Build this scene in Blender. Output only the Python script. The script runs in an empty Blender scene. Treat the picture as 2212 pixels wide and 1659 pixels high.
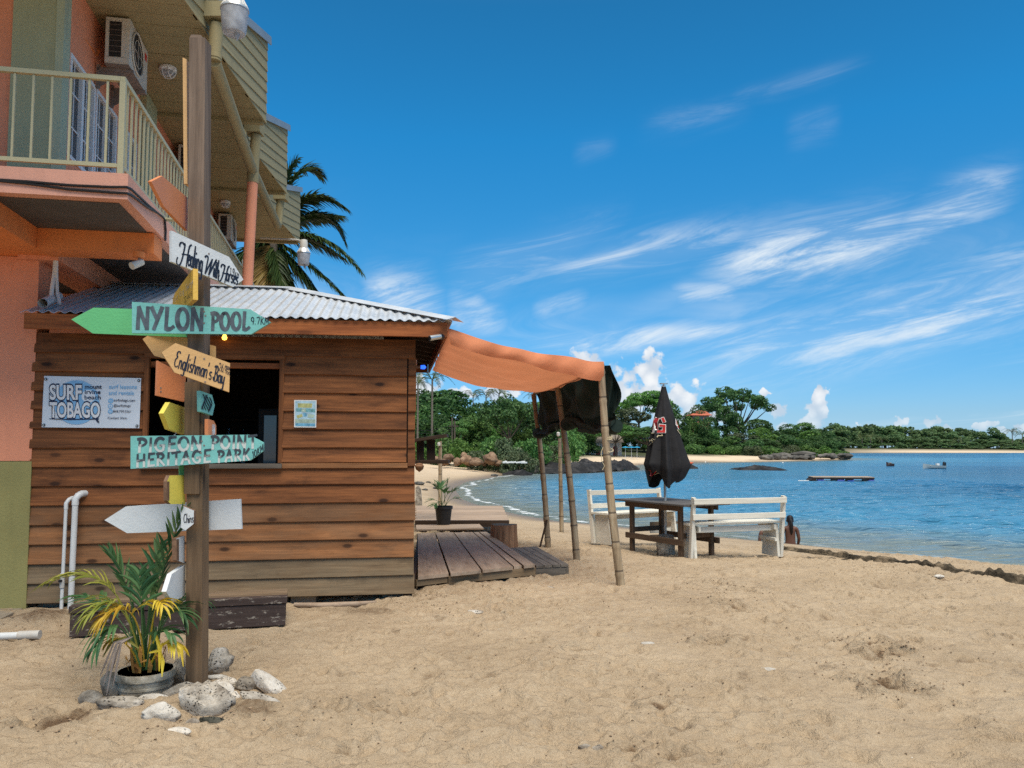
import bpy, bmesh, math, random
import numpy as np
from mathutils import Vector, Matrix
R = math.radians
rnd = random.Random(7)
scn = bpy.context.scene
COL = scn.collection

# ------------------------------------------------------------------ camera
IMW, IMH = 2212.0, 1659.0          # working pixel grid used when surveying the photograph
FPX = 1703.0                       # focal length in those pixels
TILT = math.atan(0.065)
PY0 = 857.0                        # principal point (lens shift)
EYE = 1.6
cam_d = bpy.data.cameras.new('camera')
cam = bpy.data.objects.new('camera', cam_d)
COL.objects.link(cam)
cam.location = (0, 0, EYE)
cam.rotation_euler = (R(90) + TILT, 0, 0)
cam_d.sensor_width = 36.0
cam_d.lens = 36.0 * FPX / IMW
cam_d.shift_y = (PY0 - IMH / 2) / IMW
cam_d.clip_start = 0.05
cam_d.clip_end = 6000
scn.camera = cam

# ------------------------------------------------------------------ world, sun, exposure
SUN_DIR = Vector((0.14, -0.44, 0.88)).normalized()      # towards the sun
SUN_EL = math.asin(SUN_DIR.z)
SUN_AZ = math.atan2(SUN_DIR.x, SUN_DIR.y)
world = bpy.data.worlds.new('World')
scn.world = world
world.use_nodes = True
SKY_STRENGTH = 0.10
sun_d = bpy.data.lights.new('sun', 'SUN')
sun_d.energy = 4.5
sun_d.angle = R(46)
sun_d.color = (1.0, 0.92, 0.79)
sun = bpy.data.objects.new('sun', sun_d)
COL.objects.link(sun)
sun.rotation_euler = SUN_DIR.to_track_quat('Z', 'Y').to_euler()
sun.location = (0, 0, 60)
vs = scn.view_settings
vs.view_transform = 'Standard'
vs.look = 'None'
vs.exposure = 0.0
vs.gamma = 1.0
vs.use_curve_mapping = False
scn.cycles.max_bounces = 6
scn.cycles.diffuse_bounces = 3
scn.cycles.glossy_bounces = 3
scn.cycles.transmission_bounces = 4
scn.cycles.transparent_max_bounces = 6
scn.cycles.use_denoising = False      # a little sensor-like grain, and crisp sand
scn.cycles.sample_clamp_indirect = 4.0

# ------------------------------------------------------------------ node helpers
def nd(nt, typ, ins=None, **props):
    n = nt.nodes.new(typ)
    for k, v in props.items():
        setattr(n, k, v)
    for k, v in (ins or {}).items():
        s = n.inputs[k]
        if hasattr(v, 'is_linked') or isinstance(v, bpy.types.NodeSocket):
            nt.links.new(v, s)
        else:
            if s.type == 'RGBA' and len(v) == 3:
                v = (*v, 1)
            s.default_value = v
    return n

def mth(nt, op, a, b=0.0, c=0.0, clamp=False):
    n = nt.nodes.new('ShaderNodeMath'); n.operation = op; n.use_clamp = clamp
    for i, v in enumerate((a, b, c)):
        if isinstance(v, bpy.types.NodeSocket): nt.links.new(v, n.inputs[i])
        else: n.inputs[i].default_value = v
    return n.outputs[0]

def ramp(nt, fac, stops, interp='LINEAR'):
    n = nt.nodes.new('ShaderNodeValToRGB')
    n.color_ramp.interpolation = interp
    el = n.color_ramp.elements
    while len(el) < len(stops): el.new(0.5)
    for e, (p, c) in zip(el, stops):
        e.position = p
        e.color = (*c, 1) if len(c) == 3 else c
    nt.links.new(fac, n.inputs[0])
    return n.outputs[0]

def mixc(nt, fac, a, b, blend='MIX'):
    n = nt.nodes.new('ShaderNodeMix'); n.data_type = 'RGBA'; n.blend_type = blend
    for s, v in ((n.inputs[0], fac), (n.inputs[6], a), (n.inputs[7], b)):
        if isinstance(v, bpy.types.NodeSocket): nt.links.new(v, s)
        elif s.type == 'RGBA': s.default_value = (*v, 1) if len(v) == 3 else v
        else: s.default_value = v
    return n.outputs[2]

def sstep(nt, x, a, b):
    n = nt.nodes.new('ShaderNodeMapRange'); n.interpolation_type = 'SMOOTHSTEP'
    nt.links.new(x, n.inputs[0]) if isinstance(x, bpy.types.NodeSocket) else None
    n.inputs[1].default_value = a; n.inputs[2].default_value = b
    return n.outputs[0]

def new_mat(name):
    m = bpy.data.materials.new(name); m.use_nodes = True
    nt = m.node_tree
    return m, nt, nt.nodes['Principled BSDF']

def coords(nt, scale=(1, 1, 1), kind='Object', rand=True):
    tc = nt.nodes.new('ShaderNodeTexCoord')
    mp = nt.nodes.new('ShaderNodeMapping')
    mp.inputs['Scale'].default_value = scale
    nt.links.new(tc.outputs[kind], mp.inputs[0])
    if rand:
        oi = nt.nodes.new('ShaderNodeObjectInfo')
        v = nt.nodes.new('ShaderNodeVectorMath'); v.operation = 'MULTIPLY'
        cb = nt.nodes.new('ShaderNodeCombineXYZ')
        for i in range(3): nt.links.new(oi.outputs['Random'], cb.inputs[i])
        nt.links.new(cb.outputs[0], v.inputs[0]); v.inputs[1].default_value = (37, 91, 53)
        nt.links.new(v.outputs[0], mp.inputs['Location'])
    return mp.outputs[0]

def bump(nt, h, dist=0.01, strength=1.0):
    b = nt.nodes.new('ShaderNodeBump')
    b.inputs['Distance'].default_value = dist; b.inputs['Strength'].default_value = strength
    nt.links.new(h, b.inputs['Height'])
    return b.outputs[0]

def paint(name, col, rough=0.6, var=0.12, scale=3.0, dirt=0.0, dirt_col=(0.10, 0.08, 0.06), bmp=0.002, metal=0.0, spec=0.4, streak=0.0):
    """a painted or plain surface: colour with soft mottling, a little fine relief, optional dirt blotches"""
    m, nt, b = new_mat(name)
    v = coords(nt)
    n1 = nd(nt, 'ShaderNodeTexNoise', {'Vector': v, 'Scale': scale, 'Detail': 6.0, 'Roughness': 0.6})
    lo = tuple(c * (1 - var) for c in col); hi = tuple(min(1, c * (1 + var)) for c in col)
    c = ramp(nt, n1.outputs[0], [(0.3, lo), (0.7, hi)])
    if dirt > 0:
        n2 = nd(nt, 'ShaderNodeTexNoise', {'Vector': v, 'Scale': scale * 2.3, 'Detail': 9.0, 'Roughness': 0.7})
        f = mth(nt, 'MULTIPLY', sstep(nt, n2.outputs[0], 0.52, 0.72), dirt)
        c = mixc(nt, f, c, dirt_col)
    if streak:
        n4 = nd(nt, 'ShaderNodeTexNoise', {'Vector': coords(nt, (7, 7, 0.55)), 'Scale': 1.6, 'Detail': 6.0, 'Roughness': 0.65})
        n5 = nd(nt, 'ShaderNodeTexNoise', {'Vector': coords(nt, (0.8, 0.8, 0.8)), 'Scale': 1.0, 'Detail': 3.0})
        f = mth(nt, 'MULTIPLY', mth(nt, 'MULTIPLY', sstep(nt, n4.outputs[0], 0.48, 0.72), sstep(nt, n5.outputs[0], 0.38, 0.62)), streak)
        c = mixc(nt, f, c, tuple(x * 0.52 for x in col))
    nt.links.new(c, b.inputs['Base Color'])
    b.inputs['Roughness'].default_value = rough
    b.inputs['Metallic'].default_value = metal
    b.inputs['Specular IOR Level'].default_value = spec
    if bmp:
        n3 = nd(nt, 'ShaderNodeTexNoise', {'Vector': v, 'Scale': 60.0, 'Detail': 3.0})
        nt.links.new(bump(nt, n3.outputs[0], bmp), b.inputs['Normal'])
    return m

def wood(name, c_dark, c_light, rough=0.75, knots=0.6, grey=0.0, grey_col=(0.22, 0.19, 0.15), stain=0.3, gs=1.0, flake=0.0, flake_col=(0.4, 0.37, 0.33), var=0.25, kscale=(1.5, 6.0, 6.0), kshare=0.5):
    """timber with its grain along the object's own X axis; every board differs by its object's random number"""
    m, nt, b = new_mat(name)
    v = coords(nt, (0.55 * gs, 7 * gs, 7 * gs))
    warp = nd(nt, 'ShaderNodeTexNoise', {'Vector': v, 'Scale': 0.9, 'Detail': 2.0})
    wv = nt.nodes.new('ShaderNodeVectorMath'); wv.operation = 'MULTIPLY_ADD'
    nt.links.new(warp.outputs['Color'], wv.inputs[0]); wv.inputs[1].default_value = (0.5, 1.2, 1.2); nt.links.new(v, wv.inputs[2])
    g1 = nd(nt, 'ShaderNodeTexNoise', {'Vector': wv.outputs[0], 'Scale': 2.2, 'Detail': 6.0, 'Roughness': 0.65})
    g2v = coords(nt, (1.5 * gs, 60 * gs, 60 * gs))
    g2 = nd(nt, 'ShaderNodeTexNoise', {'Vector': g2v, 'Scale': 1.0, 'Detail': 3.0, 'Roughness': 0.6})
    s = mth(nt, 'ADD', mth(nt, 'MULTIPLY', g1.outputs[0], 0.7), mth(nt, 'MULTIPLY', g2.outputs[0], 0.3))
    c = ramp(nt, s, [(0.32, c_dark), (0.5, tuple((a + d) / 2 for a, d in zip(c_dark, c_light))), (0.66, c_light)])
    oi = nt.nodes.new('ShaderNodeObjectInfo')
    hs = nd(nt, 'ShaderNodeHueSaturation', {'Color': c, 'Value': mth(nt, 'MULTIPLY_ADD', oi.outputs['Random'], 2 * var, 1 - var)})
    c = hs.outputs[0]
    if stain:
        n2 = nd(nt, 'ShaderNodeTexNoise', {'Vector': coords(nt, (1.2, 3.5, 3.5)), 'Scale': 1.6, 'Detail': 7.0, 'Roughness': 0.7})
        c = mixc(nt, mth(nt, 'MULTIPLY', sstep(nt, n2.outputs[0], 0.5, 0.75), stain), c, tuple(x * 0.35 for x in c_dark))
    if grey:
        n3 = nd(nt, 'ShaderNodeTexNoise', {'Vector': coords(nt, (0.8, 4, 4)), 'Scale': 2.0, 'Detail': 8.0, 'Roughness': 0.7})
        c = mixc(nt, mth(nt, 'MULTIPLY', sstep(nt, n3.outputs[0], 0.35, 0.62), grey), c, grey_col)
    if flake:
        n4 = nd(nt, 'ShaderNodeTexNoise', {'Vector': coords(nt, (3, 9, 9)), 'Scale': 2.5, 'Detail': 8.0, 'Roughness': 0.75})
        c = mixc(nt, mth(nt, 'MULTIPLY', sstep(nt, n4.outputs[0], 0.56, 0.6), flake), c, flake_col)
    h = s
    if knots:
        kv = coords(nt, kscale)
        kx = nd(nt, 'ShaderNodeSeparateXYZ', {0: kv})
        kc = nd(nt, 'ShaderNodeCombineXYZ', {0: kx.outputs[0], 1: mth(nt, 'ADD', kx.outputs[1], kx.outputs[2])})
        vo = nd(nt, 'ShaderNodeTexVoronoi', {'Vector': kc.outputs[0], 'Scale': 1.0, 'Randomness': 1.0}, voronoi_dimensions='2D')
        pick = sstep(nt, nd(nt, 'ShaderNodeSeparateColor', {'Color': vo.outputs['Color']}).outputs[0], 1 - kshare, 1.05 - kshare)
        k = mth(nt, 'MULTIPLY', mth(nt, 'SUBTRACT', 1.0, sstep(nt, vo.outputs['Distance'], 0.07, 0.17)), mth(nt, 'MULTIPLY', pick, knots))
        c = mixc(nt, k, c, tuple(x * 0.18 for x in c_dark))
        halo = mth(nt, 'MULTIPLY', mth(nt, 'SUBTRACT', 1.0, sstep(nt, vo.outputs['Distance'], 0.1, 0.4)), mth(nt, 'MULTIPLY', pick, 0.35 * knots))
        c = mixc(nt, halo, c, c_dark)
    nt.links.new(c, b.inputs['Base Color'])
    b.inputs['Roughness'].default_value = rough
    b.inputs['Specular IOR Level'].default_value = 0.3
    nt.links.new(bump(nt, h, 0.006), b.inputs['Normal'])
    return m

def leaf_mat(name, stops, trans=0.35, gloss=0.5, spread=0.15):
    """leaves: colour picked per leaf (island) and shifted per plant"""
    m, nt, b = new_mat(name)
    ge = nt.nodes.new('ShaderNodeNewGeometry')
    oi = nt.nodes.new('ShaderNodeObjectInfo')
    n = nd(nt, 'ShaderNodeTexNoise', {'Vector': coords(nt, (1, 1, 1)), 'Scale': 0.45, 'Detail': 3.0})
    f = mth(nt, 'ADD', mth(nt, 'MULTIPLY', ge.outputs['Random Per Island'], 0.6), mth(nt, 'MULTIPLY', n.outputs[0], 0.5))
    c = ramp(nt, f, stops)
    hs = nd(nt, 'ShaderNodeHueSaturation', {'Color': c, 'Hue': mth(nt, 'MULTIPLY_ADD', oi.outputs['Random'], 0.024, 0.488),
                                             'Value': mth(nt, 'MULTIPLY_ADD', oi.outputs['Random'], 2 * spread, 1 - spread)})
    nt.links.new(hs.outputs[0], b.inputs['Base Color'])
    b.inputs['Roughness'].default_value = gloss
    b.inputs['Specular IOR Level'].default_value = 0.25
    tr = nd(nt, 'ShaderNodeBsdfTranslucent', {'Color': hs.outputs[0]})
    mx = nd(nt, 'ShaderNodeMixShader', {0: trans, 1: b.outputs[0], 2: tr.outputs[0]})
    nt.links.new(mx.outputs[0], nt.nodes['Material Output'].inputs['Surface'])
    return m

def emit_mat(name, col, strength):
    m, nt, b = new_mat(name)
    b.inputs['Base Color'].default_value = (*col, 1)
    b.inputs['Emission Color'].default_value = (*col, 1)
    b.inputs['Emission Strength'].default_value = strength
    return m

# ------------------------------------------------------------------ photograph -> place
def ray(px, py):
    a = (px - IMW / 2) / FPX; b = (PY0 - py) / FPX
    return Vector((a, math.cos(TILT) - b * math.sin(TILT), math.sin(TILT) + b * math.cos(TILT)))
CAMP = Vector((0, 0, EYE))
def at(px, py, D):
    r = ray(px, py); return CAMP + r * (D / r.y)
def gnd(px, py, z=0.0):
    r = ray(px, py); return CAMP + r * ((z - EYE) / r.z)
def hit(px, py, P, n):
    r = ray(px, py); return CAMP + r * ((P - CAMP).dot(n) / r.dot(n))

# ------------------------------------------------------------------ object helpers
WM = {}                                        # world matrix by object name
def tag(o, label=None, cat=None, group=None, kind=None):
    if label: o['label'] = label
    if cat: o['category'] = cat
    if group: o['group'] = group
    if kind: o['kind'] = kind
    return o

def link(name, me, M=None, parent=None):
    o = bpy.data.objects.new(name, me)
    COL.objects.link(o)
    M = M or Matrix()
    WM[o.name] = M.copy()
    if parent is not None:
        o.parent = parent
        o.matrix_local = WM[parent.name].inverted() @ M
    else:
        o.matrix_local = M
    return o

def thing(name, label, cat, loc=(0, 0, 0), group=None, rotz=0.0):
    o = link(name, None, Matrix.Translation(Vector(loc)) @ Matrix.Rotation(rotz, 4, 'Z'))
    o.empty_display_size = 0.2
    return tag(o, label, cat, group)

def copy_tree(o, M, label=None, parent=None):
    """copy a thing, its parts and sub-parts; meshes stay shared"""
    c = o.copy(); COL.objects.link(c)
    if parent is None:
        c.matrix_local = M; WM[c.name] = M.copy()
    else:
        c.parent = parent
        WM[c.name] = WM[parent.name] @ o.matrix_local
    if label: c['label'] = label
    for ch in list(o.children):
        copy_tree(ch, None, None, c)
    return c

class MB:
    """collects vertices and faces (world or local), then becomes one mesh object"""
    def __init__(s): s.v = []; s.f = []; s.m = []
    def add(s, vs, fs, mi=0):
        b = len(s.v); s.v += [tuple(x) for x in vs]
        for f in fs: s.f.append(tuple(b + i for i in f)); s.m.append(mi)
    def hexa(s, p, mi=0):                      # 8 corners: bottom 4 counter-clockwise then top 4
        s.add(p, [(3, 2, 1, 0), (4, 5, 6, 7), (0, 1, 5, 4), (1, 2, 6, 5), (2, 3, 7, 6), (3, 0, 4, 7)], mi)
    def box(s, lo, hi, mi=0):
        x0, y0, z0 = lo; x1, y1, z1 = hi
        s.hexa([(x0, y0, z0), (x1, y0, z0), (x1, y1, z0), (x0, y1, z0), (x0, y0, z1), (x1, y0, z1), (x1, y1, z1), (x0, y1, z1)], mi)
    def bar(s, p0, p1, w, h, up=(0, 0, 1), mi=0):
        p0 = Vector(p0); p1 = Vector(p1); x = (p1 - p0).normalized()
        z = Vector(up) - x * x.dot(Vector(up)); z = z.normalized() if z.length > 1e-6 else x.orthogonal().normalized()
        y = z.cross(x)
        q = []
        for zz in (-1, 1):
            for (p, yy) in ((p0, -1), (p1, -1), (p1, 1), (p0, 1)):
                q.append(p + y * (yy * w / 2) + z * (zz * h / 2))
        s.hexa(q, mi)
    def prism(s, poly, off, mi=0):             # polygon (3D points, counter-clockwise seen from the front) pushed by vector off
        n = len(poly); off = Vector(off)
        vs = [Vector(p) for p in poly] + [Vector(p) + off for p in poly]
        fs = [tuple(range(n)), tuple(range(2 * n - 1, n - 1, -1))] + [(i, i + n, (i + 1) % n + n, (i + 1) % n) for i in range(n)]
        s.add(vs, fs, mi)
    def tube(s, path, rad, n=8, caps=True, mi=0):
        P = [Vector(p) for p in path]; k = len(P)
        rad = [rad] * k if not hasattr(rad, '__len__') else rad
        b = len(s.v); ref = None
        for i, p in enumerate(P):
            t = (P[min(i + 1, k - 1)] - P[max(i - 1, 0)])
            t = t.normalized() if t.length > 1e-9 else Vector((0, 0, 1))
            if ref is None: ref = t.orthogonal().normalized()
            ref = (ref - t * ref.dot(t)); ref = ref.normalized() if ref.length > 1e-6 else t.orthogonal().normalized()
            y = t.cross(ref)
            for j in range(n):
                a = 2 * math.pi * j / n
                s.v.append(tuple(p + (ref * math.cos(a) + y * math.sin(a)) * rad[i]))
        for i in range(k - 1):
            for j in range(n):
                s.f.append((b + i * n + j, b + i * n + (j + 1) % n, b + (i + 1) * n + (j + 1) % n, b + (i + 1) * n + j)); s.m.append(mi)
        if caps:
            s.f.append(tuple(b + j for j in reversed(range(n)))); s.m.append(mi)
            s.f.append(tuple(b + (k - 1) * n + j for j in range(n))); s.m.append(mi)
    def lathe(s, prof, n=24, c=(0, 0, 0), mi=0, caps=True):   # prof: list of (r, z)
        s.tube([(c[0], c[1], c[2] + z) for r, z in prof], [max(r, 1e-4) for r, z in prof], n, caps, mi)
    def quad(s, a, b, c, d, mi=0): s.add([a, b, c, d], [(0, 1, 2, 3)], mi)
    def mesh(s, name, mats, M=None, smooth=False, angle=40):
        me = bpy.data.meshes.new(name)
        Mi = M.inverted() if M is not None else None
        vs = [Mi @ Vector(v) for v in s.v] if Mi is not None else s.v
        me.from_pydata(vs, [], s.f)
        mats = mats if isinstance(mats, (list, tuple)) else [mats]
        for m in mats: me.materials.append(m)
        if len(mats) > 1: me.polygons.foreach_set('material_index', s.m)
        if smooth:
            me.shade_smooth()
            me.set_sharp_from_angle(angle=R(angle))
        me.validate()
        me.update()
        return me
    def build(s, name, mats, parent=None, M=None, smooth=False, angle=40, origin=None):
        """M: the object's world matrix (vertices given in world space); by default a translation to the mesh's centre"""
        if M is None:
            a = np.array(s.v)
            c = Vector(((a[:, 0].min() + a[:, 0].max()) / 2, (a[:, 1].min() + a[:, 1].max()) / 2, a[:, 2].min())) if origin is None else Vector(origin)
            M = Matrix.Translation(c)
        return link(name, s.mesh(name, mats, M, smooth, angle), M, parent)

def frame(p0, p1, up=(0, 0, 1)):
    p0 = Vector(p0); x = (Vector(p1) - p0).normalized(); up = Vector(up)
    z = up - x * x.dot(up); z = z.normalized() if z.length > 1e-6 else x.orthogonal().normalized()
    y = z.cross(x)
    M = Matrix((x, y, z)).transposed().to_4x4(); M.translation = p0
    return M

def cbox(L, w, h, c=0.004, jit=0.0, seed=0):
    """mesh data of a chamfered bar: x 0..L, y and z centred; ends a little uneven"""
    r = random.Random(seed)
    c = min(c, w * 0.3, h * 0.3)
    prof = [(-w/2 + c, -h/2), (w/2 - c, -h/2), (w/2, -h/2 + c), (w/2, h/2 - c), (w/2 - c, h/2), (-w/2 + c, h/2), (-w/2, h/2 - c), (-w/2, -h/2 + c)]
    xs = [0, L]
    if jit: xs = [0, L * 0.33, L * 0.66, L]
    vs = []
    for i, x in enumerate(xs):
        dy = r.uniform(-jit, jit); dz = r.uniform(-jit, jit)
        for (y, z) in prof: vs.append((x, y + dy, z + dz))
    fs = [tuple(reversed(range(8)))]
    for i in range(len(xs) - 1):
        for j in range(8):
            fs.append((i*8 + j, i*8 + (j+1) % 8, (i+1)*8 + (j+1) % 8, (i+1)*8 + j))
    fs.append(tuple((len(xs)-1)*8 + j for j in range(8)))
    return vs, fs

PSEED = [0]
def plank(name, p0, p1, w, h, mat, parent=None, up=(0, 0, 1), jit=0.0, c=0.004):
    """one board from p0 to p1 (its centre line), w across, h along 'up'; grain along its length"""
    PSEED[0] += 1
    p0 = Vector(p0); p1 = Vector(p1)
    vs, fs = cbox((p1 - p0).length, w, h, c, jit, PSEED[0])
    me = bpy.data.meshes.new(name); me.from_pydata(vs, [], fs); me.materials.append(mat); me.update()
    return link(name, me, frame(p0, p1, up), parent)

# ------------------------------------------------------------------ numpy noise
def _h(ix, iy, seed):
    n = (ix.astype(np.int64) * 374761393 + iy.astype(np.int64) * 668265263 + seed * 982451653) & 0x7fffffff
    n = ((n ^ (n >> 13)) * 1274126177) & 0x7fffffff
    n = (n ^ (n >> 16))
    return (n & 0xffff) / 65535.0
def vnoise(x, y, seed=0):
    ix = np.floor(x); iy = np.floor(y); fx = x - ix; fy = y - iy
    fx = fx * fx * fx * (fx * (fx * 6 - 15) + 10); fy = fy * fy * fy * (fy * (fy * 6 - 15) + 10)
    a = _h(ix, iy, seed); b = _h(ix + 1, iy, seed); c = _h(ix, iy + 1, seed); d = _h(ix + 1, iy + 1, seed)
    return (a + (b - a) * fx) * (1 - fy) + (c + (d - c) * fx) * fy
def fbm(x, y, seed=0, oct=4, gain=0.5):
    s = 0; amp = 1; tot = 0
    for o in range(oct):
        s = s + amp * vnoise(x * 2**o + 17.3 * o, y * 2**o - 9.1 * o, seed + o); tot += amp; amp *= gain
    return s / tot
def sm(x, a, b):
    t = np.clip((x - a) / (b - a), 0, 1); return t * t * (3 - 2 * t)
# ------------------------------------------------------------------ sky: Nishita daylight with cirrus and fair-weather cumulus
def build_sky():
    nt = world.node_tree
    bg = nt.nodes['Background']
    sky = nd(nt, 'ShaderNodeTexSky', sky_type='NISHITA', sun_disc=False, sun_elevation=SUN_EL, sun_rotation=SUN_AZ,
             altitude=0.0, air_density=1.0, dust_density=0.3, ozone_density=3.0)
    tc = nt.nodes.new('ShaderNodeTexCoord')
    sx = nd(nt, 'ShaderNodeSeparateXYZ', {0: tc.outputs['Generated']})
    dx, dy, dz = sx.outputs
    zc = mth(nt, 'MAXIMUM', dz, 0.0)
    # deep tropical blue: the clean-air sky with its colour balance set by height above the horizon, whitened overhead for neutral fill
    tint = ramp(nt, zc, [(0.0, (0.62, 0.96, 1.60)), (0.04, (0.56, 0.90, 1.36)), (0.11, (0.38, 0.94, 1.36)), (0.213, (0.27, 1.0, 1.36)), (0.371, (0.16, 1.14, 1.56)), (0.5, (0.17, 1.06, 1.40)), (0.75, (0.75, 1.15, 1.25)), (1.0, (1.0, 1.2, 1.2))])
    base = mixc(nt, 1.0, sky.outputs[0], tint, 'MULTIPLY')
    # thin high cloud, on a flat layer overhead, combed along one wind direction
    inv = mth(nt, 'DIVIDE', 1.0, mth(nt, 'ADD', zc, 0.06))
    qx = mth(nt, 'MULTIPLY', dx, inv); qy = mth(nt, 'MULTIPLY', dy, inv)
    ca, sa = math.cos(R(14)), math.sin(R(14))
    al = mth(nt, 'ADD', mth(nt, 'MULTIPLY', qx, -sa), mth(nt, 'MULTIPLY', qy, ca))      # along the wind
    ac = mth(nt, 'ADD', mth(nt, 'MULTIPLY', qx, ca), mth(nt, 'MULTIPLY', qy, sa))       # across it
    def vec(a, b, c=0.0): return nd(nt, 'ShaderNodeCombineXYZ', {0: a, 1: b, 2: c}).outputs[0]
    wn = nd(nt, 'ShaderNodeTexNoise', {'Vector': vec(mth(nt, 'MULTIPLY', al, 0.5), ac), 'Scale': 0.55, 'Detail': 2.0})
    off = mth(nt, 'MULTIPLY_ADD', wn.outputs[0], 2.6, -1.3)
    acw = mth(nt, 'ADD', ac, off)
    fib = nd(nt, 'ShaderNodeTexNoise', {'Vector': vec(mth(nt, 'MULTIPLY', al, 0.28), mth(nt, 'MULTIPLY', acw, 1.5)), 'Scale': 1.25, 'Detail': 9.0, 'Roughness': 0.62, 'Distortion': 0.35})
    big = nd(nt, 'ShaderNodeTexNoise', {'Vector': vec(mth(nt, 'MULTIPLY', al, 0.35), mth(nt, 'MULTIPLY', ac, 0.8), 3.7), 'Scale': 0.5, 'Detail': 3.0})
    cir = mth(nt, 'MULTIPLY', sstep(nt, fib.outputs[0], 0.42, 0.85), sstep(nt, big.outputs[0], 0.46, 0.62))
    # above the frame the high cloud is thickened, unseen, to fill and soften the light
    fill_veil = mth(nt, 'MULTIPLY', sstep(nt, mth(nt, 'ADD', fib.outputs[0], mth(nt, 'MULTIPLY', big.outputs[0], 0.6)), 0.40, 0.85), mth(nt, 'MULTIPLY', sstep(nt, dz, 0.50, 0.78), 0.95))
    cir = mth(nt, 'MAXIMUM', mth(nt, 'MULTIPLY', cir, 0.55), fill_veil)
    # the long streaks over the bay: u, v are a direction's horizontal and vertical tangents about due north
    front = mth(nt, 'GREATER_THAN', dy, 0.05)
    iy = mth(nt, 'DIVIDE', 1.0, mth(nt, 'MAXIMUM', dy, 0.05))
    u = mth(nt, 'MULTIPLY', dx, iy); v = mth(nt, 'MULTIPLY', dz, iy)
    def uv(px, py):
        r = ray(px, py); return r.x / r.y, r.z / r.y
    wisp = nd(nt, 'ShaderNodeTexNoise', {'Vector': vec(mth(nt, 'ADD', mth(nt, 'MULTIPLY', u, 2.6), mth(nt, 'MULTIPLY', v, 0.9)), mth(nt, 'MULTIPLY', mth(nt, 'SUBTRACT', v, mth(nt, 'MULTIPLY', u, 0.24)), 17.0), 1.3), 'Scale': 1.7, 'Detail': 9.0, 'Roughness': 0.68, 'Distortion': 0.7})
    fw = nd(nt, 'ShaderNodeTexNoise', {'Vector': vec(mth(nt, 'MULTIPLY', u, 2.0), mth(nt, 'MULTIPLY', v, 4.0)), 'Scale': 2.2, 'Detail': 3.0})
    tot = cir
    streaks = [((960, 610), (1330, 498), 0.020, 0.45), ((1150, 600), (1640, 492), 0.017, 0.55), ((1520, 580), (1990, 500), 0.028, 0.95), ((1900, 530), (2190, 395), 0.020, 0.75),
               ((1130, 745), (1650, 722), 0.010, 0.8), ((1450, 800), (2300, 640), 0.030, 0.75), ((1780, 690), (2300, 560), 0.024, 0.6), ((1450, 640), (1600, 640), 0.013, 0.5),
               ((780, 640), (960, 668), 0.024, 0.85), ((960, 690), (1090, 690), 0.012, 0.8), ((960, 655), (1050, 650), 0.012, 0.55), ((1150, 660), (1270, 648), 0.010, 0.4),
               ((1390, 290), (1610, 225), 0.012, 0.13), ((1700, 285), (1810, 255), 0.014, 0.16), ((1560, 220), (1860, 130), 0.008, 0.12), ((1240, 335), (1330, 312), 0.010, 0.12)]
    for (a, b_, w, st) in streaks:
        u0, v0 = uv(*a); u1, v1 = uv(*b_)
        sl = (v1 - v0) / (u1 - u0)
        d = mth(nt, 'SUBTRACT', mth(nt, 'ADD', v, mth(nt, 'MULTIPLY_ADD', fw.outputs[0], 0.05, -0.025)), mth(nt, 'MULTIPLY_ADD', mth(nt, 'SUBTRACT', u, u0), sl, v0))
        prof = mth(nt, 'EXPONENT', mth(nt, 'MULTIPLY', mth(nt, 'POWER', mth(nt, 'ABSOLUTE', mth(nt, 'DIVIDE', d, w * 1.35)), 2.0), -1.0))
        L = u1 - u0
        rng = mth(nt, 'MULTIPLY', sstep(nt, u, u0 - 0.12 * L, u0 + 0.3 * L), mth(nt, 'SUBTRACT', 1.0, sstep(nt, u, u1 - 0.3 * L, u1 + 0.15 * L)))
        cl = mth(nt, 'MULTIPLY', mth(nt, 'MULTIPLY', prof, rng), mth(nt, 'MULTIPLY', mth(nt, 'MULTIPLY_ADD', sstep(nt, wisp.outputs[0], 0.38, 0.70), 0.86, 0.14), st * 1.15))
        tot = mth(nt, 'MAXIMUM', tot, mth(nt, 'MULTIPLY', cl, front))
    tot = mth(nt, 'MULTIPLY', tot, sstep(nt, dz, 0.0, 0.06))
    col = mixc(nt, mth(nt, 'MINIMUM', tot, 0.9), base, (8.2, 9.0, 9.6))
    # heaped cloud along the horizon
    cn = nd(nt, 'ShaderNodeTexNoise', {'Vector': vec(u, v, 0.4), 'Scale': 34.0, 'Detail': 8.0, 'Roughness': 0.60})
    cb = nd(nt, 'ShaderNodeTexVoronoi', {'Vector': vec(u, v, 0.0), 'Scale': 62.0, 'Smoothness': 0.35}, feature='SMOOTH_F1')
    lump = mth(nt, 'ADD', mth(nt, 'MULTIPLY_ADD', cn.outputs[0], 2.6, -1.35), mth(nt, 'MULTIPLY_ADD', cb.outputs['Distance'], -1.1, 0.42))
    heaps = [(1262, 800, 42, 46), (1330, 840, 60, 50), (1405, 812, 30, 55), (1390, 850, 50, 45), (1480, 866, 48, 42), (1445, 900, 60, 40), (1290, 850, 60, 50), (1560, 905, 40, 20),
             (1774, 856, 17, 30), (1762, 886, 26, 26), (1750, 912, 30, 18), (1680, 890, 20, 22), (1690, 920, 30, 14), (1648, 850, 12, 14), (1868, 915, 10, 7), (1937, 915, 14, 12), (1953, 910, 9, 10),
             (2010, 912, 22, 13), (2040, 924, 22, 8), (2140, 916, 16, 12), (2115, 926, 22, 8), (2200, 922, 16, 14), (2175, 930, 30, 8), (900, 835, 50, 26), (990, 850, 40, 14), (1080, 850, 40, 26)]
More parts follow.
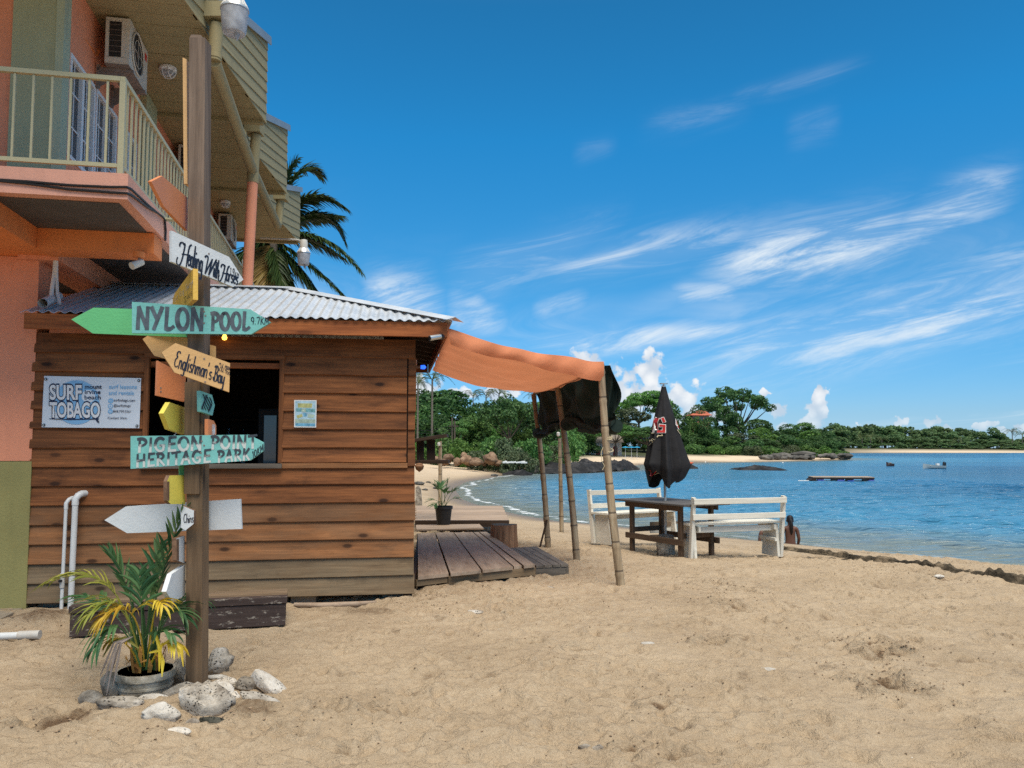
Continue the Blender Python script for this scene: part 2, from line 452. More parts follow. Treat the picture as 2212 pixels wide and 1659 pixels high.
    wq = nd(nt, 'ShaderNodeTexNoise', {'Vector': vec(u, v, 2.2), 'Scale': 75.0, 'Detail': 5.0, 'Roughness': 0.6})
    wc = nd(nt, 'ShaderNodeSeparateColor', {'Color': wq.outputs['Color']})
    u2 = mth(nt, 'ADD', u, mth(nt, 'MULTIPLY_ADD', wc.outputs[0], 0.030, -0.015)); v2 = mth(nt, 'ADD', v, mth(nt, 'MULTIPLY_ADD', wc.outputs[1], 0.026, -0.013))
    den = None
    for (px, py, rx, ry) in heaps:
        u0, v0 = uv(px, py)
        e = mth(nt, 'SQRT', mth(nt, 'ADD', mth(nt, 'POWER', mth(nt, 'ABSOLUTE', mth(nt, 'DIVIDE', mth(nt, 'SUBTRACT', u2, u0), rx * 1.15 / FPX)), 2.0),
                                mth(nt, 'POWER', mth(nt, 'ABSOLUTE', mth(nt, 'DIVIDE', mth(nt, 'SUBTRACT', v2, v0), ry * 1.15 / FPX)), 2.0)))
        g = mth(nt, 'SUBTRACT', 1.0, e)
        den = g if den is None else mth(nt, 'MAXIMUM', den, g)
    dens = sstep(nt, mth(nt, 'ADD', den, mth(nt, 'MULTIPLY', lump, 0.75)), -0.02, 0.30)
    dens = mth(nt, 'MULTIPLY', dens, front)
    shade = sstep(nt, mth(nt, 'ADD', cn.outputs[0], mth(nt, 'MULTIPLY', cb.outputs['Distance'], 0.6)), 0.45, 1.05)
    ccol = ramp(nt, shade, [(0.0, (1, 1, 1)), (1.0, (0.62, 0.70, 0.80))])
    ccol = mixc(nt, 1.0, ccol, (9.4, 9.6, 9.8), 'MULTIPLY')
    low = mth(nt, 'MULTIPLY', dens, mth(nt, 'MULTIPLY_ADD', sstep(nt, v, 0.01, 0.075), 0.5, 0.48))
    col = mixc(nt, low, col, ccol)
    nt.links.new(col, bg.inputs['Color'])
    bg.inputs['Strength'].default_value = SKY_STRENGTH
build_sky()

# ------------------------------------------------------------------ lie of the land
SEA = -0.9
def G2(px, py, z=SEA):
    p = gnd(px, py, z); return (p.x, p.y)
SHORE = [(140, -140), (36.0, -14.4)] + [G2(*p) for p in [(2212, 1224), (1913, 1195), (1700, 1174), (1480, 1152), (1298, 1133), (1212, 1127), (1166, 1119), (1121, 1112), (1075, 1101), (1029, 1090),
        (997, 1078), (982, 1055), (1006, 1041), (1068, 1031), (1105, 1023), (1150, 1021), (1250, 1018), (1360, 1013), (1374, 1005), (1491, 999), (1650, 997.5), (1760, 995), (1840, 993)]] \
        + [(82, 190), (74, 262), (108, 385)] + [G2(*p) for p in [(1760, 978.8), (1900, 978.4), (2212, 978.2)]] + [(430, 440), (640, 330), (640, -140)]
SH = np.array(SHORE)
def shore_dist(x, y):
    """distance to the shoreline, positive inland"""
    x = np.asarray(x, float); y = np.asarray(y, float)
    d = np.full(x.shape, 1e9); ins = np.zeros(x.shape, bool)
    n = len(SH)
    for i in range(n):
        x0, y0 = SH[i]; x1, y1 = SH[(i + 1) % n]
        if i < n - 3:                           # the last sides only close the bay far out of sight
            ex, ey = x1 - x0, y1 - y0
            t = np.clip(((x - x0) * ex + (y - y0) * ey) / (ex * ex + ey * ey), 0, 1)
            d = np.minimum(d, np.hypot(x - x0 - t * ex, y - y0 - t * ey))
        c = (y0 > y) != (y1 > y)
        with np.errstate(divide='ignore', invalid='ignore'):
            ins ^= c & (x < (x1 - x0) * (y - y0) / (y1 - y0 + 1e-12) + x0)
    return np.where(ins, -d, d)
LEDGE = [gnd(*p) for p in [(1690, 1183), (1800, 1197), (1913, 1214), (2050, 1234), (2212, 1259), (2420, 1296)]]
LEDGE_H = [0.012, 0.026, 0.042, 0.070, 0.108, 0.12]
LX = np.array([p.x for p in LEDGE]); LY = np.array([p.y for p in LEDGE])
def height(x, y):
    x = np.asarray(x, float); y = np.asarray(y, float)
    sd = shore_dist(x, y)
    k = sm(x, 2.0, 8.0) * (1 - sm(y, 30, 60))
    slope = 0.088 + 0.040 * k
    slope = slope * (1 - 0.3 * sm(y, 60, 110))
    base = SEA + slope * sd
    base = np.where(sd < 0, SEA + 0.10 * sd, base)
    base = np.maximum(base, -5)
    # the little scarp: seaward of it the sand lies a few centimetres higher
    lx = np.interp(y, LY[::-1], LX[::-1])
    lh = np.interp(y, LY[::-1], np.array(LEDGE_H)[::-1])
    sea_side = sm(x - lx, -0.02, 0.03) * (y < LY[0] + 2) * (y > LY[-1] - 6)
    top = lh * sea_side * sm(LY[0] + 2 - y, 0, 2)
    far = sm(y, 52, 85)
    hill = np.clip(0.16 * (sd - 9), 0, 9.5) * sm(y, 60, 95) * (1 - sm(y, 330, 380))
    hill = np.where(x < 8, np.clip(0.10 * (sd - 12), 0, 5.0) * sm(y, 60, 95), hill)
    top = top + far * 0.7 + hill + sm(y, 380, 430) * 0.8
    return np.minimum(base, top), sd

def grow(a, b, step, q):
    out = [a]; s = step
    while (out[-1] < b) if b > a else (out[-1] > b):
        s *= q; out.append(out[-1] + (s if b > a else -s))
    return out[1:]
def axis(lo, hi, f0, f1, step, q):
    mid = list(np.arange(f0, f1 + 1e-6, step))
    return np.array(list(reversed(grow(f0, lo, step, q))) + mid + grow(mid[-1], hi, step, q))

def H1(x, y):
    h, _ = height(np.array([x]), np.array([y])); return float(h[0])

# ------------------------------------------------------------------ materials of the ground and the water
def sand_material():
    m, nt, b = new_mat('sand')
    v = coords(nt, rand=False)
    big = nd(nt, 'ShaderNodeTexNoise', {'Vector': v, 'Scale': 0.9, 'Detail': 5.0, 'Roughness': 0.6})
    mid = nd(nt, 'ShaderNodeTexNoise', {'Vector': v, 'Scale': 14.0, 'Detail': 5.0, 'Roughness': 0.7})
    fine = nd(nt, 'ShaderNodeTexNoise', {'Vector': v, 'Scale': 240.0, 'Detail': 3.0, 'Roughness': 0.7})
    grain = nd(nt, 'ShaderNodeTexNoise', {'Vector': v, 'Scale': 70.0, 'Detail': 4.0, 'Roughness': 0.75})
    f = mth(nt, 'ADD', mth(nt, 'MULTIPLY', big.outputs[0], 0.30), mth(nt, 'ADD', mth(nt, 'MULTIPLY', mid.outputs[0], 0.25), mth(nt, 'ADD', mth(nt, 'MULTIPLY', fine.outputs[0], 0.2), mth(nt, 'MULTIPLY', grain.outputs[0], 0.25))))
    c = ramp(nt, f, [(0.36, (0.290, 0.208, 0.128)), (0.5, (0.430, 0.322, 0.208)), (0.66, (0.560, 0.440, 0.300))])
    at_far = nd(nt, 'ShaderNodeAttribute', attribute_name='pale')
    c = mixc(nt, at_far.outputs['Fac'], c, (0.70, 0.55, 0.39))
    damp = nd(nt, 'ShaderNodeAttribute', attribute_name='damp')
    dn = nd(nt, 'ShaderNodeTexNoise', {'Vector': v, 'Scale': 26.0, 'Detail': 6.0, 'Roughness': 0.75})
    df = mth(nt, 'MULTIPLY', sstep(nt, mth(nt, 'ADD', damp.outputs['Fac'], mth(nt, 'MULTIPLY_ADD', dn.outputs[0], 1.3, -0.85)), 0.15, 0.75), 0.85)
    c = mixc(nt, df, c, (0.20, 0.118, 0.062))
    wet = nd(nt, 'ShaderNodeAttribute', attribute_name='wet')
    c = mixc(nt, wet.outputs['Fac'], c, (0.20, 0.145, 0.095))
    # scattered dark and pale specks: bits of shell, twig and grit
    vo = nd(nt, 'ShaderNodeTexVoronoi', {'Vector': v, 'Scale': 16.0})
    sp = nd(nt, 'ShaderNodeSeparateColor', {'Color': vo.outputs['Color']})
    dot = mth(nt, 'MULTIPLY', mth(nt, 'LESS_THAN', vo.outputs['Distance'], 0.07), mth(nt, 'GREATER_THAN', sp.outputs[0], 0.80))
    c = mixc(nt, dot, c, (0.12, 0.08, 0.05))
    dot2 = mth(nt, 'MULTIPLY', mth(nt, 'LESS_THAN', vo.outputs['Distance'], 0.05), mth(nt, 'LESS_THAN', sp.outputs[0], 0.06))
    c = mixc(nt, dot2, c, (0.75, 0.72, 0.66))
    veg = nd(nt, 'ShaderNodeAttribute', attribute_name='soil')
    sn = nd(nt, 'ShaderNodeTexNoise', {'Vector': v, 'Scale': 1.2, 'Detail': 6.0})
    c = mixc(nt, veg.outputs['Fac'], c, ramp(nt, sn.outputs[0], [(0.35, (0.035, 0.045, 0.018)), (0.65, (0.075, 0.080, 0.035))]))
    nt.links.new(c, b.inputs['Base Color'])
    nt.links.new(mth(nt, 'MULTIPLY_ADD', wet.outputs['Fac'], -0.55, 0.92), b.inputs['Roughness'])
    b.inputs['Specular IOR Level'].default_value = 0.25
    hsum = mth(nt, 'ADD', mth(nt, 'MULTIPLY', fine.outputs[0], 0.12), mth(nt, 'ADD', mth(nt, 'MULTIPLY', mid.outputs[0], 1.0), mth(nt, 'MULTIPLY', mth(nt, 'MULTIPLY', dn.outputs[0], damp.outputs['Fac']), 1.3)))
    nt.links.new(bump(nt, hsum, 0.050), b.inputs['Normal'])
    return m

def water_material():
    m, nt, b = new_mat('sea_water')
    v = coords(nt, rand=False)
    sh = nd(nt, 'ShaderNodeAttribute', attribute_name='offshore')      # metres from the shore
    d = sh.outputs['Fac']
    patch = nd(nt, 'ShaderNodeTexNoise', {'Vector': coords(nt, (0.010, 0.035, 1), rand=False), 'Scale': 1.0, 'Detail': 4.0, 'Roughness': 0.55, 'Distortion': 0.5})
    deep = ramp(nt, patch.outputs[0], [(0.36, (0.003, 0.042, 0.110)), (0.50, (0.010, 0.100, 0.215)), (0.64, (0.028, 0.170, 0.310))])
    shal = mixc(nt, sstep(nt, d, 0.0, 9.0), (0.170, 0.185, 0.150), (0.055, 0.205, 0.330))
    c = mixc(nt, sstep(nt, d, 6.0, 48.0), shal, deep)
    fn = nd(nt, 'ShaderNodeTexNoise', {'Vector': coords(nt, (1.4, 1.4, 1), rand=False), 'Scale': 1.0, 'Detail': 7.0, 'Roughness': 0.7})
    fw = nd(nt, 'ShaderNodeTexNoise', {'Vector': coords(nt, (0.16, 0.16, 1), rand=False), 'Scale': 1.0, 'Detail': 2.0})
    dd = mth(nt, 'ADD', d, mth(nt, 'MULTIPLY_ADD', fw.outputs[0], 3.0, -1.5))
    def band(c0, w): return mth(nt, 'EXPONENT', mth(nt, 'MULTIPLY', mth(nt, 'POWER', mth(nt, 'ABSOLUTE', mth(nt, 'DIVIDE', mth(nt, 'SUBTRACT', dd, c0), w)), 2.0), -1.0))
    fo = mth(nt, 'MAXIMUM', mth(nt, 'MULTIPLY', band(0.4, 0.40), 0.62), mth(nt, 'MULTIPLY', band(3.6, 0.35), 0.48))
    fo = sstep(nt, mth(nt, 'ADD', fo, mth(nt, 'MULTIPLY_ADD', fn.outputs[0], 1.4, -1.0)), 0.22, 0.42)
    lee = nd(nt, 'ShaderNodeAttribute', attribute_name='surf')
    fo = mth(nt, 'MULTIPLY', fo, lee.outputs['Fac'])
    c = mixc(nt, fo, c, (0.70, 0.72, 0.72))
    nt.links.new(c, b.inputs['Base Color'])
    nt.links.new(mth(nt, 'MULTIPLY_ADD', fo, 0.5, 0.16), b.inputs['Roughness'])
    b.inputs['IOR'].default_value = 1.333
    w1 = nd(nt, 'ShaderNodeTexNoise', {'Vector': coords(nt, (0.30, 0.65, 1), rand=False), 'Scale': 1.0, 'Detail': 3.0, 'Roughness': 0.5, 'Distortion': 0.3})
    w2 = nd(nt, 'ShaderNodeTexNoise', {'Vector': coords(nt, (1.5, 2.8, 1), rand=False), 'Scale': 1.0, 'Detail': 4.0, 'Roughness': 0.55, 'Distortion': 0.4})
    w3 = nd(nt, 'ShaderNodeTexNoise', {'Vector': coords(nt, (0.55, 1.7, 1), rand=False), 'Scale': 1.0, 'Detail': 2.0, 'Roughness': 0.5, 'Distortion': 0.6})
    rdg = mth(nt, 'POWER', mth(nt, 'SUBTRACT', 1.0, mth(nt, 'ABSOLUTE', mth(nt, 'MULTIPLY_ADD', w3.outputs[0], 2.0, -1.0))), 3.0)
    h = mth(nt, 'ADD', mth(nt, 'MULTIPLY', w1.outputs[0], 0.50), mth(nt, 'ADD', mth(nt, 'MULTIPLY', w2.outputs[0], 0.26), mth(nt, 'MULTIPLY', rdg, 0.16)))
    nt.links.new(bump(nt, h, 0.85, 1.0), b.inputs['Normal'])
    return m

def set_attr(me, name, arr):
    a = me.attributes.new(name, 'FLOAT', 'POINT'); a.data.foreach_set('value', np.ascontiguousarray(arr, dtype=np.float32).ravel())

def grid_mesh(name, xs, ys, Z, mat):
    nx, ny = len(xs), len(ys)
    X, Y = np.meshgrid(xs, ys)
    co = np.stack([X, Y, Z], -1).reshape(-1, 3).astype(np.float32)
    i = np.arange((nx - 1) * (ny - 1)); r = i // (nx - 1); c = i % (nx - 1)
    a = r * nx + c
    q = np.stack([a, a + 1, a + nx + 1, a + nx], -1).astype(np.int32)
    me = bpy.data.meshes.new(name)
    me.vertices.add(nx * ny); me.vertices.foreach_set('co', co.ravel())
    me.loops.add(len(q) * 4); me.loops.foreach_set('vertex_index', q.ravel())
    me.polygons.add(len(q)); me.polygons.foreach_set('loop_start', np.arange(0, len(q) * 4, 4, dtype=np.int32))
    me.update(calc_edges=True)
    me.polygons.foreach_set('use_smooth', np.ones(len(q), bool))
    me.materials.append(mat)
    return me

def build_ground():
    xs = axis(-900, 900, -5.4, 8.2, 0.0175, 1.09)
    ys = axis(-300, 1500, 3.4, 13.0, 0.0175, 1.06)
    X, Y = np.meshgrid(xs, ys)
    Z, sd = height(X, Y)
    dry = sm(sd, 1.5, 4.5) * (1 - sm(Y, 45, 70))
    # wind and feet: low humps, then hundreds of half-filled footprints, then fresh damp ones
    xr = X + 0.3 * fbm(X * 0.8, Y * 0.8, 5, 2)
    Z = Z + dry * (0.050 * (fbm(X * 1.1, Y * 1.6, 1, 3) - 0.5) + 0.040 * (fbm(xr * 2.6, Y * 3.8, 2, 3) - 0.5))
    rid = 1 - np.abs(2 * fbm(xr * 2.2, Y * 4.6, 9, 3) - 1)
    Z = Z + dry * 0.020 * (sm(rid, 0.62, 0.98) - 0.3)
    crumb = 1 - np.abs(2 * fbm(X * 7.0 + .4 * Y, Y * 10.0, 61, 3) - 1)
    Z = Z + dry * (0.022 * (fbm(X * 6.5, Y * 9.5, 51, 3) - 0.5) + 0.015 * (sm(crumb, .55, .98) - .3) + 0.011 * (fbm(X * 17, Y * 22, 71, 3) - .5)) * (.3 + 1.3 * sm(fbm(X * .9, Y * .9, 81, 2), .3, .7))
    damp = np.zeros_like(Z)
    rr = random.Random(3)
    def pit(x, y, a, lx, ly, dep, wetness, rough=0.0):
        rad = max(lx, ly) * 2.2
        i0, i1 = np.searchsorted(xs, [x - rad, x + rad]); j0, j1 = np.searchsorted(ys, [y - rad, y + rad])
        if i1 - i0 < 2 or j1 - j0 < 2: return
        sx_, sy_ = X[j0:j1, i0:i1] - x, Y[j0:j1, i0:i1] - y
        ca, sa = math.cos(a), math.sin(a)
        e = np.hypot((sx_ * ca + sy_ * sa) / lx, (-sx_ * sa + sy_ * ca) / ly)
        e = e * (1 + 0.35 * (fbm(sx_ * 9 + x * 7, sy_ * 9 + y * 5, 31, 2) - 0.5))
        hole = 1 - sm(e, 0.35, 1.05)
        rim = np.exp(-((e - 1.22) / 0.22) ** 2)
        dz = -dep * hole + dep * 0.42 * rim
        if rough: dz = dz + rough * (hole + 0.6 * rim) * (fbm(sx_ * 22 + x, sy_ * 22 + y, 12, 3) - 0.5)
        Z[j0:j1, i0:i1] += dz * dry[j0:j1, i0:i1]
        if wetness: damp[j0:j1, i0:i1] = np.maximum(damp[j0:j1, i0:i1], wetness * np.clip(hole + 0.45 * rim, 0, 1))
    for _ in range(1900):
        x = rr.uniform(-5.5, 9.0); y = rr.uniform(3.6, 15.5)
        pit(x, y, rr.uniform(0, 3.2), rr.uniform(0.09, 0.17), rr.uniform(0.05, 0.09), rr.uniform(0.008, 0.028), rr.choice([0, 0, 0, 0, 0.3, 0.55]), 0.012)
    # fresh prints seen in the photograph (pixel, length, width, depth, dampness)
    for (px, py, lx, ly, dep, wv) in [(1895, 1400, 0.20, 0.10, 0.05, 1.0), (1925, 1415, 0.15, 0.09, 0.05, 1.0), (1870, 1385, 0.15, 0.07, 0.03, 0.9), (1885, 1470, 0.17, 0.07, 0.05, 1.0), (1915, 1478, 0.12, 0.08, 0.05, 1.0), (1950, 1495, 0.17, 0.08, 0.05, 0.9),
            (1420, 1522, 0.09, 0.06, 0.03, 1.0), (1535, 1390, 0.12, 0.08, 0.04, 0.8), (1560, 1300, 0.15, 0.09, 0.04, 0.9), (1540, 1265, 0.22, 0.09, 0.03, 0.8), (1600, 1275, 0.2, 0.1, 0.04, 0.7), (1515, 1255, 0.2, 0.08, 0.03, 0.6), (1580, 1310, 0.12, 0.08, 0.03, 0.9),
            (1280, 1420, 0.12, 0.07, 0.02, 0.7), (1145, 1390, 0.12, 0.07, 0.03, 0.6), (1010, 1415, 0.12, 0.06, 0.02, 0.5), (820, 1540, 0.10, 0.06, 0.03, 0.6), (700, 1540, 0.13, 0.07, 0.03, 0.55), (880, 1500, 0.11, 0.06, 0.02, 0.5), (620, 1590, 0.12, 0.06, 0.03, 0.5), (760, 1600, 0.1, 0.06, 0.03, 0.4),
            (1355, 1622, 0.1, 0.05, 0.03, 0.6), (2100, 1320, 0.2, 0.1, 0.03, 0.4), (1980, 1290, 0.2, 0.1, 0.03, 0.35), (1750, 1560, 0.14, 0.07, 0.03, 0.5), (1450, 1640, 0.12, 0.06, 0.03, 0.5), (2040, 1250, 0.3, 0.1, 0.03, 0.5), (1950, 1235, 0.3, 0.1, 0.03, 0.5),
            (2150, 1600, 0.15, 0.06, 0.03, 0.4), (1820, 1215, 0.3, 0.1, 0.03, 0.4), (140, 1555, 0.22, 0.10, 0.02, 0.8), (100, 1565, 0.16, 0.10, 0.02, 0.7), (170, 1540, 0.16, 0.08, 0.02, 0.6), (1250, 1400, 0.12, 0.06, 0.03, 0.6)]:
        p = gnd(px, py); pit(p.x, p.y, rr.uniform(-0.4, 0.6), lx * 1.1, ly * 1.25, dep * 1.5, min(1, wv * 1.25), 0.055)
    # two drag marks running away to the sea
    for (pa, pb) in [((1500, 1360), (1760, 1530)), ((1830, 1380), (2010, 1530))]:
        a = gnd(*pa); b_ = gnd(*pb)
        for k in range(26):
            t = k / 25; pit(a.x + (b_.x - a.x) * t + rr.uniform(-.03, .03), a.y + (b_.y - a.y) * t, 0.3, 0.12, 0.05, 0.012, 0.15, 0.004)
    # mounds: by the hut's corner, beside the deck, behind the left pillar, round the signpost's stones
    def mound(x, y, rx, ry, hgt, wv=0.0):
        e = ((X - x) / rx) ** 2 + ((Y - y) / ry) ** 2
        g = np.exp(-e); Z[:] += hgt * g * (0.8 + 0.5 * fbm(X * 7, Y * 7, 44, 3)); damp[:] = np.maximum(damp, wv * np.clip(g * 1.3, 0, 1))
    p = gnd(930, 1300); mound(p.x, p.y, 0.75, 0.22, 0.06, 0.25)
    p = gnd(1060, 1275); mound(p.x, p.y, 0.55, 0.2, 0.07, 0.15)
    p = gnd(90, 1345); mound(p.x, p.y, 0.28, 0.25, 0.09, 0.75)
    p = gnd(800, 1322); mound(p.x, p.y, 0.35, 0.18, 0.01, 0.6)
    p = gnd(716, 1296); mound(p.x, p.y, 0.55, 0.22, -0.10, 0.2)
    p = gnd(420, 1535); mound(p.x, p.y, 0.55, 0.30, 0.05, 0.25)
    p = gnd(548, 1545); mound(p.x, p.y, 0.16, 0.12, 0.02, 0.7)
    cr = MB(); iv = [(0, 0, 1), (.9, 0, .3), (-.3, .85, .2), (-.6, -.6, .25), (.4, -.7, -.3), (0, 0, -1)]
    fcs = [(0, 1, 2), (0, 2, 3), (0, 3, 4), (0, 4, 1), (5, 2, 1), (5, 3, 2), (5, 4, 3), (5, 1, 4)]
    def crumbs(x, y, n, spread, s0, s1):
        for _ in range(n):
            cx, cy = x + rr.gauss(0, spread), y + rr.gauss(0, spread)
            i = np.searchsorted(xs, cx); j = np.searchsorted(ys, cy)
            if not (0 < i < len(xs) and 0 < j < len(ys)) or dry[j, i] < .5: continue
            q = rr.uniform(s0, s1); a = rr.uniform(0, 6.28); ca, sa = math.cos(a), math.sin(a); z = Z[j, i] + q * .25
            cr.add([(cx + (vx * ca - vy * sa) * q, cy + (vx * sa + vy * ca) * q, z + vz * q * .6) for vx, vy, vz in iv], fcs)
    for (px, py, n) in ((1890, 1400, 90), (1925, 1412, 60), (1890, 1472, 60), (1945, 1492, 50), (1420, 1522, 40), (1535, 1390, 40), (1560, 1300, 50), (1540, 1262, 60), (1595, 1275, 60), (1280, 1420, 25), (1145, 1390, 25), (930, 1305, 70), (1060, 1280, 50), (140, 1556, 60), (90, 1350, 60), (548, 1545, 30), (2040, 1250, 60), (1950, 1238, 60), (820, 1540, 20), (700, 1540, 20), (1355, 1622, 20), (420, 1560, 40)):
        p = gnd(px, py); crumbs(p.x, p.y, n, .13 if n < 50 else .2, .004, .013)
    for _ in range(1500): crumbs(rr.uniform(-5, 8), rr.uniform(3.7, 12.5), 1, .01, .003, .011)
    tag(cr.build('sand_crumbs', paint('damp_sand_crumb', (0.25, 0.172, 0.108), rough=.95, var=.4, scale=9, bmp=0)), kind='stuff')
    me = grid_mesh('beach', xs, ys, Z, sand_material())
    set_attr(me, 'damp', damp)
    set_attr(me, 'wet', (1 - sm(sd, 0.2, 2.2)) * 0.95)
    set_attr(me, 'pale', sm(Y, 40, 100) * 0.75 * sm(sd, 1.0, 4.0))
    band = np.where(Y > 330, 11.0, np.where(X < 8, 14.0, 13.0))
    set_attr(me, 'soil', sm(sd + 4 * (fbm(X * 0.12, Y * 0.12, 8, 3) - 0.5), band, band + 4) * sm(Y, 58, 75))
    tag(link('beach', me), kind='structure')
    # water
    xs = axis(-80, 640, -6, 34, 0.15, 1.06); ys = axis(-120, 560, 13, 62, 0.13, 1.05)
    X, Y = np.meshgrid(xs, ys)
    sd = shore_dist(X, Y)
    rg = 1 - np.abs(2 * fbm(X * .55 + .25 * fbm(X * .3, Y * .3, 4, 2), Y * 1.25, 21, 2) - 1)
    ripple = (0.085 * (sm(rg, .45, 1.0) - .3) * (.35 + 1.2 * fbm(X * .12, Y * .22, 23, 2)) + 0.05 * (fbm(X * 1.5, Y * 2.6, 22, 2) - .5) + 0.06 * (fbm(X * .2, Y * .45, 24, 2) - .5)) * sm(-sd, 0, 4) * (1 - sm(Y, 58, 66)) * (1 - sm(X, 32, 36))
    me = grid_mesh('water', xs, ys, SEA + ripple, water_material())
    set_attr(me, 'offshore', np.clip(-sd, -3, 500))
    set_attr(me, 'surf', (1 - sm(X, 0.5, 5.0)) * (1 - sm(Y, 75, 100)) + 0.25 * (1 - sm(Y, 30, 60)))
    tag(link('water', me), kind='structure')
build_ground()
# ------------------------------------------------------------------ materials
M = {}
M['cladding'] = wood('stained_cladding', (0.078, 0.026, 0.008), (0.315, 0.112, 0.034), knots=1.0, stain=0.62, var=0.22, kscale=(2.4, 0.6, 5.6), kshare=0.24)
M['cladding_mid'] = wood('faded_cladding', (0.115, 0.046, 0.016), (0.330, 0.140, 0.052), knots=1.0, stain=0.6, grey=0.28, grey_col=(0.175, 0.115, 0.068), var=0.2, kscale=(2.4, 0.6, 5.6), kshare=0.24)
M['cladding_low'] = wood('weathered_cladding', (0.100, 0.062, 0.032), (0.250, 0.170, 0.095), knots=1.0, stain=0.6, grey=0.35, grey_col=(0.21, 0.165, 0.105), var=0.15, kscale=(2.4, 0.6, 5.6), kshare=0.2)
M['fascia'] = wood('fascia_timber', (0.150, 0.040, 0.012), (0.390, 0.125, 0.036), knots=0.5, stain=0.35)
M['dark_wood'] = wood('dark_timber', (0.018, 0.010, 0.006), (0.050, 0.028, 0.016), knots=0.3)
M['deck'] = wood('deck_timber', (0.22, 0.145, 0.092), (0.44, 0.325, 0.230), knots=0.35, stain=0.45, grey=0.3, grey_col=(0.42, 0.34, 0.265), var=0.14)
M['old_step'] = wood('old_step_timber', (0.075, 0.060, 0.045), (0.200, 0.165, 0.130), knots=0.3, stain=0.5, grey=0.25, grey_col=(0.20, 0.18, 0.15), var=0.2)
M['bench_box'] = wood('flaking_box_timber', (0.040, 0.026, 0.022), (0.088, 0.060, 0.052), knots=0.2, stain=0.4, flake=0.75, flake_col=(0.34, 0.30, 0.25))
M['box_top'] = wood('sandy_box_timber', (0.115, 0.072, 0.040), (0.215, 0.145, 0.088), knots=0.3, grey=0.4, grey_col=(0.28, 0.21, 0.14))
M['post'] = wood('post_timber', (0.075, 0.048, 0.032), (0.240, 0.170, 0.122), knots=0.9, stain=0.25, gs=0.8, var=0.05)
M['post_low'] = wood('post_sleeve_timber', (0.070, 0.042, 0.022), (0.215, 0.138, 0.078), knots=0.8, stain=0.25, gs=0.8, var=0.05)
M['table'] = wood('table_timber', (0.060, 0.036, 0.022), (0.150, 0.095, 0.058), knots=0.3, stain=0.4)
M['table_top'] = wood('table_top_timber', (0.050, 0.045, 0.042), (0.125, 0.112, 0.100), knots=0.3, stain=0.4)
M['white_bench'] = wood('white_bench_paint', (0.60, 0.555, 0.46), (0.76, 0.72, 0.62), knots=0.12, stain=0.10, grey=0.10, grey_col=(0.36, 0.31, 0.24), var=0.06)
M['stump'] = wood('stump_timber', (0.13, 0.055, 0.026), (0.40, 0.22, 0.115), knots=0.3)
M['ply_edge'] = wood('plywood_edge', (0.10, 0.052, 0.03), (0.24, 0.14, 0.085), knots=0, stain=0.2)

M['coral_wall'] = paint('coral_painted_wall', (0.740, 0.285, 0.160), rough=0.75, var=0.07, scale=1.4, dirt=0.3, dirt_col=(0.30, 0.13, 0.09), bmp=0.003, streak=0.26)
M['orange_wall'] = paint('orange_painted_beam', (0.720, 0.220, 0.062), rough=0.75, var=0.07, scale=1.6, dirt=0.3, dirt_col=(0.28, 0.11, 0.05), bmp=0.003, streak=0.26)
M['pink_slab'] = paint('pink_painted_slab', (0.700, 0.340, 0.235), rough=0.75, var=0.06, scale=1.5, dirt=0.3, dirt_col=(0.33, 0.18, 0.14), bmp=0.003, streak=0.26)
M['green_wall'] = paint('sage_painted_wall', (0.350, 0.375, 0.240), rough=0.8, var=0.06, scale=1.2, dirt=0.08, dirt_col=(0.12, 0.15, 0.10), bmp=0.003, streak=0.26)
M['pale_green'] = paint('pale_sage_trim', (0.380, 0.430, 0.310), rough=0.8, var=0.05, streak=0.26)
M['olive'] = paint('olive_painted_board', (0.300, 0.250, 0.130), rough=0.75, var=0.07, scale=2.0, dirt=0.15, dirt_col=(0.13, 0.12, 0.08), streak=0.2)
M['olive_base'] = paint('olive_painted_plinth', (0.275, 0.245, 0.090), rough=0.8, var=0.10, scale=2.2, dirt=0.25, dirt_col=(0.30, 0.21, 0.06), bmp=0.004, streak=0.26)
M['rail'] = paint('cream_painted_rail', (0.450, 0.400, 0.235), rough=0.5, var=0.06, scale=3, dirt=0.1)
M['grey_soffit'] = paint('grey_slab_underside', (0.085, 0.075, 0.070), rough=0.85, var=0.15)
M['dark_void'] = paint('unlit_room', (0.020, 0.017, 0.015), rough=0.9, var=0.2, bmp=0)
M['window_white'] = paint('white_window_frame', (0.72, 0.74, 0.76), rough=0.4, var=0.03, bmp=0)
M['ac_white'] = paint('ivory_metal_case', (0.56, 0.53, 0.47), rough=0.45, var=0.05, dirt=0.28, dirt_col=(0.22, 0.17, 0.13))
M['ac_dark'] = paint('dark_fins', (0.020, 0.018, 0.018), rough=0.6, var=0.3)
M['bracket'] = paint('rusty_bracket', (0.20, 0.16, 0.14), rough=0.8, var=0.2, dirt=0.3)
M['black'] = paint('black_plastic', (0.012, 0.012, 0.013), rough=0.45, var=0.2, bmp=0)
M['white_pvc'] = paint('white_plastic_pipe', (0.62, 0.62, 0.60), rough=0.35, var=0.05, dirt=0.25, dirt_col=(0.36, 0.30, 0.22), bmp=0)
M['old_pvc'] = paint('sandy_plastic_pipe', (0.50, 0.47, 0.42), rough=0.5, var=0.08, dirt=0.4, dirt_col=(0.36, 0.27, 0.18), bmp=0)
M['roof_trim'] = paint('bluish_metal_trim', (0.23, 0.27, 0.31), rough=0.45, var=0.1)
M['concrete'] = paint('concrete', (0.27, 0.225, 0.17), rough=0.9, var=0.15, scale=3, dirt=0.3, dirt_col=(0.15, 0.12, 0.09), bmp=0.006)
M['silver'] = paint('silver_metal', (0.62, 0.62, 0.60), rough=0.3, var=0.05, metal=0.8, bmp=0)
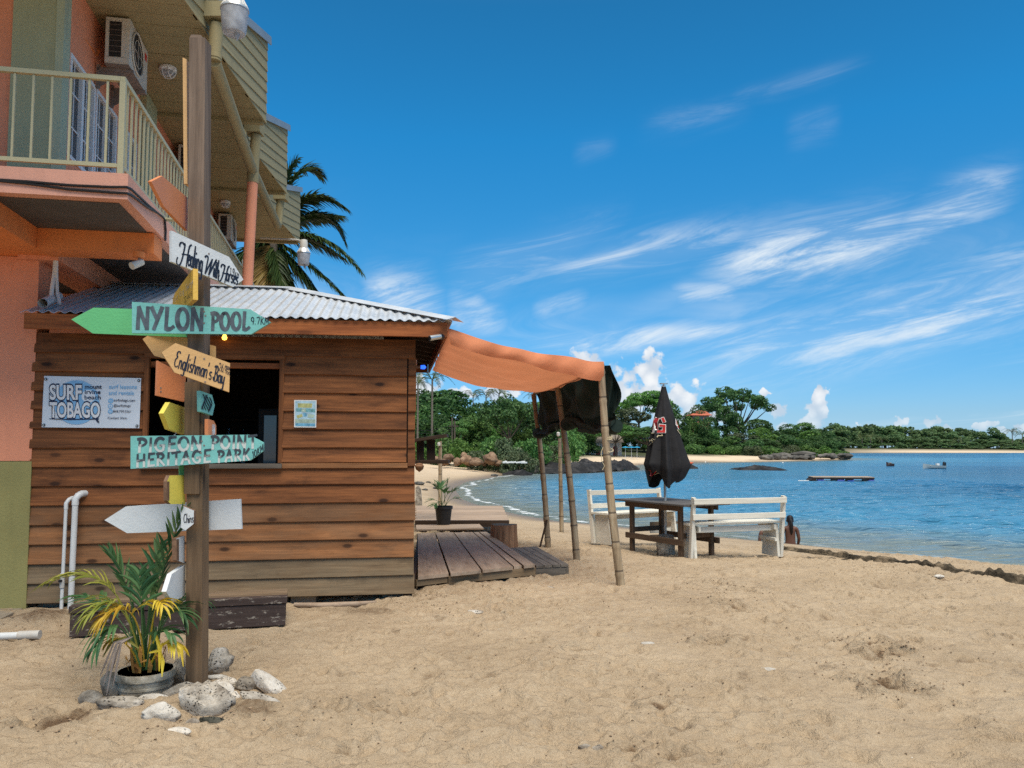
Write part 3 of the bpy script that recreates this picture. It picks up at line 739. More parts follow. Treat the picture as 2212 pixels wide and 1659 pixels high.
M['teal'] = paint('teal_sign_paint', (0.165, 0.440, 0.405), rough=0.55, var=0.14, scale=5, dirt=0.18, dirt_col=(0.10, 0.30, 0.29))
M['sign_green'] = paint('green_sign_paint', (0.115, 0.430, 0.170), rough=0.5, var=0.06, scale=4)
M['sign_white'] = paint('white_sign_paint', (0.62, 0.64, 0.64), rough=0.55, var=0.06, scale=6, dirt=0.10, dirt_col=(0.34, 0.33, 0.31))
M['sign_tan'] = paint('tan_sign_paint', (0.620, 0.370, 0.150), rough=0.5, var=0.07, scale=5, dirt=0.08, dirt_col=(0.38, 0.22, 0.10))
M['sign_orange'] = paint('orange_sign_paint', (0.640, 0.230, 0.095), rough=0.5, var=0.06, scale=5)
M['sign_yellow'] = paint('yellow_sign_paint', (0.680, 0.560, 0.090), rough=0.5, var=0.06, scale=5)
M['sign_ochre'] = paint('ochre_sign_paint', (0.560, 0.340, 0.050), rough=0.55, var=0.12, scale=6, dirt=0.2, dirt_col=(0.42, 0.24, 0.07))
M['ink'] = paint('black_sign_ink', (0.014, 0.016, 0.028), rough=0.4, var=0.3, bmp=0)
M['faded_ink'] = paint('faded_pale_lettering', (0.55, 0.48, 0.34), rough=0.6, var=0.2, bmp=0)
M['navy'] = paint('navy_print', (0.012, 0.022, 0.060), rough=0.5, var=0.1, bmp=0)
M['sky_print'] = paint('pale_blue_print', (0.20, 0.42, 0.66), rough=0.5, var=0.05, bmp=0)
M['print_white'] = paint('white_print', (0.68, 0.69, 0.70), rough=0.5, var=0.05, dirt=0.15, dirt_col=(0.3, 0.32, 0.36), scale=14, bmp=0)
M['banner'] = paint('white_vinyl_sheet', (0.60, 0.65, 0.71), rough=0.4, var=0.03, scale=1.5, bmp=0)
M['brush'] = paint('grey_brush_lettering', (0.075, 0.090, 0.105), rough=0.5, var=0.5, scale=16, bmp=0)

def two_tone():
    m, nt, b = new_mat('two_tone_lettering')      # dark upper strokes, pale lower strokes, as painted
    at_ = nd(nt, 'ShaderNodeAttribute', attribute_name='height_in_letter')
    n = nd(nt, 'ShaderNodeTexNoise', {'Vector': coords(nt, kind='Object'), 'Scale': 38.0, 'Detail': 5.0, 'Roughness': 0.7})
    f = sstep(nt, mth(nt, 'ADD', at_.outputs['Fac'], mth(nt, 'MULTIPLY_ADD', n.outputs[0], 0.7, -0.35)), 0.34, 0.56)
    nt.links.new(mixc(nt, f, (0.50, 0.53, 0.50), (0.035, 0.045, 0.055)), b.inputs['Base Color'])
    b.inputs['Roughness'].default_value = 0.55
    return m
M['two_tone'] = two_tone()

def corrugated():
    m, nt, b = new_mat('galvanised_sheet')
    v = coords(nt)
    n = nd(nt, 'ShaderNodeTexNoise', {'Vector': v, 'Scale': 3.0, 'Detail': 7.0, 'Roughness': 0.65})
    n2 = nd(nt, 'ShaderNodeTexNoise', {'Vector': coords(nt, (1, 1, 1)), 'Scale': 40.0, 'Detail': 4.0})
    nt.links.new(ramp(nt, n.outputs[0], [(0.3, (0.46, 0.49, 0.52)), (0.6, (0.66, 0.68, 0.70)), (0.8, (0.44, 0.41, 0.38))]), b.inputs['Base Color'])
    b.inputs['Metallic'].default_value = 0.35
    nt.links.new(mth(nt, 'MULTIPLY_ADD', n2.outputs[0], 0.25, 0.28), b.inputs['Roughness'])
    return m
M['tin'] = corrugated()

def bamboo_mat():
    m, nt, b = new_mat('bamboo')
    v = coords(nt, (14, 14, 1.2))
    n = nd(nt, 'ShaderNodeTexNoise', {'Vector': v, 'Scale': 1.0, 'Detail': 7.0, 'Roughness': 0.7})
    c = ramp(nt, n.outputs[0], [(0.3, (0.11, 0.072, 0.042)), (0.5, (0.285, 0.205, 0.120)), (0.72, (0.45, 0.36, 0.235))])
    oi = nt.nodes.new('ShaderNodeObjectInfo')
    c = nd(nt, 'ShaderNodeHueSaturation', {'Color': c, 'Value': mth(nt, 'MULTIPLY_ADD', oi.outputs['Random'], 0.4, 0.8)}).outputs[0]
    z = nd(nt, 'ShaderNodeSeparateXYZ', {0: coords(nt, rand=False)}).outputs[2]
    t = mth(nt, 'ABSOLUTE', mth(nt, 'SUBTRACT', mth(nt, 'FRACT', mth(nt, 'DIVIDE', z, 0.34)), 0.5))
    ring = mth(nt, 'SUBTRACT', 1.0, sstep(nt, t, 0.015, 0.045))
    c = mixc(nt, mth(nt, 'MULTIPLY', ring, 0.75), c, (0.035, 0.022, 0.014))
    n2 = nd(nt, 'ShaderNodeTexNoise', {'Vector': coords(nt, (2, 2, 1.0)), 'Scale': 1.5, 'Detail': 5.0})
    c = mixc(nt, mth(nt, 'MULTIPLY', sstep(nt, n2.outputs[0], 0.5, 0.7), 0.45), c, (0.10, 0.07, 0.05))
    nt.links.new(c, b.inputs['Base Color']); b.inputs['Roughness'].default_value = 0.55
    nt.links.new(bump(nt, n.outputs[0], 0.002), b.inputs['Normal'])
    return m
M['bamboo'] = bamboo_mat()

def cloth(name, col, trans=0.3, rough=0.7, var=0.10, weave=0.0, sheen=0.0):
    m, nt, b = new_mat(name)
    v = coords(nt)
    n = nd(nt, 'ShaderNodeTexNoise', {'Vector': v, 'Scale': 2.2, 'Detail': 5.0, 'Roughness': 0.6})
    c = ramp(nt, n.outputs[0], [(0.3, tuple(x * (1 - var) for x in col)), (0.7, tuple(min(1, x * (1 + var)) for x in col))])
    nt.links.new(c, b.inputs['Base Color']); b.inputs['Roughness'].default_value = rough
    b.inputs['Specular IOR Level'].default_value = 0.3
    n2 = nd(nt, 'ShaderNodeTexNoise', {'Vector': v, 'Scale': 9.0, 'Detail': 3.0})
    nt.links.new(bump(nt, n2.outputs[0], 0.01), b.inputs['Normal'])
    if trans:
        tr = nd(nt, 'ShaderNodeBsdfTranslucent', {'Color': c})
        mx = nd(nt, 'ShaderNodeMixShader', {0: trans, 1: b.outputs[0], 2: tr.outputs[0]})
        nt.links.new(mx.outputs[0], nt.nodes['Material Output'].inputs['Surface'])
    return m
M['tarp'] = cloth('orange_tarpaulin', (0.74, 0.275, 0.130), trans=0.34)
M['shade'] = cloth('dark_green_shade_cloth', (0.010, 0.022, 0.017), trans=0.05, rough=0.85)
M['parasol'] = cloth('black_parasol_cloth', (0.015, 0.014, 0.015), trans=0.0, rough=0.8)
M['red_print'] = paint('red_print', (0.52, 0.030, 0.026), rough=0.6, var=0.05, bmp=0)
M['cream_print'] = paint('cream_print', (0.62, 0.52, 0.32), rough=0.6, var=0.05, bmp=0)
M['white_edge'] = paint('white_print_edge', (0.72, 0.70, 0.66), rough=0.6, var=0.03, bmp=0)

def glass_mat(name, col, rough=0.04):
    m, nt, b = new_mat(name)
    b.inputs['Base Color'].default_value = (*col, 1); b.inputs['Roughness'].default_value = rough
    b.inputs['Specular IOR Level'].default_value = 0.9
    return m
M['pane'] = glass_mat('dark_window_glass', (0.012, 0.016, 0.024))
M['fridge_glass'] = glass_mat('fridge_door_glass', (0.030, 0.062, 0.085), 0.12)
def lamp_glass():
    m, nt, b = new_mat('ribbed_lamp_plastic')
    b.inputs['Base Color'].default_value = (0.55, 0.58, 0.62, 1); b.inputs['Roughness'].default_value = 0.35
    n = nd(nt, 'ShaderNodeTexNoise', {'Vector': coords(nt), 'Scale': 12.0, 'Detail': 5.0})
    nt.links.new(ramp(nt, n.outputs[0], [(0.3, (0.36, 0.37, 0.40)), (0.7, (0.60, 0.63, 0.68))]), b.inputs['Base Color'])
    tr = nd(nt, 'ShaderNodeBsdfTranslucent', {'Color': (0.6, 0.64, 0.70)})
    mx = nd(nt, 'ShaderNodeMixShader', {0: 0.35, 1: b.outputs[0], 2: tr.outputs[0]})
    nt.links.new(mx.outputs[0], nt.nodes['Material Output'].inputs['Surface'])
    return m
M['lamp_glass'] = lamp_glass()

def rock_mat(name, lo, mid, hi, pits=0.6, scale=1.0):
    m, nt, b = new_mat(name)
    v = coords(nt)
    n = nd(nt, 'ShaderNodeTexNoise', {'Vector': v, 'Scale': 6.0 * scale, 'Detail': 8.0, 'Roughness': 0.7})
    vo = nd(nt, 'ShaderNodeTexVoronoi', {'Vector': nd(nt, 'ShaderNodeVectorMath', {0: v, 1: nd(nt, 'ShaderNodeVectorMath', {0: nd(nt, 'ShaderNodeTexNoise', {'Vector': v, 'Scale': 22.0 * scale, 'Detail': 3.0}).outputs['Color'], 1: (.05 / scale, .05 / scale, .05 / scale)}, operation='MULTIPLY').outputs[0]}).outputs[0], 'Scale': 52.0 * scale})
    n2 = nd(nt, 'ShaderNodeTexNoise', {'Vector': v, 'Scale': 9.0 * scale, 'Detail': 3.0})
    c = ramp(nt, n.outputs[0], [(0.34, lo), (0.5, mid), (0.66, hi)])
    oi = nt.nodes.new('ShaderNodeObjectInfo')
    c = nd(nt, 'ShaderNodeHueSaturation', {'Color': c, 'Value': mth(nt, 'MULTIPLY_ADD', oi.outputs['Random'], 0.4, 0.8)}).outputs[0]
    hole = mth(nt, 'MULTIPLY', mth(nt, 'MULTIPLY', mth(nt, 'SUBTRACT', 1.0, sstep(nt, vo.outputs['Distance'], 0.16, 0.34)), sstep(nt, n2.outputs[0], 0.45, 0.6)), pits)
    c = mixc(nt, hole, c, tuple(x * 0.3 for x in lo))
    nt.links.new(c, b.inputs['Base Color']); b.inputs['Roughness'].default_value = 0.9
    b.inputs['Specular IOR Level'].default_value = 0.2
    h = mth(nt, 'SUBTRACT', n.outputs[0], mth(nt, 'MULTIPLY', hole, 0.5))
    nt.links.new(bump(nt, h, 0.03 / scale), b.inputs['Normal'])
    return m
M['coral'] = rock_mat('bleached_coral_stone', (0.16, 0.13, 0.10), (0.40, 0.35, 0.285), (0.60, 0.55, 0.48), 0.9)
M['coral_grey'] = rock_mat('grey_coral_stone', (0.10, 0.084, 0.066), (0.27, 0.232, 0.185), (0.48, 0.43, 0.36), 0.9)
M['coral_white'] = rock_mat('white_coral_stone', (0.30, 0.26, 0.21), (0.50, 0.455, 0.39), (0.64, 0.60, 0.54), 0.7)
M['coral_dark'] = rock_mat('dark_coral_stone', (0.022, 0.022, 0.016), (0.065, 0.062, 0.046), (0.13, 0.12, 0.095), 0.8)
M['boulder'] = rock_mat('brown_boulder', (0.075, 0.044, 0.026), (0.21, 0.13, 0.08), (0.36, 0.25, 0.165), 0.0, 0.16)
M['reef'] = rock_mat('dark_reef_rock', (0.006, 0.006, 0.007), (0.020, 0.019, 0.019), (0.060, 0.055, 0.052), 0.5, 0.12)
M['head_rock'] = rock_mat('headland_rock', (0.035, 0.032, 0.028), (0.10, 0.092, 0.08), (0.215, 0.195, 0.165), 0.2, 0.12)
M['pot'] = rock_mat('old_cement_pot', (0.19, 0.16, 0.115), (0.42, 0.375, 0.295), (0.58, 0.53, 0.44), 0.1, 1.2)
M['crust'] = rock_mat('dark_beach_crust', (0.012, 0.010, 0.007), (0.070, 0.055, 0.036), (0.28, 0.21, 0.135), 0.6, 0.5)
M['soil'] = paint('potting_soil', (0.035, 0.022, 0.014), rough=0.95, var=0.4, scale=20)
M['bark'] = paint('tree_bark', (0.085, 0.068, 0.052), rough=0.9, var=0.35, scale=5, bmp=0.01)
M['palm_bark'] = paint('palm_bark', (0.165, 0.135, 0.105), rough=0.9, var=0.3, scale=6, bmp=0.01)

M['leaf_dark'] = leaf_mat('dark_foliage', [(0.15, (0.017, 0.051, 0.017)), (0.5, (0.048, 0.112, 0.034)), (0.9, (0.119, 0.221, 0.061))])
M['leaf_mid'] = leaf_mat('green_foliage', [(0.15, (0.026, 0.072, 0.019)), (0.5, (0.074, 0.168, 0.042)), (0.9, (0.176, 0.312, 0.077))])
M['leaf_bright'] = leaf_mat('bright_foliage', [(0.15, (0.035, 0.095, 0.019)), (0.5, (0.092, 0.209, 0.041)), (0.9, (0.196, 0.351, 0.074))])
M['leaf_grey'] = leaf_mat('dusty_foliage', [(0.15, (0.036, 0.056, 0.025)), (0.5, (0.092, 0.126, 0.059)), (0.9, (0.189, 0.231, 0.119))])
M['leaf_far'] = leaf_mat('far_foliage', [(0.15, (0.030, 0.068, 0.024)), (0.5, (0.083, 0.150, 0.054)), (0.9, (0.188, 0.277, 0.102))])  # distance haze put into the leaf colour: paler and duller
M['palm_leaf'] = leaf_mat('palm_frond_leaf', [(0.1, (0.018, 0.040, 0.015)), (0.5, (0.045, 0.085, 0.025)), (0.9, (0.106, 0.150, 0.045))], trans=0.3, gloss=0.4)
M['palm_far'] = leaf_mat('far_palm_leaf', [(0.1, (0.030, 0.055, 0.020)), (0.5, (0.080, 0.115, 0.040)), (0.9, (0.20, 0.22, 0.085))], trans=0.3, gloss=0.4)
M['palm_yellow'] = leaf_mat('dry_palm_leaf', [(0.1, (0.14, 0.085, 0.020)), (0.5, (0.30, 0.20, 0.045)), (0.9, (0.42, 0.32, 0.09))], trans=0.3)
M['pot_green'] = leaf_mat('potted_palm_green', [(0.1, (0.018, 0.062, 0.026)), (0.5, (0.058, 0.143, 0.052)), (0.9, (0.150, 0.247, 0.091))], trans=0.3, gloss=0.35)
M['pot_lime'] = leaf_mat('potted_palm_yellow_green', [(0.1, (0.11, 0.14, 0.020)), (0.5, (0.25, 0.27, 0.045)), (0.9, (0.42, 0.38, 0.09))], trans=0.3, gloss=0.4)
M['pot_yellow'] = leaf_mat('potted_palm_yellow', [(0.1, (0.40, 0.24, 0.020)), (0.5, (0.60, 0.42, 0.035)), (0.9, (0.74, 0.58, 0.09))], trans=0.3, gloss=0.45)
M['pot_dry'] = leaf_mat('potted_palm_dry', [(0.1, (0.15, 0.115, 0.095)), (0.5, (0.26, 0.21, 0.185)), (0.9, (0.37, 0.31, 0.28))], trans=0.2, gloss=0.8)
M['pot_husk'] = leaf_mat('potted_palm_husk', [(0.1, (0.11, 0.042, 0.012)), (0.5, (0.26, 0.12, 0.030)), (0.9, (0.45, 0.24, 0.06))], trans=0.15, gloss=0.8)
# ------------------------------------------------------------------ the two-storey coral guesthouse on the left
BT = 0.198
BE1 = Vector((1, BT, 0)).normalized(); BE2 = Vector((-BT, 1, 0)).normalized()
BO = Vector((-3.345, 6.73, 0))                    # below the front right corner of the balcony
def bp(a, b, z): return BO + BE1 * a + BE2 * b + Vector((0, 0, z))
BM = Matrix((BE1, BE2, Vector((0, 0, 1)))).transposed().to_4x4(); BM.translation = BO
def bbox_part(name, lo, hi, mat, parent, mats=None):
    """a box in the building's own directions"""
    m = MB(); m.box(lo, hi); me = m.mesh(name, mat)
    return link(name, me, BM, parent)
def on_b(name, mb, mat, parent, smooth=False):    # mesh collected in building coordinates
    return link(name, mb.mesh(name, mat, None, smooth), BM, parent)

def build_guesthouse():
    g = thing('guesthouse', 'coral and green guesthouse with long railed balcony and olive siding eaves', 'building', bp(-1.3, 1.2, 0))
    FL, SOF, BACK = 3.985, 6.66, 12.9
    WA = -1.09                                    # long facade plane
    # ground floor pillar with its olive plinth
    bbox_part('pillar', (-1.78, 1.508, 1.47), (-1.23, 1.85, 3.548), M['coral_wall'], g)
    bbox_part('pillar_plinth', (-1.82, 1.495, -0.3), (-1.222, 1.87, 1.465), M['olive_base'], g)
    # beams under the balcony
    bbox_part('beam', (-6.2, 1.07, 3.552), (-1.10, 1.87, 3.745), M['orange_wall'], g)
    bbox_part('beam', (-1.098, 1.075, 3.54), (-0.03, 1.40, 3.745), M['orange_wall'], g)
    bbox_part('beam', (-1.60, -0.0, 3.54), (-1.10, 1.068, 3.745), M['orange_wall'], g)
    bbox_part('beam', (-1.40, 1.425, 3.51), (-1.02, 11.5, 3.745), M['coral_wall'], g)
    bbox_part('beam', (-6.2, 4.6, 3.50), (-0.05, 4.95, 3.744), M['coral_wall'], g)
    bbox_part('beam', (-6.2, 8.4, 3.50), (-0.05, 8.75, 3.744), M['coral_wall'], g)
    # ground floor walls far under the balcony
    bbox_part('wall', (-7.5, 4.2, -0.2), (-1.5, 4.4, 3.50), M['coral_wall'], g)
    bbox_part('wall', (-1.5, 4.4, -0.2), (-1.3, BACK, 3.50), M['coral_wall'], g)
    # balcony slab
    s = MB(); s.box((-7.5, 0, 3.757), (0, BACK, FL)); o = on_b('balcony_slab', s, M['pink_slab'], g)
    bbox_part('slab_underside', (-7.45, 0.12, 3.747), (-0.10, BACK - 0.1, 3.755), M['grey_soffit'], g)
    # upper floor walls: front (sage with a pale strip and a coral return), then the long facade in three bays
    bbox_part('front_wall', (-7.5, 1.56, FL), (-1.582, 1.72, 6.69), M['coral_wall'], g)
    bbox_part('front_wall', (-1.58, 1.535, FL), (-1.165, 1.72, 6.69), M['green_wall'], g)
    bbox_part('front_wall', (-1.163, 1.525, FL), (WA + 0.004, 1.72, 6.69), M['pale_green'], g)
    wins = [(1.74, 2.56), (2.60, 3.42), (3.58, 4.36), (6.1, 7.0), (10.0, 10.9)]
    Z0, Z1 = 4.71, 5.85
    w = MB(); edges = [1.722] + [v for pair in wins for v in pair] + [BACK]
    for i in range(0, len(edges), 2): w.box((WA - 0.2, edges[i], FL), (WA, edges[i + 1], 6.74))
    for (b0, b1) in wins:
        w.box((WA - 0.2, b0, FL), (WA, b1, Z0)); w.box((WA - 0.2, b0, Z1), (WA, b1, 6.74))
    on_b('facade_wall', w, M['coral_wall'], g)
    for (b0, b1) in ((4.46, 5.06), (8.05, 8.66)):
        bbox_part('pilaster', (WA + 0.002, b0, FL), (WA + 0.09, b1, 6.655), M['green_wall'], g)
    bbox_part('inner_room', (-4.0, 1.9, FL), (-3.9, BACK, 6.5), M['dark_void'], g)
    for (b0, b1) in wins:
        f = MB(); t = 0.045; x0, x1 = WA - 0.05, WA + 0.012
        mid = (b0 + b1) / 2
        for (y0, y1, z0, z1) in ((b0, b1, Z0, Z0 + t), (b0, b1, Z1 - t, Z1), (b0, b0 + t, Z0 + t, Z1 - t), (b1 - t, b1, Z0 + t, Z1 - t), (mid - 0.035, mid + 0.035, Z0 + t, Z1 - t)):
            f.box((x0, y0, z0), (x1, y1, z1))
        wo = on_b('window', f, M['window_white'], g)
        for (y0, y1) in ((b0 + t, mid - 0.035), (mid + 0.035, b1 - t)):
            p = MB(); p.box((WA - 0.04, y0, Z0 + t), (WA - 0.03, y1, Z1 - t)); on_b('pane', p, M['pane'], wo)
            q = MB()
            q.box((WA - 0.028, (y0 + y1) / 2 - 0.007, Z0 + t), (WA - 0.018, (y0 + y1) / 2 + 0.007, Z1 - t))
            for k in (1, 2):
                z = Z0 + (Z1 - Z0) * k / 3
                q.box((WA - 0.027, y0, z - 0.008), (WA - 0.017, y1, z + 0.008))
            on_b('glazing_bar', q, M['window_white'], wo)
    # railing: two flat rails, corner post and square balusters, turning the corner
    RT = 4.862
    bbox_part('top_rail', (-7.4, 0.024, RT - 0.040), (-0.098, 0.066, RT), M['rail'], g)
    bbox_part('top_rail', (-0.096, 0.024, RT - 0.040), (-0.054, BACK, RT), M['rail'], g)
    bbox_part('bottom_rail', (-7.4, 0.028, 4.045), (-0.10, 0.062, 4.08), M['rail'], g)
    bbox_part('bottom_rail', (-0.092, 0.075, 4.045), (-0.058, BACK, 4.08), M['rail'], g)
    bbox_part('rail_post', (-0.098, 0.022, FL), (-0.050, 0.068, RT - 0.042), M['rail'], g)
    bal = MB(); bal.box((-0.009, -0.009, 0), (0.009, 0.009, RT - 0.043 - 4.082)); bme = bal.mesh('baluster', M['rail'])
    k = -0.20
    while k > -3.2:
        link('baluster', bme, BM @ Matrix.Translation((k, 0.045, 4.081)), g); k -= 0.148
    k = 0.19
    while k < BACK:
        link('baluster', bme, BM @ Matrix.Translation((-0.075, k, 4.081)), g); k += 0.142
    for b in (3.9, 7.4, 10.6):                     # flat bars leaning against the railing
        m = MB(); m.bar(bp(0.01, b - 0.55, RT - 0.02), bp(0.01, b, FL - 0.02), 0.10, 0.012, up=BE1)
        m.build('rail_brace', M['rail'], g)
    # eaves: three bays, each a flat board soffit, a side clad in lapped boards and a roof falling towards the viewer
    TAN = 0.155
    ends = [(-1.70, 1.80, -0.10), (1.80, 5.26, 0.53), (5.26, 8.72, 0.55), (8.72, 12.59, 0.54)]
    for i, (b0, b1, a1) in enumerate(ends):
        a0 = a1 - (b1 - b0) * TAN
        z_f = 8.03; z_n = 8.03 - (b1 - b0) * 0.30
        if i == 0:
            poly = [(-7.5, -1.70), (0.30, -1.70), (0.16, 0.95), (-0.29, 1.79), (-7.5, 1.79)]
            m = MB(); m.prism([Vector((a, b, SOF + 0.035)) for a, b in reversed(poly)], (0, 0, 0.12))
            on_b('soffit', m, M['olive'], g)
            m = MB(); m.bar((0.165, 0.95, SOF + 0.10), (-0.285, 1.80, SOF + 0.10), 0.03, 0.22); on_b('fascia_board', m, M['olive'], g)
            m = MB(); m.bar((0.305, -1.70, SOF + 0.30), (0.165, 0.95, SOF + 0.30), 0.03, 0.60); on_b('fascia_board', m, M['olive'], g)
            continue
        nb = 14                                    # soffit boards run from the wall to the edge
        for k in range(nb):
            c0 = b0 + (b1 - b0) * k / nb; c1 = b0 + (b1 - b0) * (k + 1) / nb - 0.008
            e0 = a0 + (a1 - a0) * (c0 - b0) / (b1 - b0); e1 = a0 + (a1 - a0) * (c1 - b0) / (b1 - b0)
            dz = 0.0015 * (k % 3)
            m = MB(); m.prism([Vector(p) for p in ((-1.30, c0, SOF + dz), (-1.30, c1, SOF + dz), (e1, c1, SOF + dz), (e0, c0, SOF + dz))], (0, 0, 0.02))
            on_b('soffit_board', m, M['olive'], g)
        bbox_part('soffit_trim', (WA + .003, b1 - 0.10, SOF - 0.055), (a1 - 0.02, b1 - 0.02, SOF - 0.002), M['olive'], g)
        # side wall of lapped boards, laid along the fall of the roof, trimmed to soffit and roof
        L = math.hypot(b1 - b0, a1 - a0)
        A = bp(a0, b0, 0); B = bp(a1, b1, 0); ex = (B - A).normalized(); nrm = Vector((ex.y, -ex.x, 0))
        def clip(poly, f):
            out = []
            for j in range(len(poly)):
                p, q = poly[j], poly[(j + 1) % len(poly)]; fp, fq = f(p), f(q)
                if fp >= 0: out.append(p)
                if fp * fq < 0: t = fp / (fp - fq); out.append((p[0] + (q[0] - p[0]) * t, p[1] + (q[1] - p[1]) * t))
            return out
        expo = 0.170; sl = 0.165
        for j in range(-6, 9):
            zb = SOF - 0.03 + j * expo                # heights at the far end
            quad = [(0, zb - sl * L), (L, zb), (L, zb + expo + 0.02), (0, zb + expo + 0.02 - sl * L)]
            quad = clip(quad, lambda p: p[1] - (SOF - 0.012))
            if len(quad) > 2: quad = clip(quad, lambda p: (z_n - 0.03 + (z_f - z_n) * p[0] / L) - p[1])
            if len(quad) < 3: continue
            def P(p, off): return A + ex * p[0] + Vector((0, 0, p[1])) + nrm * off
            low = lambda p: 0.022 if p[1] < zb + 0.05 - sl * (L - p[0]) else 0.006
            m = MB(); n = len(quad)
            vs = [P(p, low(p)) for p in quad] + [P(p, -0.012) for p in quad]
            m.add(vs, [tuple(range(n)), tuple(range(2 * n - 1, n - 1, -1))] + [(q, q + n, (q + 1) % n + n, (q + 1) % n) for q in range(n)])
            m.build('cladding_board', M['olive'], g)
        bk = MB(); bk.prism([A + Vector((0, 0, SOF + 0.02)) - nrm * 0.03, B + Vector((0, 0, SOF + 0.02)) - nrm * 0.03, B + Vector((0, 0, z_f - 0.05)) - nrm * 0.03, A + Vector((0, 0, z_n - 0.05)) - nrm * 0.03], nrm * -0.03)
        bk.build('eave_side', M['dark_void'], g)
        # sheet roof with a metal edge strip, and its near fascia
        r = MB()
        for (zoff, th, mi, ext) in ((0.0, 0.03, 0, 0.03),):
            A2 = A + nrm * ext - ex * 0.05; B2 = B + nrm * ext + ex * 0.05
            A3 = bp(-6.5, b0, 0); B3 = bp(-6.5, b1, 0)
            r.prism([A2 + Vector((0, 0, z_n)), B2 + Vector((0, 0, z_f)), B3 + Vector((0, 0, z_f)), A3 + Vector((0, 0, z_n))], (0, 0, 0.03))
        r.build('roof', M['roof_trim'], g)
        e = MB(); e.bar(A + nrm * 0.045 + Vector((0, 0, z_n - 0.02)), B + nrm * 0.045 + ex * 0.06 + Vector((0, 0, z_f - 0.02)), 0.02, 0.12)
        e.build('roof_edge', M['roof_trim'], g)
        e = MB(); e.box((a1 - 0.9, b1 + 0.004, SOF), (a1, b1 + 0.03, z_f - 0.03)); on_b('end_board', e, M['olive'], g)
        e = MB(); e.box((-1.0, b0 - 0.03 if i > 1 else b0 + 0.02, SOF + 0.03), (a0 - 0.03, b0 - 0.004 if i > 1 else b0 + 0.04, z_n - 0.04)); on_b('end_board', e, M['olive'], g)
    # hatch outline in the soffit overhead
    hp = [at(333, -6, 8.6), at(345, 12, 8.6), at(371, 2, 8.6)]
    zz = SOF + 0.030
    m = MB()
    for (p, q) in ((hp[0], hp[1]), (hp[1], hp[2])):
        m.bar(Vector((p.x, p.y, zz)), Vector((q.x, q.y, zz)), 0.02, 0.008)
    m.build('hatch_frame', M['ac_dark'], g)
    # lower landing slab and floor apron
    bbox_part('floor_apron', (-6.5, -0.6, -0.12), (-1.25, 4.2, 0.012), M['concrete'], g)
    return g

def ac_unit(b, a, z, label):
    t = thing('air_conditioner', label, 'air conditioner', bp(a, b, z), 'condensers hung under the guesthouse eaves')
    W, D, H = 0.80, 0.265, 0.555                   # along the wall, out from it, high
    def P(name, mb, mat, par, sm=False): return link(name, mb.mesh(name, mat, None, sm), BM @ Matrix.Translation((a, b, z)), par)
    c = MB(); c.box((0, 0, 0), (D, W, H)); body = P('case', c, M['ac_white'], t)
    gr = MB(); gr.box((0.045, -0.004, 0.08), (0.175, -0.001, H - 0.05)); P('side_grille', gr, M['ac_dark'], body)
    fr = MB()
    for (x0, x1, z0, z1) in ((0.006, D - 0.006, 0.01, 0.07), (0.006, D - 0.006, H - 0.04, H - 0.01), (0.008, 0.04, 0.075, H - 0.045), (0.18, 0.225, 0.075, H - 0.045)):
        fr.box((x0, -0.012, z0), (x1, -0.0015, z1))
    P('side_frame', fr, M['ac_white'], body)
    fr = MB()
    for k in range(6):
        zz = 0.14 + k * 0.065; fr.box((0.045, -0.007, zz), (0.175, -0.0045, zz + 0.005))
    P('side_bar', fr, M['bracket'], body)
    f = MB(); cy, cz, rr = 0.33, 0.285, 0.235
    f.tube([(D + 0.0015, cy, cz), (D + 0.004, cy, cz)], [rr, rr], 32); P('fan_opening', f, M['ac_dark'], body)
    ring = MB()
    for rad in (0.245, 0.16):
        pts = [(D + 0.012, cy + math.cos(q / 28 * 2 * math.pi) * rad, cz + math.sin(q / 28 * 2 * math.pi) * rad) for q in range(29)]
        ring.tube(pts, 0.011 if rad > 0.24 else 0.004, 5, False)
    for q in range(2):
        an = q * math.pi / 2; ring.bar((D + 0.014, cy - math.cos(an) * 0.24, cz - math.sin(an) * 0.24), (D + 0.014, cy + math.cos(an) * 0.24, cz + math.sin(an) * 0.24), 0.005, 0.005, up=(1, 0, 0))
    P('fan_guard', ring, M['ac_white'], body)
    hub = MB(); hub.tube([(D + 0.006, cy, cz), (D + 0.017, cy, cz)], [0.045, 0.040], 14); P('fan_hub', hub, M['bracket'], body)
    bd = MB(); bd.box((D + 0.001, W - 0.14, H - 0.16), (D + 0.003, W - 0.05, H - 0.07)); P('badge', bd, M['red_print'], body)
    br = MB()
    for yy in (0.10, 0.64):
        br.box((-0.11, yy, -0.05), (D + 0.02, yy + 0.045, -0.012)); br.box((-0.115, yy, -0.26), (-0.08, yy + 0.045, 0.02))
        br.prism([(-0.08, yy + 0.02, -0.05), (-0.08, yy + 0.02, -0.24), (D - 0.06, yy + 0.02, -0.05)], (0, 0.006, 0))
    br.box((0.0, 0.0, -0.011), (D, W, -0.002))
    P('wall_bracket', br, M['bracket'], t)
    return t

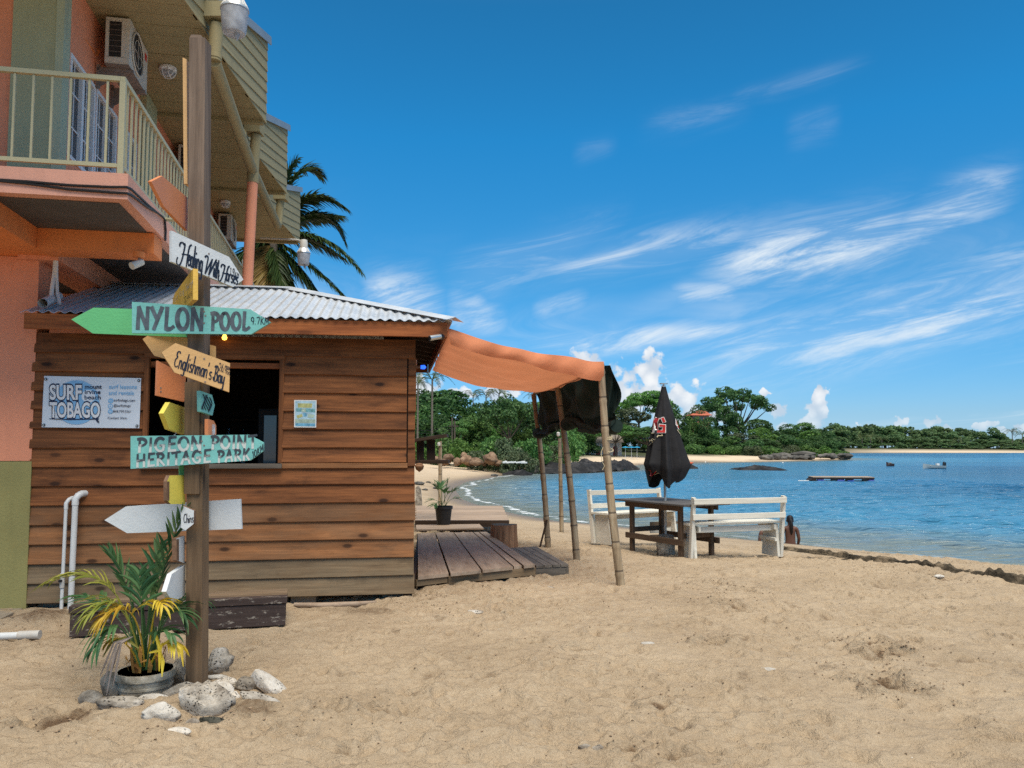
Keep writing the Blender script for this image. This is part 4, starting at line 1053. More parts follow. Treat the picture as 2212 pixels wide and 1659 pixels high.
def build_fixtures():
    ac_unit(2.42, -0.955, 6.085, 'first ivory air conditioner on the coral wall, with fan facing the sea')
    ac_unit(6.35, -0.97, 6.07, 'second ivory air conditioner half hidden behind the wooden signpost')
    ac_unit(10.25, -0.97, 6.06, 'farthest ivory air conditioner, just past the wooden signpost')
    # rainwater pipe running along under the eaves
    t = thing('drainpipe', 'fat olive and coral drainpipe running down beneath the guesthouse eaves', 'drainpipe', bp(0.25, 5.2, 0))
    P0, P1, P2, P3 = at(469, 52, 9.3), at(463, 122, 9.32), at(547, 372, 12.55), at(600, 487, 16.3)
    m = MB(); m.tube([P0, P1 + Vector((0, 0, .05)), P1 - Vector((0, 0, .06))], 0.082, 16); m.build('upright', M['olive'], t, smooth=True)
    d = (P2 - P1).normalized()
    m = MB(); m.tube([P1 - Vector((0, 0, .06)), P1 + d * 0.12 - Vector((0, 0, .07)), P2 + d * 0.1], 0.080, 16); m.build('sloping_pipe', M['olive'], t, smooth=True)
    m = MB(); m.tube([P1 + Vector((0, 0, .03)), P1 + Vector((0, 0, -.03))], 0.089, 16); m.build('collar', M['olive'], t, smooth=True)
    for f_ in (0.6, 0.93):
        q = P1 + (P2 - P1) * f_; m = MB(); m.tube([q - d * .03, q + d * .03], 0.088, 16); m.build('collar', M['olive'], t, smooth=True)
    m = MB(); m.tube([P2, P2 + (P3 - P2) * 0.5, P3], 0.080, 16); m.build('sloping_pipe', M['olive'], t, smooth=True)
    q = P2 + (P3 - P2) * .62; d2 = (P3 - P2).normalized(); m = MB(); m.tube([q - d2 * .04, q + d2 * .04], 0.088, 16); m.build('collar', M['olive'], t, smooth=True)
    U = at(553, 292, 12.6); m = MB(); m.tube([U, at(548, 362, 12.6), at(546, 392, 12.5)], 0.082, 16); m.build('upright', M['olive'], t, smooth=True)
    U = at(606, 432, 16.3); m = MB(); m.tube([U, P3 + Vector((0.02, 0, 0.05)), P3 - d2 * .06], 0.080, 16); m.build('upright', M['olive'], t, smooth=True)
    top = at(546, 388, 12.5); low = at(533, 640, 12.35)
    m = MB(); m.tube([top, low, (low.x, low.y, 0)], 0.083, 18); o = m.build('downpipe', M['coral_wall'], t, smooth=True); o['label'] = 'coral painted lower length of the pipe'
    m = MB(); m.tube([top + Vector((0, 0, -.06)), top + Vector((0, 0, .12))], 0.092, 16); m.build('collar', M['olive'], t, smooth=True)
    for (px, py, D) in ((466, 30, 9.3), (549, 278, 12.6), (607, 424, 16.3)):
        c = at(px, py, D); m = MB(); m.box((c.x - .13, c.y - .12, c.z - .09), (c.x + .13, c.y + .12, c.z + .10)); m.build('gutter_box', M['olive'], t)
    # yard lamps
    def lamp(px, py, D, label, s=1.0):
        c = at(px, py, D)
        t = thing('yard_lamp', label, 'lamp', (c.x, c.y, c.z), 'drum shaped yard lamps under the eaves')
        m = MB(); r = 0.148 * s
        m.lathe([(r, 0.0), (r * .985, -0.05 * s), (r * .86, -0.25 * s), (r * .80, -0.275 * s), (r * .3, -0.285 * s), (0.001, -0.285 * s)], 40, (c.x, c.y, c.z)); m.build('diffuser', M['lamp_glass'], t, smooth=True)
        m = MB()
        pr = [(r * 1.04, -0.012 * s), (r * 1.04, 0.004 * s), (r * .70, 0.10 * s), (r * .62, 0.115 * s)]
        m.lathe(pr, 36, (c.x, c.y, c.z)); m.build('reflector_rim', M['silver'], t, smooth=True)
        m = MB()
        for k in range(22):
            an = k / 22 * 2 * math.pi; ca, sa = math.cos(an), math.sin(an)
            m.bar((c.x + ca * r * 1.0, c.y + sa * r * 1.0, c.z + .012 * s), (c.x + ca * r * .66, c.y + sa * r * .66, c.z + .108 * s), 0.012 * s, 0.010 * s)
        m.build('rib', M['white_edge'], t)
        m = MB(); m.lathe([(r * .6, 0.112 * s), (r * .6, 0.24 * s), (r * .5, 0.31 * s), (0.01, 0.32 * s)], 20, (c.x, c.y, c.z)); m.build('housing', M['ac_white'], t, smooth=True)
        m = MB(); m.lathe([(0.03 * s, -0.284 * s), (0.028 * s, -0.31 * s), (0.004, -0.37 * s)], 12, (c.x + r * .25, c.y - .02, c.z)); m.build('drip_point', M['lamp_glass'], t, smooth=True)
        w = BO + BE2 * (c - BO).dot(BE2) + BE1 * (-0.3); m = MB(); m.tube([(c.x, c.y, c.z + .27 * s), (c.x - 0.2, c.y + .05, c.z + .33 * s), (w.x, w.y + .1, c.z + .33 * s)], 0.022 * s, 8); m.build('arm', M['ac_white'], t, smooth=True)
    lamp(507, 21, 8.45, 'large ribbed drum lamp hanging at the top of the picture by the olive siding')
    lamp(656, 547, 18.3, 'smaller drum lamp hanging far off in front of the palm fronds', 1.02)
    # round bulkhead lights with wire guards on the soffit
    for (px, py, D, lab, rr) in ((363, 149, 10.2, 'round caged bulkhead light on the olive soffit beside the first air conditioner', .11), (487, 426, 15.9, 'small square caged light on the soffit above the farthest air conditioner', .10)):
        c = at(px, py, D); c.z = 6.655
        t = thing('bulkhead_light', lab, 'light', c)
        m = MB(); m.lathe([(rr, 0), (rr, -0.03), (rr * .8, -0.05)], 24, c); m.build('rim', M['window_white'], t, smooth=True)
        m = MB(); m.lathe([(rr * .8, -0.048), (rr * .7, -0.085), (rr * .3, -0.11), (0.002, -0.115)], 20, c); m.build('bowl', M['lamp_glass'], t, smooth=True)
        m = MB()
        for s_ in (-0.35, 0.35):
            for ax in (0, 1):
                pts = []
                for k in range(9):
                    u_ = -1 + k / 4; x = u_ * rr * .92; zz = -0.035 - 0.095 * max(0, 1 - u_ * u_) ** .5
                    pts.append((c.x + (x if ax == 0 else s_ * rr), c.y + (s_ * rr if ax == 0 else x), c.z + zz))
                m.tube(pts, 0.006, 5)
        m.build('wire_guard', M['window_white'], t)
    # conduit on the coral wall, running to the first air conditioner
    t = MB(); pts = [at(139, 18, 8.12), at(141, 27, 8.12), at(205, 117, 9.0), at(210, 119, 9.05), at(213, 108, 9.08), at(207, 106, 9.05)]
    t.tube(pts, 0.016, 8); o = t.build('wall_conduit', M['orange_wall'], smooth=True); tag(o, 'thin orange conduit slanting down the coral wall above the windows', 'conduit')
    t = MB(); t.tube([at(139, 16, 8.05), at(135, 100, 8.05), at(130, 250, 8.05), at(127, 362, 8.05)], 0.010, 6); o = t.build('corner_conduit', M['bracket'], smooth=True); tag(o, 'thin weathered conduit running down the corner of the green wall', 'conduit')
    # black cables slung along the slab edge
    for i, (off, lab) in enumerate(((0, 'upper black cable along the pink balcony edge'), (9, 'lower black cable sagging along the pink balcony edge'))):
        fz = lambda px, py: hit(px, py, BO - BE2 * .014, BE2); sz = lambda px, py: hit(px, py, BO + BE1 * .014, BE1)
        pts = [fz(-20, 387 + off * .2), fz(60, 392 + off * .5), fz(150, 400 + off), fz(240, 404 + off * 1.3), fz(274, 404 + off * 1.5)]
        pts += [sz(284, 409 + off * 1.4), sz(300, 424 + off), sz(320, 443 + off * .6), sz(340, 460), sz(352, 469), sz(356, 475)]
        if i == 0: pts += [sz(358, 498), sz(357, 520)]
        t = MB(); t.tube(pts, 0.011, 6); o = t.build('black_cable', M['black'], smooth=True); tag(o, lab, 'cable')
    p = hit(357, 474, BO + BE1 * .01, BE1)
    t = MB(); t.tube([p - BE1 * 0.25, p + BE1 * 0.16], 0.020, 8); o = t.build('cable_bracket', M['rail'], smooth=True); tag(o, 'short cream stub bracket carrying the cables off the balcony edge', 'bracket')
    # security camera under the beam end
    c = at(300, 556, 7.72)
    t = thing('security_camera', 'small white security camera under the orange beam end', 'camera', c)
    m = MB(); m.lathe([(0.052, 0.0), (0.052, -0.055)], 14, (c.x, c.y, 3.54)); m.build('base', M['orange_wall'], t, smooth=True)
    q = Vector((c.x, c.y, 3.46))
    m = MB(); m.tube([q + Vector((.01, 0, .03)), q + Vector((0.0, -.01, -.02))], 0.012, 8); m.build('arm', M['bracket'], t, smooth=True)
    m = MB(); m.tube([q + Vector((.02, .03, -.01)), q + Vector((-.035, -.07, -.075))], [0.034, 0.038], 14); m.build('body', M['ac_white'], t, smooth=True)
    # cable ducts down the pillar's side, and the cut gutter end lying on the tin roof
    t = MB(); t.tube([at(119, 560, 7.95), at(117, 590, 7.95), at(113, 620, 7.9), at(109, 655, 7.85)], [0.016, .017, .020, .020], 8); o = t.build('cable_duct', M['white_pvc'], smooth=True); tag(o, 'left of two white ducts dropping from the orange beam onto the tin roof', 'duct')
    t = MB(); t.tube([at(122, 558, 7.95), at(122, 600, 7.95), at(124, 632, 7.92), at(129, 656, 7.85)], 0.017, 8); o = t.build('cable_duct', M['white_pvc'], smooth=True); tag(o, 'right of two white ducts dropping from the orange beam onto the tin roof', 'duct')
    a = at(92, 655, 7.62); b_ = at(126, 640, 8.1); t = MB(); t.tube([a, b_], 0.045, 16, False); o = t.build('gutter_offcut', M['white_pvc'], smooth=True); tag(o, 'short white gutter offcut lying on the tin roof beside the coral pillar', 'pipe')
build_guesthouse()
build_fixtures()
# ------------------------------------------------------------------ the timber beach bar
HT = 0.150
HE1 = Vector((1, HT, 0)).normalized(); HE2 = Vector((-HT, 1, 0)).normalized()
_hr = gnd(893, 1291); HO = Vector((_hr.x, _hr.y, 0))          # front right corner at the sand
def hp(a, b, z): return HO + HE1 * a + HE2 * b + Vector((0, 0, z))
HM = Matrix((HE1, HE2, Vector((0, 0, 1)))).transposed().to_4x4(); HM.translation = HO
def on_front(px, py, off=0.0):                                # photograph point -> (along, height) on the hut's front
    P = hit(px, py, HO - HE2 * off, HE2); d = P - HO
    return d.dot(HE1), P.z
HL = on_front(66, 1000)[0]                                    # left end
ZB, ZT = on_front(893, 1281)[1], on_front(893, 737)[1]
HD = 3.3
def build_hut():
    g = thing('beach_bar', 'brown lapped timber beach bar with corrugated tin roof and serving window', 'hut', hp(HL / 2, 0, 0))
    n = 14; ex = (ZT - ZB) / n
    wx0, wz1 = on_front(326, 776); wx1, wz0 = on_front(600, 1000)
    px0, pz1 = on_front(612, 768); px1, pz0 = on_front(879, 1009)
    r = random.Random(5)
    def board(x0, x1, z, mat, parent=g, out=0.0, h=None, name='plank'):
        """a lapped board: its lower edge stands proud of the one below"""
        h = h or ex + 0.012
        PSEED[0] += 1
        L = x1 - x0
        xs = [0, L] if L < 0.6 else [0, L * .25, L * .5, L * .75, L]
        prof = [(0.0, 0.0), (-0.036 - out, 0.0), (-0.040 - out, 0.005), (-0.012 - out, h), (0.0, h)]
        vs = []
        for i, x in enumerate(xs):
            dz = r.uniform(-.003, .003)
            for (y, zz) in prof: vs.append((x, y + (r.uniform(-.002, .002) if y else 0), zz + dz))
        k = len(prof); fs = [tuple(reversed(range(k)))]
        for i in range(len(xs) - 1):
            for j in range(k): fs.append((i*k + j, (i+1)*k + j, (i+1)*k + (j+1) % k, i*k + (j+1) % k))
        fs.append(tuple((len(xs) - 1) * k + j for j in range(k)))
        fs = [tuple(reversed(f)) for f in fs]
        me = bpy.data.meshes.new(name); me.from_pydata(vs, [], fs); me.materials.append(mat); me.update()
        return link(name, me, HM @ Matrix.Translation((x0, 0, z)), parent)
    sh = MB(); sh.box((px0 + 0.01, -0.022, pz0 + 0.01), (px1 - 0.01, -0.018, pz1 - 0.01))
    shutter = link('shutter', sh.mesh('shutter', M['dark_wood']), HM, g)
    shutter['label'] = 'closed flap cut out of the lapped boards'
    for k in range(n):
        z = ZB + k * ex
        mat = M['cladding_low'] if k < 2 else (M['cladding_mid'] if k < 5 else M['cladding'])
        zc = z + ex / 2
        left0 = HL + r.uniform(-.015, .01)
        right1 = r.uniform(-0.002, 0.012)
        if wz0 - ex * .45 < zc < wz1 + ex * .45:
            board(left0, wx0 - 0.05, z, mat)
        if pz0 - ex * .3 < zc < pz1 + ex * .3:
            board(wx1 + 0.062, px0 - 0.008, z, mat) if px0 - wx1 > 0.10 else None
            lo = max(z, pz0 + 0.05); hi = min(z + ex + .012, pz1 - .005)
            if hi - lo > .05: board(px0 + 0.008, px1 - 0.008, lo, mat, shutter, 0.012, hi - lo)
            board(px1 + 0.008, right1, z, mat)
        if not (wz0 - ex * .45 < zc < wz1 + ex * .45):
            if pz0 - ex * .3 < zc < pz1 + ex * .3: board(left0, px0 - 0.008, z, mat)
            else: board(left0, right1, z, mat)
    # studs behind the boards, corner trim, the ledge of the flap
    for x in (HL + .05, wx0 - .08, wx1 + .09, -0.06):
        plank('stud', hp(x, 0.05, 0.02), hp(x, 0.05, ZT), 0.09, 0.09, M['dark_wood'], g, up=HE2)
    plank('flap_ledge', hp(px0, -0.03, pz0 + .018), hp(px1 + .005, -0.03, pz0 + .018), 0.035, 0.055, M['cladding_mid'], g)
    # serving window: frame and sill
    plank('window_frame', hp(wx0 - .05, -.022, wz1 + .035), hp(wx1 + .06, -.022, wz1 + .035), 0.05, 0.055, M['cladding'], g)
    plank('window_frame', hp(wx0 - .02, .03, wz1 - .05), hp(wx1 + .02, .03, wz1 - .05), 0.05, 0.06, M['fascia'], g)
    plank('window_frame', hp(wx0 - .025, -.022, wz0), hp(wx0 - .025, -.022, wz1 + .007), 0.05, 0.05, M['cladding'], g, up=HE2)
    plank('window_frame', hp(wx1 + .03, -.022, wz0), hp(wx1 + .03, -.022, wz1 + .007), 0.05, 0.05, M['cladding'], g, up=HE2)
    plank('window_sill', hp(wx0 - .06, -.02, wz0 - .032), hp(wx1 + .05, -.02, wz0 - .032), 0.13, 0.05, M['old_step'], g)
    # side and back walls, floor, ceiling and corner posts
    for k in range(n):
        z = ZB + k * ex + ex / 2
        plank('side_board', hp(-0.012, .02, z), hp(-0.012, HD, z), 0.022, ex - .004, M['cladding'] if k > 2 else M['cladding_low'], g)
        plank('side_board', hp(HL + .012, .02, z), hp(HL + .012, HD, z), 0.022, ex - .004, M['cladding'], g)
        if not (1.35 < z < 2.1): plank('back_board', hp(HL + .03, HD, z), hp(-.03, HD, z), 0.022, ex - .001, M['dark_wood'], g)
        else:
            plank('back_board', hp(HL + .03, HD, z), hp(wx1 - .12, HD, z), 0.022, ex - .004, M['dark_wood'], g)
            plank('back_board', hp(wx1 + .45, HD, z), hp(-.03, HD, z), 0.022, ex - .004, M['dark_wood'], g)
    f = MB(); f.box((HL + .03, HD - .03, .1), (wx1 - .12, HD - .015, ZT)); link('light_baffle', f.mesh('light_baffle', M['dark_void']), HM, g)  # dark sheet added inside the back boards to block light through their gaps
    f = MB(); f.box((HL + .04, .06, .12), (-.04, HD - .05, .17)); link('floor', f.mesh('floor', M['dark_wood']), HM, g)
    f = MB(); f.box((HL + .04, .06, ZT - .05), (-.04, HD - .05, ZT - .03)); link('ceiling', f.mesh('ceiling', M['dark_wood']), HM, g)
    for (a, b) in ((HL + .2, .2), (-.2, .2), (HL / 2, .25), (HL * .75, .22), (HL * .3, .2)):
        f = MB(); f.box((a - .13, b - .12, -.25), (a + .13, b + .12, .11)); link('footing', f.mesh('footing', M['concrete']), HM, g)
    # bar shelves inside
    for z in (1.25, 1.62, 2.0):
        plank('shelf', hp(HL + .5, HD - .16, z), hp(wx1 - .5, HD - .16, z), 0.26, 0.03, M['dark_wood'], g)
    plank('counter', hp(HL + .4, .32, wz0 - .08), hp(wx1 + .3, .32, wz0 - .08), 0.42, 0.05, M['cladding_mid'], g)
    # eaves: fascia all round, rafters, tin roof
    ov = 0.36
    fz1 = on_front(640, 690, ov)[1]; fz0 = fz1 - 0.155
    FAL = on_front(53, 700, ov)[0]; FAR = on_front(966, 715, ov)[0]
    def fl(a, b, z): return hp(a, b, z)
    zc = (fz0 + fz1) / 2
    plank('fascia_board', fl(FAL, -ov, zc), fl(FAR, -ov, zc), 0.03, fz1 - fz0, M['fascia'], g)
    plank('fascia_board', fl(FAR - .016, -ov + .016, zc), fl(FAR - .016, HD + .3, zc), 0.03, fz1 - fz0, M['fascia'], g)
    plank('fascia_board', fl(FAL + .3, HD + .3, zc), fl(FAR - .035, HD + .3, zc), 0.03, fz1 - fz0, M['fascia'], g)
    RB = HD * 0.5 + .05; RZ = fz1 + 0.72
    ridge_l = FAL + 0.02; ridge_r = on_front(451, 640)[0] + .62
    eave0, eave1 = FAL - .03, FAR + .05
    EB = -ov - .05; zE = fz1 + .012
    for k in range(9):
        x = FAL + .25 + (FAR - FAL - .4) * k / 8
        top = (x, RB - .1, RZ - .11) if x < ridge_r else None
        t_ = 1.0 if x < ridge_r else max(0.05, (eave1 - x) / (eave1 - ridge_r))
        plank('rafter', hp(x, -ov + .04, fz1 - .06), hp(x, -ov + .04 + (RB + ov - .1) * t_, fz1 - .06 + (RZ - fz1 - .04) * t_), 0.04, 0.09, M['dark_wood'], g)
    for k in range(8):
        y = .1 + (HD - .1) * k / 7
        plank('rafter', hp(FAR - .05, y, fz1 - .06), hp(-.35, y, fz1 + .05), 0.04, 0.09, M['dark_wood'], g)
    def sheet(name, f0, f1, u0, u1, vtop, pitch=0.1, amp=0.011, parent=g):
        """corrugated sheet: f0(u)->eave point, f1(u)->upper point, ribs run between them"""
        nu = max(4, int(round((u1 - u0) / pitch * 8)))
        m = MB(); N = []
        for i in range(nu + 1):
            u = u0 + (u1 - u0) * i / nu; w = amp * math.sin(2 * math.pi * u / pitch)
            a, b = f0(u), f1(u)
            for (p, s_) in ((a, 1), (b, 1)): N.append(p + Vector((0, 0, w)))
        m.v = [tuple(p) for p in N] + [tuple(Vector(p) - Vector((0, 0, .0025))) for p in N]
        q = len(N)
        for i in range(nu):
            m.f.append((2*i, 2*i + 2, 2*i + 3, 2*i + 1)); m.m.append(0)
            m.f.append((q + 2*i + 1, q + 2*i + 3, q + 2*i + 2, q + 2*i)); m.m.append(0)
            m.f.append((q + 2*i, q + 2*i + 2, 2*i + 2, 2*i)); m.m.append(0)
        return m.build(name, M['tin'], parent, smooth=True, angle=60)
    # front slope, in lapped sheets about 0.8 m wide
    def e_f(u): return hp(u, EB, zE)
    def r_f(u):
        if u <= ridge_r: return hp(u, RB, RZ)
        t_ = (eave1 - u) / (eave1 - ridge_r); return hp(u, EB + (RB - EB) * t_, zE + (RZ - zE) * t_)
    u = eave0; i = 0
    while u < eave1 - .01:
        u2 = min(u + .8, eave1 - .002)
        off = 0.003 * (i % 2)
        sheet('roof_sheet', lambda x: e_f(x) + Vector((0, 0, off)), lambda x: r_f(x) + Vector((0, 0, off)), u, u2 + (.05 if u2 < eave1 - .1 else 0), 0)
        u = u2; i += 1
    # right hip slope and back slope
    b0, b1 = EB, HD + .35
    def e_r(v): return hp(eave1, v, zE)
    def r_r(v):
        if v <= RB: t_ = (v - b0) / (RB - b0)
        else: t_ = (b1 - v) / (b1 - RB)
        return hp(eave1 + (ridge_r - eave1) * t_, v, zE + (RZ - zE) * t_)
    sheet('roof_sheet', e_r, r_r, b0 + .002, b1 - .002, 0)
    def e_b(u): return hp(u, b1, zE)
    def r_b(u):
        if u <= ridge_r: return hp(u, RB, RZ)
        t_ = (eave1 - u) / (eave1 - ridge_r); return hp(u, b1 + (RB - b1) * t_, zE + (RZ - zE) * t_)
    sheet('roof_sheet', e_b, r_b, eave0, eave1 - .002, 0)
    # folded caps along hip and ridge
    def cap(p, q):
        m = MB(); d = (q - p).normalized(); s_ = Vector((-d.y, d.x, 0)).normalized()
        for sg in (-1, 1):
            m.prism([p + Vector((0, 0, .03)), q + Vector((0, 0, .03)), q + s_ * sg * .13 + Vector((0, 0, -.012)), p + s_ * sg * .13 + Vector((0, 0, -.012))], (0, 0, .003))
        return m.build('ridge_cap', M['tin'], g)
    cap(hp(eave1 + .03, EB - .02, zE + .01), hp(ridge_r, RB, RZ))
    cap(hp(ridge_r, RB, RZ), hp(ridge_l, RB, RZ))
    cap(hp(eave1 + .03, b1, zE + .01), hp(ridge_r, RB, RZ))
    return dict(wx0=wx0, wx1=wx1, wz0=wz0, wz1=wz1, FAR=FAR, FAL=FAL, fz0=fz0, fz1=fz1, ov=ov, eave1=eave1, zE=zE, EB=EB)
HUT = build_hut()

def build_bar_contents():
    # glass-door fridge just inside the window's right side
    w = HUT
    x0, x1 = on_front(566, 900)[0], on_front(592, 900)[0]
    c = hp((x0 + x1) / 2, .9, .17)
    t = thing('drinks_fridge', 'tall glass door drinks fridge standing inside the serving window', 'fridge', c)
    X = w['wx1']
    def P(name, lo, hi, mat, par): m = MB(); m.box(lo, hi); return link(name, m.mesh(name, mat), HM, par)
    P('cabinet', (X - .36, .95, .175), (X - .08, 1.5, 2.06), M['dark_void'], t)
    d = P('door', (X - .35, .915, .30), (X - .09, .945, 2.04), M['dark_void'], t)
    P('glass', (X - .29, .905, .55), (X - .15, .913, 1.98), M['fridge_glass'], d)
    # bottles along the shelves
    r = random.Random(11)
    cols = [M['pane'], M['sky_print'], M['sign_green'], M['print_white'], M['fridge_glass'], M['ply_edge']]
    k = 0
    for z in (1.265, 1.635):
        x = HL + 1.3
        while x < X - .75:
            m = MB(); h = r.uniform(.2, .28); p = hp(x, HD - .18, z)
            m.lathe([(0.03, 0), (0.033, h * .55), (0.012, h * .72), (0.012, h), (0.001, h)], 10, p)
            o = m.build('bottle', r.choice(cols), smooth=True)
            tag(o, 'dim bottle standing on the dark shelves inside the beach bar', 'bottle', 'bottles on the bar shelves'); x += r.uniform(.11, .22); k += 1
    # strings of silver beads at the left of the window
    p = hp(on_front(353, 900)[0] + .08, .16, 0)
    m = MB(); z = on_front(353, 893)[1]
    for k in range(22): m.lathe([(0.001, 0), (.011, .006), (.011, .014), (.001, .02)], 6, (p.x + .008 * math.sin(k * 2.1), p.y, z - k * .021))
    o = m.build('bead_string', M['silver'], smooth=True); tag(o, 'short string of silver beads hanging in the dark serving window', 'beads')
    # lamps
    c = hp(*[on_front(485, 729, .10)[0], -.10, on_front(485, 729, .10)[1]])
    t = thing('bulb', 'small lit amber bulb under the hut eave beside the signpost', 'bulb', c)
    m = MB(); m.lathe([(.001, -.03), (.022, -.02), (.026, 0), (.018, .02), (.012, .035)], 14, c); m.build('glass', emit_mat('amber_glow', (1.0, .48, .06), 5.0), t, smooth=True)
    m = MB(); m.lathe([(.016, .033), (.016, .06)], 10, c); m.build('socket', M['black'], t, smooth=True)
    m = MB(); m.tube([c + Vector((0, 0, .058)), c + Vector((-.05, .03, .07)), c + Vector((-.3, .08, .075))], .006, 6); m.build('cord', M['black'], t)
    c = at(911, 793, 9.35)
    t = thing('bulb', 'small glowing blue bulb under the right eave of the hut', 'bulb', c)
    m = MB(); m.tube([c - HE1 * .012, c + HE1 * .03, c + HE1 * .05], [.022, .026, .008], 12); m.build('glass', emit_mat('blue_glow', (.02, .12, 1.0), 2.0), t, smooth=True)
    m = MB(); m.tube([c - HE1 * .07, c - HE1 * .012], [.016, .018], 10); m.build('socket', M['bracket'], t, smooth=True)
    m = MB(); q = c - HE1 * .075; m.box((q.x - .02, q.y - .02, q.z + .02), (q.x + .015, q.y + .02, q.z + .09)); m.build('junction_box', M['ac_white'], t)
    # bullet camera on the fascia's right end
    c = hp(*[on_front(945, 727, .40)[0], -.40, on_front(945, 727, .40)[1]])
    t = thing('security_camera', 'silver bullet security camera on the right end of the hut fascia', 'camera', c)
    m = MB(); m.tube([c + HE1 * .05 + HE2 * .02, c + HE1 * .03 - HE2 * .02], .03, 12); m.build('mount', M['black'], t, smooth=True)
    d = (-HE1 * .8 - HE2 * .5 + Vector((0, 0, -.22))).normalized()
    m = MB(); m.tube([c + HE1 * .03 - HE2 * .02, c + HE1 * .03 - HE2 * .02 + d * .14], [.026, .028], 14); m.build('body', M['silver'], t, smooth=True)
    e = c + HE1 * .03 - HE2 * .02 + d * .138
    m = MB(); m.tube([e, e + d * .006], .023, 12); m.build('lens', M['black'], t, smooth=True)
    # a loose black cable over the tin roof
    m = MB(); m.tube([at(452, 640, 9.3), at(478, 650, 9.1), at(503, 660, 8.9), at(507, 664, 8.85)], .008, 6); o = m.build('roof_cable', M['black'], smooth=True); tag(o, 'loose black cable looping over the tin roof right of the signpost', 'cable')
build_bar_contents()
# ------------------------------------------------------------------ lettering: built-in type for print, drawn strokes for hand lettering
def arc(cx, cy, rx, ry, a0, a1, n=10):
    return [(cx + rx * math.cos(R(a0 + (a1 - a0) * i / n)), cy + ry * math.sin(R(a0 + (a1 - a0) * i / n))) for i in range(n + 1)]
# each letter: (advance, [strokes]) in a box one unit high
CAPS = {
 'N': (.72, [[(.04, 0), (.10, 1)], [(.10, 1), (.56, .02)], [(.56, 0), (.62, 1)]]),
 'Y': (.66, [[(.02, 1), (.30, .5)], [(.62, 1), (.14, 0)]]),
 'L': (.58, [[(.16, 1), (.08, .06)], [(.06, .05), (.30, .02), (.52, .14)]]),
 'O': (.76, [arc(.36, .5, .31, .47, 110, 480, 16)]),
 'P': (.62, [[(.12, 0), (.16, 1)], [(.02, .94)] + arc(.20, .72, .36, .25, 90, -100, 10)]),
 'I': (.30, [[(.12, 0), (.16, 1)]]),
 'G': (.74, [arc(.38, .5, .33, .47, 50, 300, 14), [(.56, .10), (.62, .42)], [(.36, .42), (.66, .44)]]),
 'C': (.72, [arc(.38, .5, .33, .47, 50, 310, 14)]),
 'E': (.62, [[(.12, 0), (.16, 1)], [(.14, .97), (.58, 1.0)], [(.14, .52), (.50, .54)], [(.10, .03), (.56, .05)]]),
 'H': (.74, [[(.10, 0), (.12, 1)], [(.60, 0), (.62, 1)], [(.08, .48), (.64, .54)]]),
 'R': (.68, [[(.10, 0), (.14, 1)], [(.02, .95)] + arc(.20, .74, .34, .23, 90, -100, 9), [(.20, .50), (.60, 0)]]),
 'T': (.64, [[(.34, 0), (.36, .98)], [(.02, .93), (.66, 1.0)]]),
 'A': (.74, [[(.02, 0), (.36, 1)], [(.36, 1), (.64, 0)], [(.14, .34), (.56, .36)]]),
 'K': (.66, [[(.10, 0), (.14, 1)], [(.58, .98), (.16, .45)], [(.22, .52), (.60, 0)]]),
 'M': (.86, [[(.04, 0), (.14, 1)], [(.14, 1), (.42, .25)], [(.42, .25), (.68, 1)], [(.68, 1), (.78, 0)]]),
 '1': (.34, [[(.06, .80), (.18, 1), (.16, 0)]]),
 '9': (.60, [arc(.30, .68, .24, .30, 20, 380, 12), [(.54, .72), (.40, 0)]]),
 '7': (.58, [[(.04, .95), (.54, .98), (.22, 0)]]),
 '2': (.60, [arc(.28, .70, .24, .28, 160, -30, 8) + [(.04, .02), (.56, .04)]]),
 '6': (.60, [[(.46, 1)] + arc(.30, .32, .25, .31, 140, 500, 14)]),
 '0': (.62, [arc(.30, .5, .25, .48, 90, 450, 14)]),
 '4': (.60, [[(.40, 0), (.42, 1), (.04, .34), (.58, .36)]]),
 '.': (.22, [[(.08, .02), (.11, .06)]]),
 ' ': (.42, []), "'": (.2, [[(.10, 1.0), (.06, .78)]]),
 ':': (.2, []),
}
X = .5   # height of small letters
